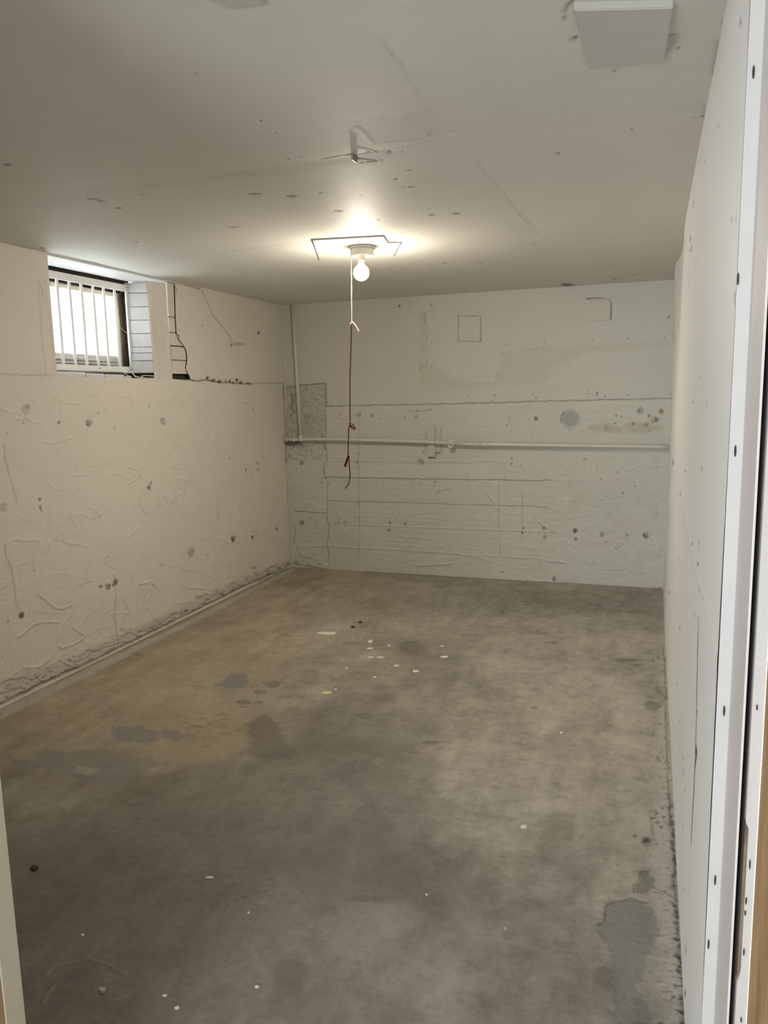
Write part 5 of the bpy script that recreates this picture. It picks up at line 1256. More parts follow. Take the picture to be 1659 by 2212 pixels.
MARKS['right'] = [["s",[1.786,.769],[-.024,.01],[-.002,-.003],.9,-3,0,.35],
["s",[1.981,1.074],[-.035,.008],[-.003,-.003],1,-3,0,.35],
["s",[2.041,.925],[-.028,.008],[-.002,-.002],1,-3,0,.35],
["s",[2.044,.899],[-.025,.007],[-.002,-.002],.8,-3,0,.35],
["s",[2.891,.636],[-.069,.021],[-.003,-.003],1,-3,0,.35],
["s",[1.979,1.126],[-.026,.005],[-.004,-.005],.9,-3,0,.35],
["s",[1.949,1.113],[-.017,.003],[-.001,-.002],.8,-3,0,.35],
["s",[2.264,1.069],[-.035,.007],[-.001,-.002],.9,-3,0,.35],
["s",[1.872,1.035],[-.047,.012],[-.001,-.001],.9,-3,0,.35],
["s",[1.726,1.052],[-.027,.007],[-.002,-.003],.7,-3,0,.35],
["s",[2.899,.417],[-.039,.015],[-.003,-.002],.8,-3,0,.35],
["s",[4.277,.414],[-.125,.032],[-.006,-.004],.9,-3,0,.35],
["s",[3.179,.829],[-.046,.01],[-.004,-.003],.7,-3,0,.35],
["s",[2.778,.797],[-.035,.009],[-.002,-.002],.7,-3,0,.35],
["s",[2.537,1.459],[-.045,.001],[-.002,-.003],1,-3,0,.35],
["s",[2.47,1.413],[-.032,.001],[-.002,-.002],.7,-3,0,.35],
["s",[2.235,1.525],[-.033,-.0],[-.001,-.002],.9,-3,0,.35],
["s",[2.74,1.885],[-.048,-.007],[-.002,-.002],.9,-3,0,.35],
["s",[2.724,1.902],[-.032,-.005],[-.002,-.002],.5,-3,0,.35],
["s",[3.261,2.064],[-.068,-.012],[-.009,-.01],.9,-3,0,.35],
["s",[3.217,2.015],[-.13,-.021],[-.002,-.003],.9,-3,0,.35],
["s",[3.1,2.009],[-.049,-.008],[-.008,-.009],.6,-3,0,.35],
["s",[4.486,1.095],[-.125,.011],[-.024,-.016],1,-3,0,.35],
["s",[2.902,1.209],[-.056,.006],[-.005,-.004],1,-3,0,.35],
["s",[1.993,1.305],[-.035,.003],[-.003,-.004],.5,-3,0,.35],
["s",[3.297,1.075],[-.073,.009],[-.004,-.003],.9,-3,0,.35],
["s",[2.605,.398],[-.032,.014],[-.003,-.002],.9,-3,0,.35],
["s",[2.148,.39],[-.033,.017],[-.001,-.001],.9,-3,0,.35],
["s",[2.169,.276],[-.027,.015],[-.003,-.003],.6,-3,0,.35],
["s",[2.286,.42],[-.03,.014],[-.002,-.002],1,-3,0,.35],
["s",[2.313,.373],[-.025,.013],[-.008,-.008],.7,-3,0,.35],
["s",[2.253,.389],[-.036,.018],[-.001,-.001],.8,-3,0,.35],
["s",[2.535,.339],[-.03,.014],[-.002,-.002],.8,-3,0,.35],
["s",[1.907,1.46],[-.032,.001],[-.003,-.004],.3,-3,0,.35],
["s",[1.349,1.054],[-.012,.004],[-.002,-.003],.7,-3,0,.35],
["s",[1.707,1.093],[-.018,.004],[-.002,-.003],.5,-3,0,.35],
["s",[3.087,2.158],[-.08,-.017],[-.005,-.006],1,-3,0,.35],
["s",[3.073,2.141],[-.052,-.011],[-.006,-.008],.6,-3,0,.35],
["s",[1.922,2.065],[-.03,-.009],[-.004,-.007],.8,-3,0,.35],
["s",[1.486,2.094],[-.031,-.013],[-.003,-.007],.7,-3,0,.35],
["s",[1.489,1.784],[-.036,-.007],[-.002,-.003],.4,-3,0,.35],
["s",[1.403,1.77],[-.024,-.005],[-.002,-.004],.6,-3,0,.35],
["s",[1.865,2.096],[-.029,-.009],[-.003,-.004],.3,-3,0,.35],
["s",[2.404,2.117],[-.034,-.009],[-.004,-.006],.7,-3,0,.35],
["s",[1.83,.139],[-.024,.019],[-.007,-.007],.8,-3,0,.35],
["s",[1.795,.047],[-.032,.026],[-.007,-.007],.8,-3,0,.35],
["s",[1.352,1.637],[-.03,-.003],[-.005,-.01],.75,-3,0,.35],
["s",[2.022,.172],[-.039,.026],[-.003,-.002],.3,-3,0,.35],
["s",[1.65,1.119],[-.012,.003],[-.001,-.002],.3,-3,0,.35],
["s",[1.425,1.529],[-.013,-.0],[-.001,-.002],.4,-3,0,.35],
["s",[1.514,1.227],[-.012,.002],[-.001,-.002],.4,-3,0,.35],
["c",[[1.855,.961],[1.836,.884],[1.813,.803],[1.788,.746],[1.779,.683],[1.732,.699],[1.774,.651],[1.771,.596],[1.783,.532],[1.789,.459]],.0218,1,-3,0],
["c",[[1.798,.442],[1.788,.377],[1.779,.311]],.009,.4,-1,0],
["c",[[5.422,1.961],[5.19,1.798]],.0226,.6,-2,0],
["c",[[2.932,1.068],[2.642,1.065],[2.425,1.052],[2.122,1.053],[1.939,1.046],[1.729,1.055],[1.582,1.056],[1.402,1.058],[1.349,1.054]],.022,.5,2,5],
["c",[[3.306,1.935],[3.252,1.876]],.014,.5,-1,0],
["c",[[4.051,.808],[3.638,.534]],.0151,.3,-1,0]]
# ---------------------------------------------------------------- materials
def mat(name, col, rough=.6, noise=0, nscale=40, bump=0, bscale=60, col2=None, attr=False, metal=0, emit=None, spec=.5, stretch=None, trans=0):
    m = bpy.data.materials.new(name); m.use_nodes = True
    nt = m.node_tree; b = nt.nodes['Principled BSDF']; L = nt.links
    b.inputs['Roughness'].default_value = rough; b.inputs['Metallic'].default_value = metal
    b.inputs['Specular IOR Level'].default_value = spec
    b.inputs['Base Color'].default_value = (*col, 1)
    tc = nt.nodes.new('ShaderNodeTexCoord'); mp = nt.nodes.new('ShaderNodeMapping')
    L.new(tc.outputs['Object'], mp.inputs[0])
    if stretch: mp.inputs['Scale'].default_value = stretch
    src = None
    if attr:
        a = nt.nodes.new('ShaderNodeAttribute'); a.attribute_name = 'Col'; src = a.outputs['Color']
    if noise or col2:
        n = nt.nodes.new('ShaderNodeTexNoise'); n.inputs['Scale'].default_value = nscale; n.inputs['Detail'].default_value = 7
        n.inputs['Roughness'].default_value = .65
        L.new(mp.outputs[0], n.inputs['Vector'])
        if col2:
            r = nt.nodes.new('ShaderNodeValToRGB'); r.color_ramp.elements[0].position = .35; r.color_ramp.elements[1].position = .68
            r.color_ramp.elements[0].color = (*col2, 1); r.color_ramp.elements[1].color = (*col, 1)
            L.new(n.outputs[0], r.inputs[0]); src = r.outputs[0]
        else:
            mr = nt.nodes.new('ShaderNodeMapRange'); mr.inputs[1].default_value = .25; mr.inputs[2].default_value = .75
            mr.inputs[3].default_value = 1 - noise; mr.inputs[4].default_value = 1 + noise
            L.new(n.outputs[0], mr.inputs[0])
            vm = nt.nodes.new('ShaderNodeVectorMath'); vm.operation = 'SCALE'
            if src: L.new(src, vm.inputs[0])
            else: vm.inputs[0].default_value = col
            L.new(mr.outputs[0], vm.inputs['Scale']); src = vm.outputs[0]
    if src: L.new(src, b.inputs['Base Color'])
    if bump:
        n = nt.nodes.new('ShaderNodeTexNoise'); n.inputs['Scale'].default_value = bscale; n.inputs['Detail'].default_value = 6
        L.new(mp.outputs[0], n.inputs['Vector'])
        bp = nt.nodes.new('ShaderNodeBump'); bp.inputs['Strength'].default_value = 1; bp.inputs['Distance'].default_value = bump
        L.new(n.outputs[0], bp.inputs['Height']); L.new(bp.outputs[0], b.inputs['Normal'])
    if emit:
        b.inputs['Emission Color'].default_value = (*emit[0], 1); b.inputs['Emission Strength'].default_value = emit[1]
    return m
M = dict(
    left=mat('painted_plaster', (.7, .66, .58), .62, .03, 25, .0012, 45, attr=True, spec=.3),
    back=mat('painted_concrete', (.6, .58, .5), .6, .03, 25, .001, 60, attr=True, spec=.3),
    ceil=mat('ceiling_paint', (.5, .5, .46), .62, .02, 12, .0003, 30, attr=True, spec=.12),
    right=mat('right_wall_paint', (.7, .7, .68), .55, .015, 12, .0003, 40, attr=True, spec=.35),
    floor=mat('concrete_floor', (.3, .28, .24), .55, .16, 55, .0009, 70, attr=True, spec=.35),
    white=mat('white_trim_paint', (.66, .65, .63), .45, .03, 20, .0003, 40, spec=.4),
    warmwhite=mat('cream_trim_paint', (.62, .56, .44), .5, .03, 20, .0003, 40),
    jamb=mat('mauve_white_paint', (.62, .58, .58), .5, .04, 15, .0003, 40),
    raw=mat('bare_wood', (.50, .34, .18), .7, nscale=3.2, col2=(.28, .15, .06), bump=.0006, bscale=30, stretch=(4, 4, 1)),
    worn=mat('weathered_wood', (.28, .21, .16), .75, nscale=14, col2=(.12, .07, .045), bump=.001, bscale=40, stretch=(3, 3, .6)),
    pipe=mat('painted_pipe', (.62, .6, .54), .4, .04, 30, .0003, 60, spec=.5),
    wood=mat('painted_wood', (.53, .50, .42), .6, .05, 30, .0006, 50, stretch=(3, 3, .6)),
    board=mat('limewashed_board', (.72, .69, .63), .6, nscale=5, col2=(.62, .58, .51), bump=.0005, bscale=30, stretch=(3, 3, .5)),
    boardedge=mat('board_edge_wood', (.42, .25, .19), .7, .1, 40),
    left_trim=mat('painted_block', (.66, .62, .545), .6, .04, 30, .0008, 60),
    casing=mat('casing_paint', (.52, .515, .505), .5, .03, 20, .0003, 40, spec=.3),
    siding=mat('white_siding', (.60, .58, .575), .6, .05, 15, .0006, 40),
    grille=mat('white_metal_paint', (.78, .77, .72), .4, .04, 30, .0002, 60, spec=.5),
    sash=mat('window_sash_paint', (.42, .40, .36), .5, .1, 20, .0004, 40),
    dark=mat('recess_shade', (.035, .03, .025), .9, .2, 20, .001, 40),  # near-black; puts the shade of gaps and voids into the colour
    rubble=mat('cavity_rubble', (.22, .2, .17), .9, .35, 35, .004, 60),
    porcelain=mat('cream_porcelain', (.78, .74, .66), .28, .02, 20, spec=.5),
    socket=mat('socket_shell', (.50, .47, .41), .4, .04, 30),
    string=mat('white_string', (.55, .53, .46), .8, .08, 300),
    red=mat('red_cord', (.115, .012, .016), .6, .15, 300, spec=.4),
    redfray=mat('pink_frayed_cord', (.62, .30, .27), .8, .2, 400),
    chip=mat('paint_flake', (.72, .69, .58), .6, .06, 90),
    chipy=mat('yellowed_flake', (.62, .58, .33), .6, .12, 90),
    chipg=mat('grey_flake', (.42, .4, .34), .7, .1, 90),
    chipd=mat('dark_debris', (.05, .04, .03), .8, .2, 90),
    metal=mat('dull_metal', (.30, .29, .27), .45, .1, 60, metal=.6),
    concrete=mat('grey_concrete', (.35, .34, .31), .8, .1, 20, .002, 30),
    hidden=mat('rough_backing', (.45, .43, .38), .8, .1, 20, .002, 30),
    glow=mat('lit_bulb_glass', (1, .95, .85), .3, emit=((1, .89, .73), BULB)),
    glowtop=mat('bulb_top_dimmed', (1, .95, .85), .3, emit=((1, .89, .73), BULB*.02)),
)
def slat_mat():
    m = mat('blind_slat', (.85, .85, .82), .5, .03, 30); nt = m.node_tree
    o = nt.nodes['Material Output']; b = nt.nodes['Principled BSDF']
    t = nt.nodes.new('ShaderNodeBsdfTranslucent'); t.inputs[0].default_value = (.85, .86, .84, 1)
    x = nt.nodes.new('ShaderNodeMixShader'); x.inputs[0].default_value = .6
    nt.links.new(b.outputs[0], x.inputs[1]); nt.links.new(t.outputs[0], x.inputs[2]); nt.links.new(x.outputs[0], o.inputs[0])
    return m
M['slat'] = slat_mat()
def glass_mat():
    m = mat('window_glass', (1, 1, 1), .05); nt = m.node_tree
    o = nt.nodes['Material Output']
    t = nt.nodes.new('ShaderNodeBsdfTransparent'); g = nt.nodes.new('ShaderNodeBsdfGlossy'); g.inputs['Roughness'].default_value = .05
    t.inputs[0].default_value = (.93, .96, .97, 1)
    fr = nt.nodes.new('ShaderNodeFresnel'); x = nt.nodes.new('ShaderNodeMixShader')
    nt.links.new(fr.outputs[0], x.inputs[0]); nt.links.new(t.outputs[0], x.inputs[1]); nt.links.new(g.outputs[0], x.inputs[2])
    nt.links.new(x.outputs[0], o.inputs[0]); return m
M['glass'] = glass_mat()

# ---------------------------------------------------------------- helpers
def link(o, parent=None):
    C.objects.link(o)
    if parent is not None:
        o.parent = parent
        o.matrix_parent_inverse = parent.matrix_world.inverted()
    return o
def tag(o, label, cat, group=None):
    o['label'] = label; o['category'] = cat
    if group: o['group'] = group
    return o
def struct(o): o['kind'] = 'structure'; return o
def empty(name, loc):
    o = bpy.data.objects.new(name, None); o.empty_display_size = .05
    o.location = loc; o.matrix_world = Matrix.Translation(Vector(loc)); C.objects.link(o); return o
class MB:
    def __init__(s): s.bm = bmesh.new()
    def box(s, x0, x1, y0, y1, z0, z1, bev=0, jit=0):
        r = bmesh.ops.create_cube(s.bm, size=1)
        for v in r['verts']:
            v.co = Vector(((x0+x1)/2 + v.co.x*(x1-x0), (y0+y1)/2 + v.co.y*(y1-y0), (z0+z1)/2 + v.co.z*(z1-z0)))
            if jit: v.co += Vector([random.uniform(-jit, jit) for _ in range(3)])
        if bev:
            es = list({e for v in r['verts'] for e in v.link_edges})
            bmesh.ops.bevel(s.bm, geom=es, offset=bev, segments=2, affect='EDGES', profile=.6)
        return s
    def prism(s, pts, z0, z1, axis=2, bev=0):
        # pts polygon in the two other axes, extruded along axis
        def mk(p, z):
            c = [0, 0, 0]; o = [i for i in range(3) if i != axis]
            c[o[0]], c[o[1]], c[axis] = p[0], p[1], z; return s.bm.verts.new(c)
        a = [mk(p, z0) for p in pts]; b = [mk(p, z1) for p in pts]
        fs = [s.bm.faces.new(a), s.bm.faces.new(b[::-1])]
        n = len(pts)
        for i in range(n): fs.append(s.bm.faces.new([a[i], b[i], b[(i+1) % n], a[(i+1) % n]][::-1]))
        if bev:
            es = list({e for v in a+b for e in v.link_edges})
            bmesh.ops.bevel(s.bm, geom=es, offset=bev, segments=2, affect='EDGES', profile=.6)
        return s
    def tube(s, pts, r, n=10, cap=True):
        pts = [Vector(p) for p in pts]; rings = []
        rr = r if isinstance(r, (list, tuple)) else [r]*len(pts)
        up = None
        for i, p in enumerate(pts):
            t = (pts[min(i+1, len(pts)-1)] - pts[max(i-1, 0)]).normalized()
            if up is None: up = t.orthogonal().normalized()
            up = (up - t*up.dot(t)).normalized(); si = t.cross(up)
            rings.append([s.bm.verts.new(p + (up*math.cos(k/n*math.tau) + si*math.sin(k/n*math.tau))*rr[i]) for k in range(n)])
        for a, b in zip(rings, rings[1:]):
            for k in range(n): s.bm.faces.new([a[k], a[(k+1) % n], b[(k+1) % n], b[k]])
        if cap:
            s.bm.faces.new(rings[0][::-1]); s.bm.faces.new(rings[-1])
        return s
    def lathe(s, prof, c, n=40):
        rings = []
        for r, z in prof:
            rings.append([s.bm.verts.new((c[0]+r*math.cos(k/n*math.tau), c[1]+r*math.sin(k/n*math.tau), c[2]+z)) for k in range(n)] if r > 1e-5 else [s.bm.verts.new((c[0], c[1], c[2]+z))])
        for a, b in zip(rings, rings[1:]):
            for k in range(n):
                k2 = (k+1) % n
                if len(a) == 1 and len(b) == 1: continue
                if len(a) == 1: s.bm.faces.new([a[0], b[k2], b[k]])
                elif len(b) == 1: s.bm.faces.new([a[k], a[k2], b[0]])
                else: s.bm.faces.new([a[k], a[k2], b[k2], b[k]])
        return s
    def done(s, name, m, parent=None, smooth=False):
        bmesh.ops.recalc_face_normals(s.bm, faces=s.bm.faces[:])
        me = bpy.data.meshes.new(name); s.bm.to_mesh(me); s.bm.free()
        if smooth:
            me.polygons.foreach_set('use_smooth', [True]*len(me.polygons))
        me.materials.append(m if not isinstance(m, str) else M[m])
        o = bpy.data.objects.new(name, me); return link(o, parent)

# ---------------------------------------------------------------- value noise
_rs = np.random.RandomState(7); _T = _rs.rand(256, 256)
def vn(u, v, s, seed=0):
    x = u/s + seed*17.31; y = v/s + seed*9.77
    xi = np.floor(x).astype(int); yi = np.floor(y).astype(int); fx = x-xi; fy = y-yi
    fx = fx*fx*(3-2*fx); fy = fy*fy*(3-2*fy)
    g = lambda a, b: _T[(a) & 255, (b) & 255]
    return (g(xi, yi)*(1-fx)+g(xi+1, yi)*fx)*(1-fy)+(g(xi, yi+1)*(1-fx)+g(xi+1, yi+1)*fx)*fy*1.0
def fbm(u, v, s, o=4, seed=0, p=.5):
    t = 0; a = 1; n = 0
    for k in range(o):
        t = t + a*(vn(u, v, s/2**k, seed+k*3)-.5); n += a*.5; a *= p
    return t/n
def sst(a, b, x):
    t = np.clip((x-a)/(b-a), 0, 1); return t*t*(3-2*t)
def axis(*seg):
    out = [np.array([seg[0]])]
    for i in range(1, len(seg), 2):
        a = out[-1][-1]; b, st = seg[i], seg[i+1]; n = max(1, int(round((b-a)/st)))
        out.append(np.linspace(a, b, n+1)[1:])
    return np.concatenate(out)

class Surf:
    def __init__(s, u, v, pal):
        s.ua, s.va, s.pal = u, v, pal
        s.U, s.V = np.meshgrid(u, v, indexing='ij')
        s.h = np.zeros(s.U.shape); s.c = np.zeros(s.U.shape+(3,))
    def win(s, u0, u1, v0, v1):
        return (slice(max(0, np.searchsorted(s.ua, u0)-1), np.searchsorted(s.ua, u1)+1), slice(max(0, np.searchsorted(s.va, v0)-1), np.searchsorted(s.va, v1)+1))
    def paint(s, W, f, a, h, col):
        s.h[W] += h*.001*f
        if a:
            k = (f*a)[..., None]; s.c[W] = s.c[W]*(1-k) + np.array(s.pal[col])*k
    def seg_d(s, U, V, pts, closed=False):
        d = np.full(U.shape, 1e9)
        P = pts + [pts[0]] if closed else pts
        for (a, b), (c, e) in zip(P, P[1:]):
            dx, dy = c-a, e-b; L = dx*dx+dy*dy+1e-12
            t = np.clip(((U-a)*dx+(V-b)*dy)/L, 0, 1)
            d = np.minimum(d, np.hypot(U-a-t*dx, V-b-t*dy))
        return d
    def step(s, W):
        ua, va = s.ua[W[0]], s.va[W[1]]
        if len(ua) < 2 or len(va) < 2: return .01
        return max(ua[1]-ua[0], va[1]-va[0])
    def apply(s, marks):
        for i, m in enumerate(marks):
            if m[0] == 'c':
                _, pts, w, a, h, col = m; w *= .6
                us = [p[0] for p in pts]; vs_ = [p[1] for p in pts]; e = 4*w+.03
                W = s.win(min(us)-e, max(us)+e, min(vs_)-e, max(vs_)+e)
                U, V = s.U[W], s.V[W]
                if U.size == 0: continue
                g = s.step(W)*.62; we = max(w, g)
                k = min(1, (w/we)**.6)
                wb_ = min(.006, .001+1.1*w) if h <= 0 else .004
                d = s.seg_d(U + wb_*fbm(U, V, .05, 2, i), V + wb_*fbm(U, V, .05, 2, i+50), [tuple(p) for p in pts])
                f = np.exp(-(d/we)**2)*(.65+.6*np.clip(vn(U, V, .03, i), 0, 1)); f = np.clip(f, 0, 1)
                if h > 0:
                    d2 = s.seg_d(U, V+we*1.1, [tuple(p) for p in pts])
                    if col == 0: s.paint(W, np.exp(-(d2/we)**2), a*.42*k, 0, 0)  # shade painted along the lower side of each ridge
                    else: s.paint(W, f, a*k, 0, col)
                    s.h[W] += h*.0011*np.exp(-(d/(we*1.3))**2)
                else: s.paint(W, f, a*k, h, col)
            elif m[0] == 's':
                _, c, e1, e2, a, h, col, nz = m
                e1 = np.array(e1); e2 = np.array(e2)
                ext = np.abs(e1)+np.abs(e2); R = ext*1.8+.02
                W = s.win(c[0]-R[0], c[0]+R[0], c[1]-R[1], c[1]+R[1]); U, V = s.U[W], s.V[W]
                if U.size == 0: continue
                g = s.step(W)*.75; k = 1; sz_ = np.hypot(*e1)+np.hypot(*e2)
                n1, n2 = np.linalg.norm(e1), np.linalg.norm(e2)
                if n1 < g: e1 = e1/max(n1, 1e-6)*g if n1 > 1e-6 else np.array([g, 0]); k *= max(.25, n1/g)**.35
                if n2 < g: e2 = e2/max(n2, 1e-6)*g if n2 > 1e-6 else np.array([0, g]); k *= max(.25, n2/g)**.35
                if sz_ < .03: e1 = e1*.85; e2 = e2*.85; nz = max(nz, .5); a = a*.9
                D = e1[0]*e2[1]-e1[1]*e2[0]
                if abs(D) < 1e-12: continue
                x = ((U-c[0])*e2[1]-(V-c[1])*e2[0])/D; y = (-(U-c[0])*e1[1]+(V-c[1])*e1[0])/D
                r = np.hypot(x, y); sz = max(min(n1, n2), g)
                r = r + nz*fbm(x, y, 1.1, 5, i, .6)*1.5
                big = max(n1, n2) > .12
                f = 1-sst(.25, 1.5, r) if big and nz > .25 else 1-sst(.7, 1.25, r)
                if sz_ < .09: f = np.clip(f*(.45+.95*vn(U, V, .011, i+9)), 0, 1)
                s.paint(W, f, a*k, h, col)
            else:
                _, pts, a, h, col, e, nz = m
                us = [p[0] for p in pts]; vs_ = [p[1] for p in pts]; R = e*2+nz*2
                W = s.win(min(us)-R, max(us)+R, min(vs_)-R, max(vs_)+R); U, V = s.U[W], s.V[W]
                if U.size == 0: continue
                ins = np.zeros(U.shape, bool); n = len(pts)
                for j in range(n):
                    (a0, b0), (a1, b1) = pts[j], pts[(j+1) % n]
                    if b0 == b1: continue
                    cr = ((b0 > V) != (b1 > V)) & (U < (a1-a0)*(V-b0)/(b1-b0)+a0)
                    ins ^= cr
                d = s.seg_d(U, V, [tuple(p) for p in pts], True); sd = np.where(ins, d, -d)
                sd = sd + 1.2*nz*fbm(U, V, max(nz*2, .02), 6, i, .75)
                f = sst(-e, e, sd)
                s.paint(W, f, a, h, col)
    def emit(s, name, pmap, material, parent, ids, names):
        """ids: piece number of every cell (-1 = open); each piece becomes its own mesh"""
        nu, nv = s.U.shape
        X = pmap(s.U, s.V, s.h).reshape(-1, 3)
        col = np.concatenate([np.clip(s.c, 0, 1), np.ones(s.U.shape+(1,))], -1).reshape(-1, 4)
        idx = np.arange(nu*nv).reshape(nu, nv)
        q = np.stack([idx[:-1, :-1], idx[1:, :-1], idx[1:, 1:], idx[:-1, 1:]], -1).reshape(-1, 4)
        f = ids.reshape(-1); out = []
        a, b, c = X[q[0, 0]], X[q[0, 1]], X[q[0, 3]]
        flip = s.flip
        for k in sorted(set(f[f >= 0].tolist())):
            qq = q[f == k]
            if flip: qq = qq[:, ::-1]
            un, inv = np.unique(qq, return_inverse=True)
            me = bpy.data.meshes.new(names[k])
            me.vertices.add(len(un)); me.vertices.foreach_set('co', X[un].ravel())
            n = len(qq); me.loops.add(n*4); me.loops.foreach_set('vertex_index', inv.reshape(-1).astype(np.int32))
            me.polygons.add(n); me.polygons.foreach_set('loop_start', np.arange(n, dtype=np.int32)*4)
            me.polygons.foreach_set('loop_total', np.full(n, 4, np.int32))
            me.polygons.foreach_set('use_smooth', np.ones(n, bool))
            at = me.attributes.new('Col', 'FLOAT_COLOR', 'POINT'); at.data.foreach_set('color', col[un].ravel())
            me.update(calc_edges=True); me.materials.append(M[material])
            o = bpy.data.objects.new(names[k], me); link(o, parent); out.append(o)
        return out
def cell(a): return (a[:-1, :-1]+a[1:, :-1]+a[1:, 1:]+a[:-1, 1:])/4

rnd = random.Random(11)
def trowel(n, u0, u1, v0, v1, s0, s1, h, slope=0):
    """short curved trowel ridges in plaster"""
    out = []
    for _ in range(n):
        u, v = rnd.uniform(u0, u1), rnd.uniform(v0, v1); L = rnd.uniform(s0, s1); a = rnd.gauss(slope, .7); k = rnd.uniform(-9, 9)
        pts = []
        for t in range(5):
            pts.append([u, v]); u += math.cos(a)*L/4; v += math.sin(a)*L/4; a += k*L/4
        out.append(['c', pts, rnd.uniform(.004, .008), rnd.uniform(.05, .3), rnd.uniform(.6, 2.2)*h, 0])
    return out

# ================================================================ LEFT WALL (u = y, v = z)
S = Surf(axis(1.0, 2.6, .04, 3.337, .0055, 4.2, .0055, 6.0, .008), axis(0, 1.632, .0051, H, .005),
         [(.10, .085, .07), (.30, .29, .26), (.8, .76, .7), (.30, .22, .13), (.34, .36, .36), (.78, .76, .7), (.5, .42, .3), (.6, .48, .44), (.22, .19, .15)])
U, V = S.U, S.V
S.h = .004*fbm(U, V, .9, 3, 1) + .0022*fbm(U, V*2.2, .22, 4, 2) + .0006*fbm(U, V, .02, 2, 3)
S.h = np.where(V > 1.632, S.h*.5, S.h)
tone = 1 + .05*fbm(U, V, .7, 4, 9) + .02*fbm(U, V, .06, 3, 12)
S.c[:] = np.array((.70, .655, .575))*tone[..., None]
S.apply(MARKS['left']); S.apply(trowel(170, 2.7, 6, .05, 1.55, .05, .22, 1.0, .15)); S.apply(trowel(60, 2.7, 6, .02, .35, .05, .2, 1.6, .1))
S.h = np.clip(S.h, -.011, .012)
crack = np.array([[2.27, 4.478], [2.03, 4.464], [1.94, 4.464], [1.89, 4.484], [1.852, 4.546], [1.83, 4.564], [1.79, 4.572], [1.755, 4.567], [1.70, 4.546], [1.66, 4.582], [1.632, 4.602]])[::-1]
f_ = np.interp(S.va, crack[:, 0], crack[:, 1])
cu, cv = cell(U), cell(V); fc = np.interp(cv, crack[:, 0], crack[:, 1])
up = cv > 1.632
dg = np.array([[2.27, 4.77], [2.10, 4.85], [1.95, 5.02], [1.86, 5.17], [1.632, 5.20]])[::-1]
fd = np.interp(cv, dg[:, 0], dg[:, 1])
ids = np.where(~up, 0, np.where(cu < 3.337, 1, np.where(cu < fc, -1, np.where(cu < fd, 2, 3))))
kn_ = np.array([np.argmin(np.abs(S.ua-f)) for f in f_])        # snap the ragged plaster edge of the opening
for j in range(len(S.va)):
    if S.va[j] > 1.628: S.U[kn_[j]-14:kn_[j]+1, j] = f_[j]
km = np.minimum(kn_[:-1], kn_[1:]); ii = np.arange(cu.shape[0])[:, None]
ids = np.where(up & (cu > 3.337), np.where(ii < km[None, :], -1, np.where(cu < fd, 2, 3)), ids)
S.flip = False
wl = struct(MB().box(XL-.42, XL-.014, .85, 6.3, -.1, 1.618).box(XL-.42, XL-.014, .85, 3.325, 1.618, 2.4).box(XL-.42, XL-.014, 4.64, 6.3, 1.618, 2.4).done('wall_left', 'hidden'))
S.emit('wall_left', lambda u, v, h: np.stack([XL+h, u, v], -1), 'left', wl, ids, ['plaster_section', 'plaster_section', 'cracked_slab', 'plaster_section'])

# ================================================================ BACK WALL (u = x, v = z)
S = Surf(axis(XL, XR+.03, .005), axis(0, H, .005),
         [(.10, .09, .075), (.33, .33, .29), (.75, .74, .66), (.30, .24, .14), (.31, .325, .325), (.70, .69, .62), (.45, .43, .33), (.56, .44, .40), (.24, .22, .18)])
U, V = S.U, S.V
j0 = lambda u: 1.412+(u+2.61)*.0047
JO = [((-2.561,0.941),(-1.092,0.943)), ((-2.631,0.809),(-0.730,0.813)), ((-2.638,0.603),(-0.745,0.601)), ((-2.471,0.406),(-0.689,0.405)), ((-2.652,0.203),(-0.686,0.171))]
def jl(k, u): (a, b), (c, d) = JO[k]; return b+(u-a)*(d-b)/(c-a)
low = V < j0(U)
S.h = .0012*fbm(U, V, .8, 3, 21) + np.where(low, .0016*fbm(U, V*3, .25, 4, 22) + .0015*fbm(U*.22, V, .02, 3, 23), 0) + .0003*fbm(U, V, .015, 2, 3)
rgh = ((U < -2.62) & (V < 1.6) & (V > .95)) * 1.0
S.h += rgh*(-.004+.009*fbm(U, V, .03, 3, 24)) + ((U > -.9) & low)*.0045*fbm(U, V, .07, 4, 27, .65) + ((U < -2.62) & (V < .95))*.0035*fbm(U, V, .07, 4, 28, .65)
tone = 1 + .04*fbm(U, V, .6, 4, 31) + .02*fbm(U*.4, V, .05, 3, 32) - rgh*(.05+.5*np.clip(fbm(U, V, .02, 3, 34)-.12, 0, 1))
S.c[:] = np.array((.565, .562, .503))*tone[..., None]
cu, cv = cell(U), cell(V)
row = np.zeros(U.shape, int)
for k in range(len(JO)): row += (V < jl(k, U)).astype(int)
col_ = (U > -2.35).astype(int) + (U > -1.20).astype(int)
off = np.random.RandomState(3).uniform(-1, 1, (8, 3))
S.h += np.where(low & (U > -2.635), .0009*off[row, col_], 0)
S.c *= np.where(low & (U > -2.635), 1+.022*off[row, (col_+1) % 3], 1)[..., None]
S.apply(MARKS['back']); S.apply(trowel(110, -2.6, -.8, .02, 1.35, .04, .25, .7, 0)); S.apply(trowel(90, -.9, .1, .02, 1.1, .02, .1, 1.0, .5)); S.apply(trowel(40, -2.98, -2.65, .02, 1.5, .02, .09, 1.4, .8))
S.h = np.clip(S.h, -.011, .012)
rc = np.zeros(cu.shape, int)
for k in range(len(JO)): rc += (cv < jl(k, cu)).astype(int)
cc = (cu > -2.35).astype(int) + (cu > -1.20).astype(int)
ids = 10 + rc*3 + cc
ids = np.where(cv > j0(cu), 0, ids)
lc = cu < -2.64
ids = np.where(lc & (cv < 1.6), 1, ids); ids = np.where(lc & (cv >= 1.6), 0, ids)
ids = np.where(lc & (cv < 1.14), 2, ids); ids = np.where(lc & (cv < .5), 3, ids)
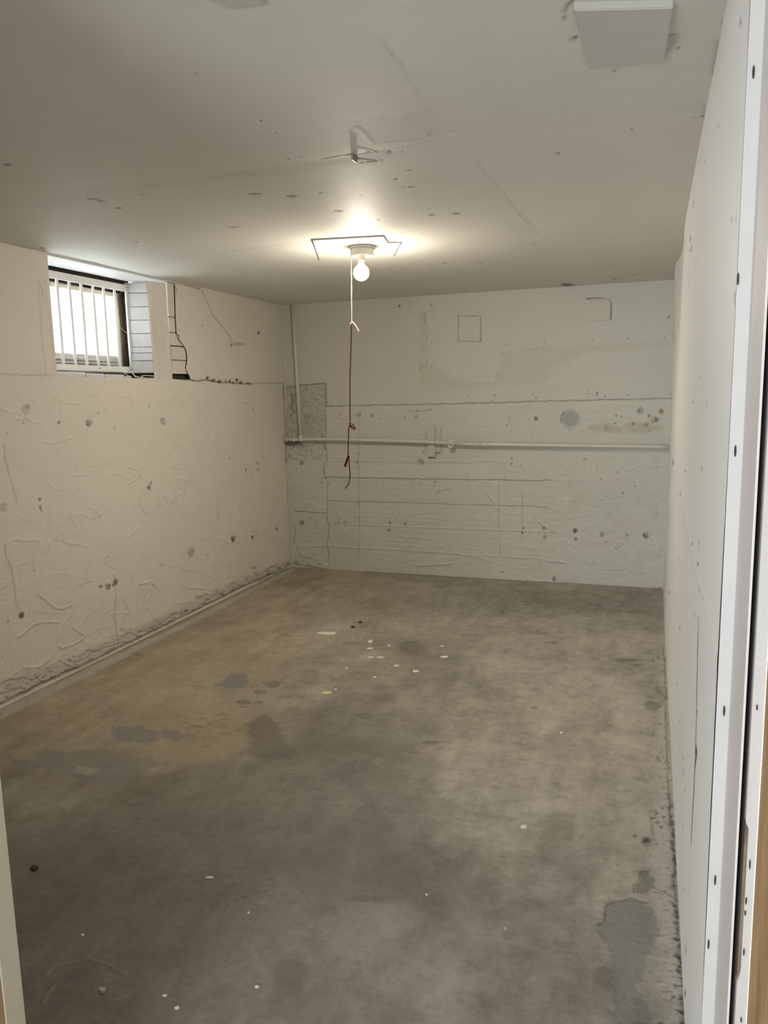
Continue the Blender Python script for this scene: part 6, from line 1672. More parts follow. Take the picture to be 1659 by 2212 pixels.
nm = {0: 'plaster_panel', 1: 'rough_niche', 2: 'concrete_block', 3: 'concrete_block'}
for k in range(10, 40): nm[k] = 'form_board'
S.flip = False
wb = struct(MB().box(-3.43, .6, YB+.014, YB+.2, -.1, 2.4).done('wall_back', 'hidden'))
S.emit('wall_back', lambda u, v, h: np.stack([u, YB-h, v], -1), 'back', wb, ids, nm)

# ================================================================ FLOOR (u = x, v = y)
S = Surf(axis(XL-.01, XR+.03, .005), axis(1.0, 1.24, .03, 2.4, .004, 3.5, .007, 6.02, .0115),
         [(.05, .045, .035), (.155, .155, .135), (.50, .47, .42), (.135, .105, .075), (.195, .195, .185), (.36, .34, .29), (.34, .27, .175), (.25, .215, .20), (.105, .092, .076)])
U, V = S.U, S.V
S.h = .0035*fbm(U, V, 1.1, 3, 41) + .0006*fbm(U, V, .05, 4, 42)
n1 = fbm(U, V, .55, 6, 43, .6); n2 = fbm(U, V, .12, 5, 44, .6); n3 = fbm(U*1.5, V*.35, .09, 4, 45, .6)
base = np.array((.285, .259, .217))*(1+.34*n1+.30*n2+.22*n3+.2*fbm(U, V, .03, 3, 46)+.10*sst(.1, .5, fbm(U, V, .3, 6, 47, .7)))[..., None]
dk = sst(.8, 3.0, V+.35*n1)[..., None]                        # darker concrete by the door, paler further in
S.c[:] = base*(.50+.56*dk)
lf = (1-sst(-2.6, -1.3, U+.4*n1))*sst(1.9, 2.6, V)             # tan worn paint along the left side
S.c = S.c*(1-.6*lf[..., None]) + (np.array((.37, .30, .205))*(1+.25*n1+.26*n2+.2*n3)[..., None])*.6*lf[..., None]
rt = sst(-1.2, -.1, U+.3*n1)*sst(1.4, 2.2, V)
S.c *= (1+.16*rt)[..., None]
def scratches(n, u0, u1, v0, v1):
    out = []
    for _ in range(n):
        u, v = rnd.uniform(u0, u1), rnd.uniform(v0, v1); L = rnd.uniform(.03, .3); a = rnd.gauss(1.2, .35) if rnd.random() < .7 else rnd.uniform(0, 3)
        out.append(['c', [[u, v], [u+L*.5*math.cos(a), v+L*.5*math.sin(a)], [u+L*math.cos(a+.15), v+L*math.sin(a+.15)]], rnd.uniform(.001, .004), rnd.uniform(.06, .3), -.1, rnd.choice((8, 5, 8, 5, 3))])
    return out
S.apply(scratches(420, -2.9, .1, 1.2, 5.8))
def flecks(n, u0, u1, v0, v1):
    out = []
    for _ in range(n):
        r = rnd.uniform(.004, .02)
        out.append(['s', [rnd.uniform(u0, u1), rnd.uniform(v0, v1)], [r*rnd.uniform(1, 2.5), rnd.uniform(-r, r)*.4], [0, r*.8], rnd.uniform(.1, .35), -.4, rnd.choice((8, 8, 3, 5)), .6])
    return out
S.apply(flecks(500, -2.9, .1, 1.2, 5.0))
S.apply(MARKS['floor'])
S.h = np.clip(S.h, -.008, .008)
ids = np.zeros(cell(U).shape, int)
S.flip = False
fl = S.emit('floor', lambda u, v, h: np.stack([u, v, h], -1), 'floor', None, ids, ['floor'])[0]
struct(fl)
struct(MB().box(-3.4, 1.6, -3.2, 6.3, -.14, -.012).done('floor', 'concrete'))

# ================================================================ CEILING (u = x, v = y)
S = Surf(axis(XL-.01, XR+.03, .0072), axis(1.0, 1.24, .03, 3, .007, 6.02, .0135),
         [(.09, .08, .07), (.3, .29, .26), (.6, .58, .5), (.25, .2, .12), (.3, .3, .3), (.74, .72, .64), (.4, .38, .3), (.45, .4, .36), (.30, .28, .245)])
U, V = S.U, S.V
S.h = .004*fbm(U, V, .9, 3, 51) + .0004*fbm(U, V, .05, 3, 52)
S.c[:] = np.array((.70, .685, .63))*(1+.035*fbm(U, V, .7, 4, 53)+.01*fbm(U, V, .05, 3, 54))[..., None]
S.h -= .0035*np.exp(-((U+.56)/.09)**2)*(.7+.5*fbm(U, V, .3, 3, 55)); S.h -= .002*np.exp(-((V-2.46)/.05)**2); S.h -= .002*np.exp(-((V-3.66)/.06)**2)
S.apply(MARKS['ceil'])
S.h = np.clip(S.h, -.009, .009)
cu, cv = cell(U), cell(V)
ids = (cu > -.56).astype(int) + 2*((cv > 2.46).astype(int) + (cv > 3.66).astype(int))
S.flip = True
cl = struct(MB().box(-3.43, .6, .85, 6.3, H+.014, 2.45).done('ceiling', 'hidden'))
S.emit('ceiling', lambda u, v, h: np.stack([u, v, H-h], -1), 'ceil', cl, ids, ['ceiling_panel']*6)

# ================================================================ RIGHT WALL (u = y, v = z)
S = Surf(axis(1.33, 3.0, .008, 6.02, .02), axis(0, H+.005, .006),
         [(.04, .035, .03), (.3, .3, .28), (.6, .59, .56), (.3, .24, .16), (.4, .4, .4), (.80, .79, .76), (.5, .46, .38), (.6, .5, .48), (.25, .22, .18)])
U, V = S.U, S.V
S.h = .0022*fbm(U, V, .8, 3, 61) + .0003*fbm(U, V, .06, 3, 62)
S.h -= .016*np.exp(-((U-4.7)/.45)**2)*sst(1.2, 2.1, V) - .010*np.exp(-((U-5.35)/.22)**2)*sst(1.7, 2.25, V)
S.h -= .012*sst(5.2, 6.0, U)*(1-np.abs(V-1.15)/1.15)
S.c[:] = np.array((.80, .808, .80))*(1+.02*fbm(U, V, .6, 4, 63))[..., None]
S.apply([m[:-2] + [-.6, m[-1]] if m[0] == 'c' and m[-2] < 0 else m for m in MARKS['right']])
S.h = np.clip(S.h, -.02, .012)
ids = (cell(U) > 2.44).astype(int)
S.flip = True
wr = struct(MB().box(XR+.024, .5, 1.36, 6.3, -.1, 2.4).done('wall_right', 'hidden'))
S.emit('wall_right', lambda u, v, h: np.stack([XR-h, u, v], -1), 'right', wr, ids, ['wall_panel', 'wall_panel'])

# ================================================================ FRONT WALL, DOORWAY, ADDED ENTRY
struct(MB().box(-3.43, -1.25, .85, 1.0, -.05, 2.4).box(-1.25, .5, .85, 1.0, 2.16, 2.4).done('wall_front', 'white'))
jl_ = struct(MB().box(-1.25, -1.107, .956, 1.0, -.01, 2.16, .002).done('trim_1', 'warmwhite'))
MB().box(-1.25, -1.109, .85, .955, -.01, 2.16, .002).done('bare_jamb', 'raw', jl_)
tr = struct(MB().box(XR+.001, .5, 1.33, 1.358, -.01, 2.3, .0015).done('trim_2', 'casing'))
MB().box(.137, .1405, 1.157, 1.3295, -.01, 2.3, .0008).done('door_stop', 'jamb', tr)
MB().box(.1405, .1487, 1.325, 1.3295, -.01, 2.3).done('gap_shade_strip', 'dark', tr)
# white jamb edge with the latch mortise cut into its left side
o3 = struct(MB().prism([(.1487, -.01), (.1645, -.01), (.1645, 2.3), (.1487, 2.3), (.1487, .865), (.1530, .855), (.1530, .62), (.1487, .60)], 1.157, 1.175, axis=1).box(.1502, .1645, 1.176, 1.329, -.01, 2.3).done('trim_3', 'casing'))
MB().prism([(.1489, .602), (.1529, .62), (.1529, .853), (.1489, .863)], 1.162, 1.1745, axis=1).done('latch_mortise', 'worn', o3)
for z, x, hh in ((.80, .1568, .018), (.74, .1545, .014), (.655, .1555, .014), (1.045, .1545, .010), (.54, .157, .010), (.72, .1543, .01)):
    MB().lathe([(0, 0), (.0011, 0), (.0011, .002), (0, .002)], (0, 0, 0), 10).done('nail_dent', 'dark', o3).matrix_world = Matrix.Translation((x, 1.1565, z)) @ Matrix.Rotation(math.pi/2, 4, 'X') @ Matrix.Diagonal((.8, hh*400, 1, 1))
jr = struct(MB().box(.1650, .5, .85, 1.156, -.01, 2.4, .0012).done('trim_4', 'raw'))
# nail marks on the bright wall end
for z, x in ((1.96, .1255), (1.665, .118), (1.40, .126), (.965, .1285), (.655, .1275), (.53, .122)):
    MB().lathe([(0, 0), (.0016, 0), (.0016, .002), (0, .002)], (0, 0, 0), 10).done('nail_dent', 'dark', tr).matrix_world = Matrix.Translation((x, 1.3295, z)) @ Matrix.Rotation(math.pi/2, 4, 'X') @ Matrix.Diagonal((.9, 6, 1, 1))
# unseen closed entry behind the camera, added to keep sky light out
struct(MB().box(-2.1, -2.0, -3.2, .85, -.05, 2.6).done('wall_blocker_left', 'white'))
struct(MB().box(1.4, 1.5, -3.2, .85, -.05, 2.6).box(.5, 1.5, .85, 1.0, -.05, 2.6).done('wall_blocker_right', 'white'))
struct(MB().box(-2.1, 1.5, -3.2, 1.0, 2.5, 2.6).done('ceiling_blocker', 'white'))
struct(MB().box(-2.1, 1.5, .86, .99, 2.4, 2.5).done('wall_blocker_header', 'white'))
struct(MB().box(-2.1, 1.5, -3.2, -3.1, -.05, 2.6).done('wall_blocker_back', 'white'))

# ================================================================ WINDOW
XW = XL
win = struct(MB().box(XW-.37, XW-.33, 3.3, 3.37, 1.70, 2.31).box(XW-.37, XW-.33, 4.285, 4.42, 1.60, 2.31).box(XW-.37, XW-.33, 3.37, 4.285, 2.185, 2.31).box(XW-.37, XW-.33, 3.37, 4.285, 1.60, 1.792)
             .box(XW-.395, XW-.372, 4.27, 4.32, 1.735, 2.215).box(XW-.395, XW-.372, 3.37, 4.27, 1.735, 1.755).done('window_1', 'sash'))
MB().box(XW-.384, XW-.381, 3.36, 4.28, 1.74, 2.22).done('pane', 'glass', win)
MB().box(XW-.3295, XW-.318, 3.37, 4.285, 1.728, 1.738, .002).done('sash_rail', 'white', win)
MB().box(XW-.3295, XW-.318, 3.37, 4.285, 1.750, 1.757, .002).done('sash_rail', 'white', win)
MB().box(XW-.3295, XW-.310, 4.262, 4.284, 1.70, 2.19, .002).done('side_stop', 'siding', win)
MB().box(XW-.3295, XW-.300, 3.37, 4.30, 2.192, 2.31).done('head_shade_strip', 'dark', win)  # dark strip standing for the shade under the window head
MB().box(XW-.3295, XW-.315, 4.290, 4.40, 1.70, 2.19).done('side_gap_filler', 'worn', win)  # dark strip added to stop sky leaking in and darken the gap
MB().box(XW-.3295, XW-.27, 3.337, 4.30, 1.60, 1.672).done('sill_gap_filler', 'dark', win)  # dark box added to shut out sky and blacken the sill gap
# reveal around the opening
rv = struct(MB().box(XW-.42, XW-.002, 3.24, 3.337, 1.60, 2.30).done('reveal_left', 'siding')); rv.name = 'trim_5'
sl = struct(MB().box(XW-.42, XW-.007, 3.325, 4.10, 1.58, 1.629).box(XW-.42, XW-.30, 4.10, 4.70, 1.58, 1.66).done('trim_6', 'white'))
MB().box(XW-.30, XW-.016, 4.10, 4.64, 1.54, 1.60).done('sill_cavity', 'rubble', sl)
MB().box(XW-.02, XW-.006, 4.10, 4.45, 1.60, 1.629, .003).done('sill_edge', 'white', sl)
random.seed(4)
for a, b, t in ((3.34, 3.672, 1.664), (3.678, 3.835, 1.660), (3.841, 4.02, 1.658), (4.022, 4.075, 1.650)):
    MB().box(XW-.24, XW-.10, a, b, 1.6295, t, .003, .0015).done('sill_board', 'siding', sl)
sf = struct(MB().box(XW-.225, XW-.004, 3.337, 4.60, 2.258, 2.30, .002).box(XW-.42, XW-.385, 3.25, 4.7, 2.25, 2.40).done('trim_7', 'siding'))
MB().box(XW-.3, XW-.262, 3.3, 4.34, 2.243, 2.31).done('head_gap_shade', 'dark', sf)  # dark box set in as the shade above the grille
# splayed right reveal of horizontal boards
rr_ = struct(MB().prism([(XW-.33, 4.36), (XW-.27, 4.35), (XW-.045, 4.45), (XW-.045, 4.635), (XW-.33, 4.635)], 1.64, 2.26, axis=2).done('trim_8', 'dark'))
zs = [1.675, 1.755, 1.806, 1.845, 1.931, 2.017, 2.102, 2.19, 2.257]
for i in range(len(zs)-1):
    d = random.uniform(0, .003)
    MB().prism([(XW-.262, 4.293+d), (XW-.030, 4.408+d), (XW-.042, 4.432), (XW-.274, 4.318)], zs[i]+.0016, zs[i+1]-.0016, axis=2, bev=.0012).done('reveal_board', 'siding', rr_)
for a, b in ((2.038, 2.255), (1.938, 2.034), (1.853, 1.934), (1.760, 1.846), (1.668, 1.755)):
    zz = np.linspace(a, b, 5); e = [(float(np.interp(z, crack[:, 0], crack[:, 1]))-.0022, float(z)) for z in zz]
    MB().prism([(4.400, a), e[0], e[1], e[2], e[3], e[4], (4.400, b)], XW-.044, XW-.007, axis=0, bev=.0012).done('edge_block', 'left_trim', rr_)

# security grille
g = tag(empty('window_grille', (XW-.25, 3.85, 1.682)), 'white painted flat-bar security grille set in the basement window recess', 'grille')
MB().box(XW-.256, XW-.246, 3.39, 4.305, 2.196, 2.239, .001).done('top_rail', 'grille', g)
MB().box(XW-.256, XW-.246, 3.39, 4.305, 1.680, 1.716, .001).done('bottom_rail', 'grille', g)
MB().box(XW-.256, XW-.246, 4.285, 4.305, 1.7165, 2.1975, .001).done('side_bar', 'grille', g)
MB().box(XW-.256, XW-.246, 3.39, 3.41, 1.7165, 2.1975, .001).done('side_bar', 'grille', g)
for y in (3.482, 3.582, 3.683, 3.784, 3.884, 3.988, 4.085, 4.19):
    MB().box(XW-.264, XW-.2565, y-.010, y+.010, 1.69, 2.24, .001).done('bar', 'grille', g)
for y, z in ((4.29, 2.222), (3.98, 1.70), (4.29, 1.70)):
    MB().lathe([(0, 0), (.004, 0), (.004, .002), (0, .003)], (0, 0, 0), 12).done('screw', 'chipd', g).matrix_world = Matrix.Translation((XW-.246, y, z)) @ Matrix.Rotation(math.pi/2, 4, 'Y')
# blind
bl = tag(empty('window_blind', (XW-.31, 3.85, 2.20)), 'sunlit white horizontal-slat blind hanging behind the window grille', 'blind')
MB().box(XW-.325, XW-.298, 3.38, 4.255, 2.160, 2.186, .002).done('head_rail', 'warmwhite', bl)
n = 27
for i in range(n):
    z = 2.154-i*.0138; t = .006*(i/n)**3
    m = MB(); vs_ = []
    for dx, dz in ((-.0042, .0080), (0, .0010), (.0042, -.0080)):
        for y in (3.385, 4.252): vs_.append(m.bm.verts.new((XW-.31+dx, y, z+dz-(y-3.385)*.012*(i/n)**2)))
    for k in (0, 2): m.bm.faces.new([vs_[k], vs_[k+1], vs_[k+3], vs_[k+2]])
    m.done('slat', 'slat', bl)
MB().box(XW-.317, XW-.303, 3.385, 4.252, 1.776, 1.786, .002).done('bottom_rail', 'white', bl)
for y in (3.62, 4.06): MB().tube([(XW-.3015, y, 2.165), (XW-.3015, y, 1.785)], .0008, 5).done('ladder_cord', 'string', bl)
# loose board
b = tag(empty('loose_board', (XW-.02, 4.31, 1.629)), 'limewashed upright plank standing in the right end of the window recess', 'board')
m = MB().prism([(4.212, 1.630), (4.402, 1.6305), (4.384, 2.246), (4.198, 2.238)], XW-.020, XW-.010, axis=0, bev=.001); pk = m.done('plank', 'board', b)
MB().prism([(4.2108, 1.640), (4.2122, 1.640), (4.1982, 2.236), (4.1968, 2.236)], XW-.0192, XW-.0128, axis=0).done('raw_edge', 'boardedge', pk)
for y, z in ((4.33, 2.11), (4.36, 1.965), (4.33, 1.83)):
    MB().lathe([(0, 0), (.008, 0), (.007, .0012), (0, .0014)], (0, 0, 0), 14).done('knot', 'wood', pk).matrix_world = Matrix.Translation((XW-.0103, y, z)) @ Matrix.Rotation(math.pi/2, 4, 'Y')
# strings and hooks in the recess
tag(MB().tube([(XW-.243, 4.16, 1.985), (XW-.20, 4.20, 1.93), (XW-.10, 4.262, 1.82), (XW-.036, 4.285, 1.765)], .0011, 6).done('loose_string', 'string'), 'thin white string stretched from the grille towards the upright plank', 'string')
tag(MB().tube([(XW-.006, 4.20, 1.648), (XW-.02, 4.12, 1.652), (XW-.02, 4.085, 1.648), (XW-.004, 4.08, 1.636), (XW+.002, 4.11, 1.634), (XW+.001, 4.20, 1.6345)], .0022, 7).done('wire_loop', 'white'), 'white bent wire loop lying on the window sill edge', 'wire')
kn = tag(MB().tube([(XW-.06, 4.04, 1.638), (XW-.09, 4.00, 1.668), (XW-.05, 4.035, 1.668), (XW-.05, 4.06, 1.645), (XW-.01, 4.085, 1.634)], .004, 8).done('cord_knot', 'string'), 'small white knotted cord end on the window sill by the rubble gap', 'cord')

# ================================================================ CEILING LAMP
cx, cy = -1.449, 3.868
lamp = tag(empty('ceiling_lamp', (cx, cy, H)), 'bare lit bulb in a round cream porcelain ceiling lampholder', 'lamp')
MB().lathe([(0, -.001), (.066, -.001), (.0675, -.006), (.066, -.011), (.058, -.014), (.0575, -.046), (.055, -.048), (.050, -.047), (.049, -.030), (0, -.030)], (cx, cy, H-.006), 56).done('lampholder', 'porcelain', lamp, True)
MB().lathe([(0, 0), (.017, 0), (.0165, -.034), (.0145, -.042), (0, -.042)], (cx-.005, cy, H-.037), 32).done('socket', 'socket', lamp, True)
pr = [(.0, .0)] + [(.0145, -.0), (.0155, -.012), (.021, -.022)]
zc = -.056
pr = [(0, 0), (.0140, 0), (.0145, -.008), (.020, -.020)]
for k in range(1, 15):
    a = math.radians(62 - k*152/14); pr.append((.0415*math.cos(a), zc+.0415*math.sin(a)))
pr.append((0, zc-.0415))
bu = MB().lathe(pr, (cx-.010, cy, H-.0795), 40).done('bulb', 'glow', lamp, True)
bu.data.materials.append(M['glowtop'])                       # the upper half gives off far less light, to tame the ceiling glow
for p in bu.data.polygons:
    if p.center.z > H-.0795+zc-.004: p.material_index = 1
# pull string (white line, red extension, knots)
ps = tag(empty('pull_cord', (-1.507, 3.85, 2.24)), 'lamp pull cord of white string knotted to a dark red cord', 'cord')
MB().tube([(-1.508, 3.855, 2.262), (-1.507, 3.85, 2.2), (-1.514, 3.85, 1.875)], .0019, 8).done('white_string', 'string', ps)
def curve(pts, n=6):
    P = [Vector(p) for p in pts]; out = []
    for i in range(len(P)-1):
        a, b, c, d = P[max(i-1, 0)], P[i], P[i+1], P[min(i+2, len(P)-1)]
        for k in range(n):
            t = k/n; out.append(.5*((2*b)+(c-a)*t+(2*a-5*b+4*c-d)*t*t+(3*b-a-3*c+d)*t**3))
    out.append(P[-1]); return out
Y = 3.85
rc_ = MB().tube(curve([(-1.514, Y, 1.872), (-1.518, Y, 1.80), (-1.523, Y, 1.72), (-1.531, Y, 1.60), (-1.536, Y, 1.46), (-1.539, Y, 1.355), (-1.547, Y, 1.325), (-1.551, Y, 1.26), (-1.555, Y, 1.185),
                 (-1.552, Y, 1.165), (-1.549, Y, 1.124), (-1.547, Y, 1.07), (-1.556, Y, 1.025), (-1.577, Y, .997)]), .0031, 8).done('red_cord', 'red', ps)
MB().tube(curve([(-1.515, Y-.004, 1.868), (-1.508, Y-.006, 1.880), (-1.516, Y+.004, 1.884), (-1.518, Y-.003, 1.872), (-1.507, Y, 1.878), (-1.495, Y, 1.866), (-1.482, Y, 1.846), (-1.476, Y, 1.832)]), .0036, 8).done('frayed_end', 'redfray', rc_)
MB().tube(curve([(-1.541, Y-.004, 1.350), (-1.533, Y-.006, 1.342), (-1.522, Y-.004, 1.330), (-1.511, Y, 1.318), (-1.514, Y+.004, 1.332), (-1.528, Y+.006, 1.348), (-1.540, Y+.004, 1.352), (-1.535, Y, 1.334), (-1.524, Y+.002, 1.326)]), .0042, 8).done('knot', 'red', rc_)
MB().tube(curve([(-1.553, Y-.003, 1.176), (-1.561, Y-.004, 1.160), (-1.572, Y-.004, 1.132), (-1.577, Y, 1.120), (-1.571, Y+.003, 1.122), (-1.562, Y+.004, 1.150), (-1.552, Y+.004, 1.174), (-1.548, Y, 1.168)]), .0036, 8).done('loop', 'red', rc_)
# ceiling plates
tag(MB().prism([(-1.618, 3.616), (-1.269, 3.682), (-1.30, 3.84), (-1.24, 3.87), (-1.400, 4.227), (-1.815, 4.142)], H-.006, H+.010, axis=2, bev=.002).done('ceiling_plate', mat('plate_paint', (.62, .6, .54), .6, .05, 20, .0015, 25, spec=.45)), 'thin painted-over cover board on the ceiling around the lampholder', 'cover board')
pb = MB(); vs_ = []
for (x, y, t) in ((-.174, 1.705, .015), (.015, 1.772, .014), (.003, 2.051, .008), (-.172, 2.035, .0045)):
    vs_.append(pb.bm.verts.new((x, y, H-t)))
tp = [pb.bm.verts.new((v.co.x, v.co.y, H+.012)) for v in vs_]
pb.bm.faces.new(vs_); pb.bm.faces.new(tp[::-1])
for k in range(4): pb.bm.faces.new([vs_[k], tp[k], tp[(k+1) % 4], vs_[(k+1) % 4]])
bmesh.ops.bevel(pb.bm, geom=pb.bm.edges[:], offset=.0022, segments=2, affect='EDGES')
pm = mat('patch_paint', (.58, .57, .53), .45, .03, 20, .0012, 20)
tag(pb.done('patch_board', pm), 'square painted patch board standing proud of the ceiling by the right wall', 'patch board')
tag(MB().prism([(-.90, 1.30), (-.73, 1.36), (-.742, 1.462), (-.812, 1.458), (-.83, 1.42)], H-.009, H+.010, axis=2, bev=.002).done('patch_board', pm), 'ceiling patch board cut off by the top edge of the photo', 'patch board')
hk = tag(empty('ceiling_hook', (-.935, 2.465, H)), 'bent metal tab and wire stub poking from a hole in the ceiling', 'hook')
MB().box(-.940, -.934, 2.425, 2.465, H-.020, H+.004, .001).done('metal_tab', 'metal', hk)
MB().tube([(-.93, 2.45, H+.002), (-.928, 2.452, H-.008), (-.905, 2.485, H-.007), (-.885, 2.515, H-.004)], .0014, 6).done('wire_stub', 'metal', hk)

# ================================================================ PIPES ON THE BACK WALL
YP = YB-.058
pp = tag(empty('water_pipe', (-2.85, YP, 1.13)), 'white painted pipe running along the back wall with a riser in the corner', 'pipe')
MB().tube(curve([(-2.935, YP, 1.1365), (-2.6, YP, 1.138), (-2.36, YP, 1.133), (-2.0, YP, 1.125), (-1.645, YP, 1.113), (-1.5, YP, 1.106)], 4), .0135, 14).done('horizontal_pipe', 'pipe', pp, True)
MB().tube(curve([(-1.5, YP, 1.106), (-1.304, YP, 1.099), (-.9, YP, 1.093), (-.4, YP, 1.087), (XR+.012, YP, 1.081)], 4), .0145, 14).done('horizontal_pipe', 'pipe', pp, True)
MB().tube([(-2.861, YP, H+.008), (-2.848, YP, 1.7), (-2.833, YP, 1.15)], .0125, 14).done('riser_pipe', 'pipe', pp, True)
MB().tube([(-2.975, YP, 1.136), (-2.955, YP, 1.136)], .017, 14).tube([(-2.955, YP, 1.136), (-2.90, YP, 1.1365)], [.015, .0135], 14).tube([(-2.91, YP, 1.1365), (-2.885, YP, 1.137)], .0195, 14).done('tee_fitting', 'pipe', pp, True)
MB().tube([(-2.852, YP, 1.137), (-2.81, YP, 1.137)], .0165, 14).tube([(-2.834, YP, 1.137), (-2.8335, YP, 1.175)], .016, 14).done('elbow_fitting', 'pipe', pp, True)
MB().tube([(-1.690, YP, 1.1145), (-1.645, YP, 1.1125)], .0165, 14).tube([(-1.645, YP, 1.1125), (-1.600, YP, 1.1105)], .0175, 14).done('coupling', 'pipe', pp, True)
MB().tube([(-1.345, YP, 1.1), (-1.28, YP, 1.098)], .0172, 14).tube([(-1.278, YP, 1.098), (-1.21, YP, 1.096)], .0162, 14).done('coupling', 'pipe', pp, True)
wv = curve([(-1.515, YP-.016, 1.125), (-1.50, YP-.022, 1.088), (-1.52, YP-.020, 1.080), (-1.53, YP-.024, 1.11), (-1.505, YP-.03, 1.13), (-1.488, YP-.02, 1.10), (-1.51, YP-.03, 1.075), (-1.525, YP-.026, 1.095), (-1.497, YP-.028, 1.12), (-1.47, YP-.02, 1.125)])
MB().tube(wv, .009, 8).done('wrapped_tie', 'pipe', pp, True)
MB().tube([(-1.505, YP-.01, 1.105), (-1.505, YP-.055, 1.11)], [.017, .013], 12).done('capped_stub', 'pipe', pp, True)
MB().tube([(-1.49, YP-.02, 1.112), (-1.42, YP-.022, 1.118), (-1.30, YP-.018, 1.121), (-1.16, YP-.004, 1.126)], .0032, 6).done('wire', 'pipe', pp)
MB().tube([(-1.49, YP-.02, 1.108), (-1.42, YP-.016, 1.100), (-1.35, YP-.017, 1.092)], .0035, 6).done('wire', 'pipe', pp)
mb_ = tag(empty('mounting_block', (-1.66, YB-.01, 1.0)), 'pair of painted wood strips on the back wall behind the pipe coupling', 'wood block')
MB().box(-1.712, -1.650, YB-.037, YB-.017, .996, 1.240, .0015).done('front_strip', 'wood', mb_)
MB().box(-1.668, -1.606, YB-.0165, YB-.001, 1.03, 1.236, .0015).done('back_strip', 'wood', mb_)
MB().prism([(-1.74, 1.19), (-1.70, 1.24), (-1.70, 1.17), (-1.735, 1.165)], YB-.008, YB-.001, axis=1).done('paint_lump', 'wood', mb_)
tag(MB().prism([(-1.453, 2.096), (-1.287, 2.082), (-1.291, 1.905), (-1.452, 1.912)], YB-.004, YB+.004, axis=1, bev=.001).done('cover_plate', mat('plate_wall_paint', (.555, .54, .475), .6, .03, 25)), 'square painted-over cover plate high on the back wall', 'cover plate')
rp = [(-.485, 2.158), (-.35, 2.163), (-.328, 2.155), (-.315, 2.135), (-.318, 2.025), (-.33, 2.012), (-.48, 2.010)]
tag(MB().prism(rp, YB-.005, YB+.004, axis=1, bev=.0012).done('cover_plate', bpy.data.materials['plate_wall_paint']), 'rounded-corner painted cover plate near the top right of the back wall', 'cover plate')

# ================================================================ SCRAPS ON THE FLOOR
LB = {0: ('paper_scrap', 'long cream scrap lying flat on the concrete floor, largest of the floor litter', 'scrap', 'chip', None),
      1: ('paint_chip', 'small white paint flake lying on the grey concrete floor', 'paint chip', 'chip', 'white paint flakes scattered on the floor'),
      2: ('paint_chip', '', 'paint chip', 'chipy', None),
      3: ('rubble_crumb', 'grey crumb of rubble near the lower left of the floor', 'rubble', 'chipg', None),
      4: ('dark_debris', '', 'debris', 'chipd', None),
      5: ('paint_chip', '', 'paint chip', 'chipg', None)}
LBX = {12: 'yellowish curled paint flake, torn shape, below the cluster of white flakes', 13: 'tiny yellowish flake just beside the larger curled yellowish one',
       22: 'small black scrap of debris just right of the long cream scrap', 23: 'tiny dark speck of debris nearest the back wall', 24: 'dark brown leaf-like bit near the left doorway post',
       26: 'dull grey flake on the near right part of the floor', 27: 'dull greyish sliver at the right end of the flake cluster'}
CH = [
(-1.924,4.303, 0.0659,0.0183, -0.0139,0.0320, 0),
(-1.596,4.232, 0.0165,0.0046, -0.0105,0.0286, 1),
(-1.554,4.109, 0.0187,0.0053, -0.0059,0.0159, 1),
(-1.495,3.965, 0.0207,0.0059, -0.0049,0.0134, 1),
(-1.441,3.980, 0.0258,0.0073, -0.0039,0.0112, 1),
(-1.461,4.188, 0.0094,0.0027, -0.0045,0.0131, 1),
(-1.563,3.761, 0.0100,0.0029, -0.0036,0.0088, 1),
(-1.365,3.675, 0.0108,0.0031, -0.0046,0.0128, 1),
(-1.310,3.875, 0.0174,0.0050, -0.0046,0.0141, 1),
(-1.180,3.822, 0.0195,0.0056, -0.0062,0.0204, 1),
(-1.088,4.088, 0.0230,0.0065, -0.0048,0.0183, 1),
(-1.150,4.266, 0.0133,0.0037, -0.0035,0.0132, 1),
(-1.529,3.400, 0.0297,0.0087, -0.0099,0.0228, 2),
(-1.500,3.453, 0.0081,0.0024, -0.0039,0.0093, 1),
(-0.380,2.478, 0.0123,0.0038, -0.0018,0.0116, 1),
(-1.484,1.560, 0.0044,0.0014, -0.0033,0.0039, 1),
(-1.126,1.442, 0.0068,0.0022, -0.0027,0.0039, 1),
(-1.073,1.417, 0.0066,0.0021, -0.0034,0.0050, 1),
(-1.290,1.407, 0.0092,0.0029, -0.0053,0.0064, 3),
(-1.279,1.898, 0.0127,0.0040, -0.0032,0.0051, 1),
(-0.916,1.540, 0.0057,0.0018, -0.0023,0.0042, 1),
(-1.078,1.787, 0.0033,0.0010, -0.0020,0.0036, 1),
(-1.809,4.476, 0.0147,0.0040, -0.0067,0.0170, 4),
(-1.799,4.585, 0.0120,0.0033, -0.0060,0.0157, 4),
(-1.852,1.765, 0.0131,0.0041, -0.0104,0.0109, 4),
(-0.339,3.271, 0.0059,0.0017, -0.0010,0.0095, 1),
(-0.348,1.949, 0.0050,0.0016, -0.0014,0.0075, 5),
(-0.821,4.100, 0.0175,0.0050, -0.0030,0.0150, 5),
(-0.601,2.024, 0.0040,0.0013, -0.0012,0.0042, 1),
]
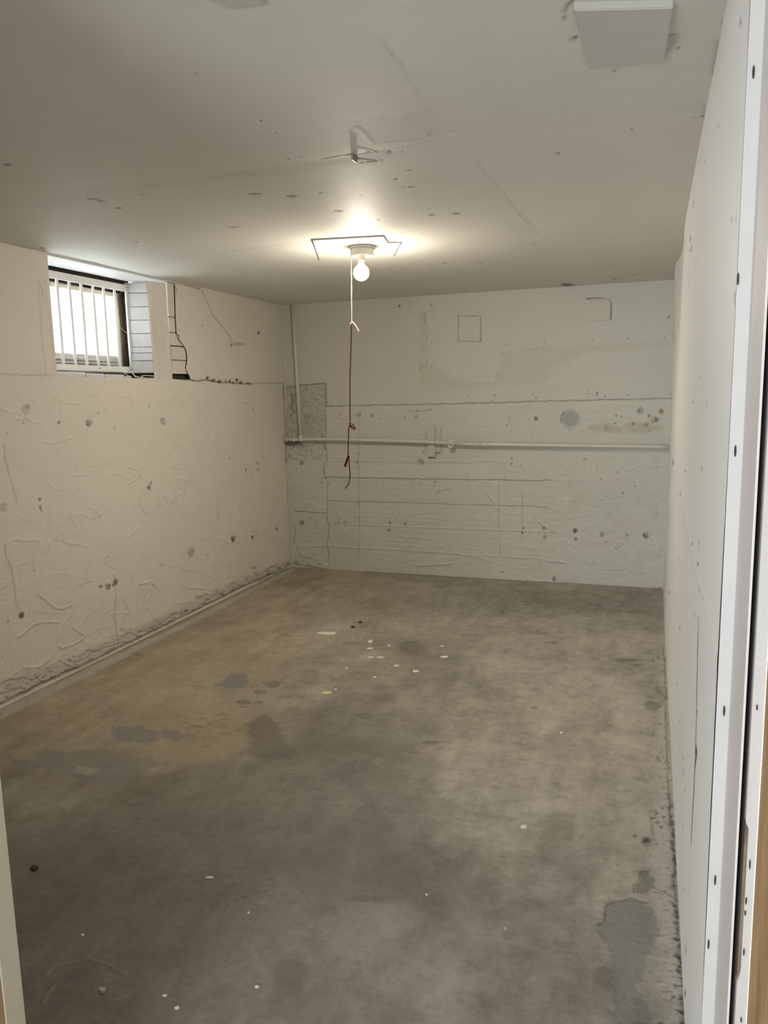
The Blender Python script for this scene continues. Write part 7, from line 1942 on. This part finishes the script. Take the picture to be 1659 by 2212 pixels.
FL = {1: 'squarish off-white paint flake, uppermost of the short column of white flakes mid-floor', 2: 'small oval white flake just below the squarish one in the mid-floor column',
      3: 'broken white flake at the foot of the mid-floor column of flakes', 4: 'long faint whitish sliver touching the foot of the mid-floor column', 5: 'tiny bright white speck just right of the mid-floor column of flakes',
      6: 'tiny white flake left of and below the mid-floor column, alone', 7: 'thin slanting white flake just below the mid-floor column of flakes', 8: 'pale oval flake between the mid-floor column and the brightest oval flake',
      9: 'brightest oval white paint flake, right of the mid-floor group', 10: 'long dull white sliver, rightmost of the mid-floor flake group', 11: 'faint small white flake above the long dull sliver at the right of the group',
      14: 'lone curled white paint flake on the bare right half of the near floor', 15: 'tiny white speck on the dark floor above the crumb in the lower left', 16: 'small white curled flake low on the floor, upper of a close pair',
      17: 'small white curled flake low on the floor, lower of a close pair', 19: 'slanting white scratch-like flake above the dark pitted patch of floor', 20: 'faint white flake on the near floor left of the brown round stain',
      21: 'tiny white speck beside the dark pitted patch of floor', 25: 'tiny white speck alone on the pale right middle of the floor', 28: 'tiny white speck on the brown near floor, centre'}
LBX.update(FL)
for i, (x, y, ax, ay, bx, by, k) in enumerate(CH):
    if k == 2 and i == 13: pass
    rr = random.Random(i); n = 9; pts = []
    for t in range(n):
        a = t/n*math.tau; q = rr.uniform(.75, 1.1)
        if k == 0: q = 1
        pts.append((x+(ax*math.cos(a)+bx*math.sin(a))*q, y+(ay*math.cos(a)+by*math.sin(a))*q))
    if k == 0: pts = [(x-ax, y-ay+by*.5), (x-ax*.6-bx*.9, y-ay*.6-by*.2), (x+ax*.55-bx, y+ay*.55-by), (x+ax*.78-bx, y+ay*.78-by), (x+ax+bx*.6, y+ay+by*.7), (x-ax*.5+bx*.9, y-ay*.5+by)]
    zf = .0012 if k not in (3, 4) else .003
    o = MB().prism(pts, -.002, zf+(.003 if k in (3, 4) else .0008), axis=2, bev=.0003)
    if k in (0, 2, 4):
        for v in o.bm.verts: v.co.z += .003*max(0, (v.co.x-x)/max(abs(ax), .01))
    nm_, lb, ct, mt, gr = LB[k]
    tag(o.done(nm_, mt), LBX.get(i, lb), ct, gr)
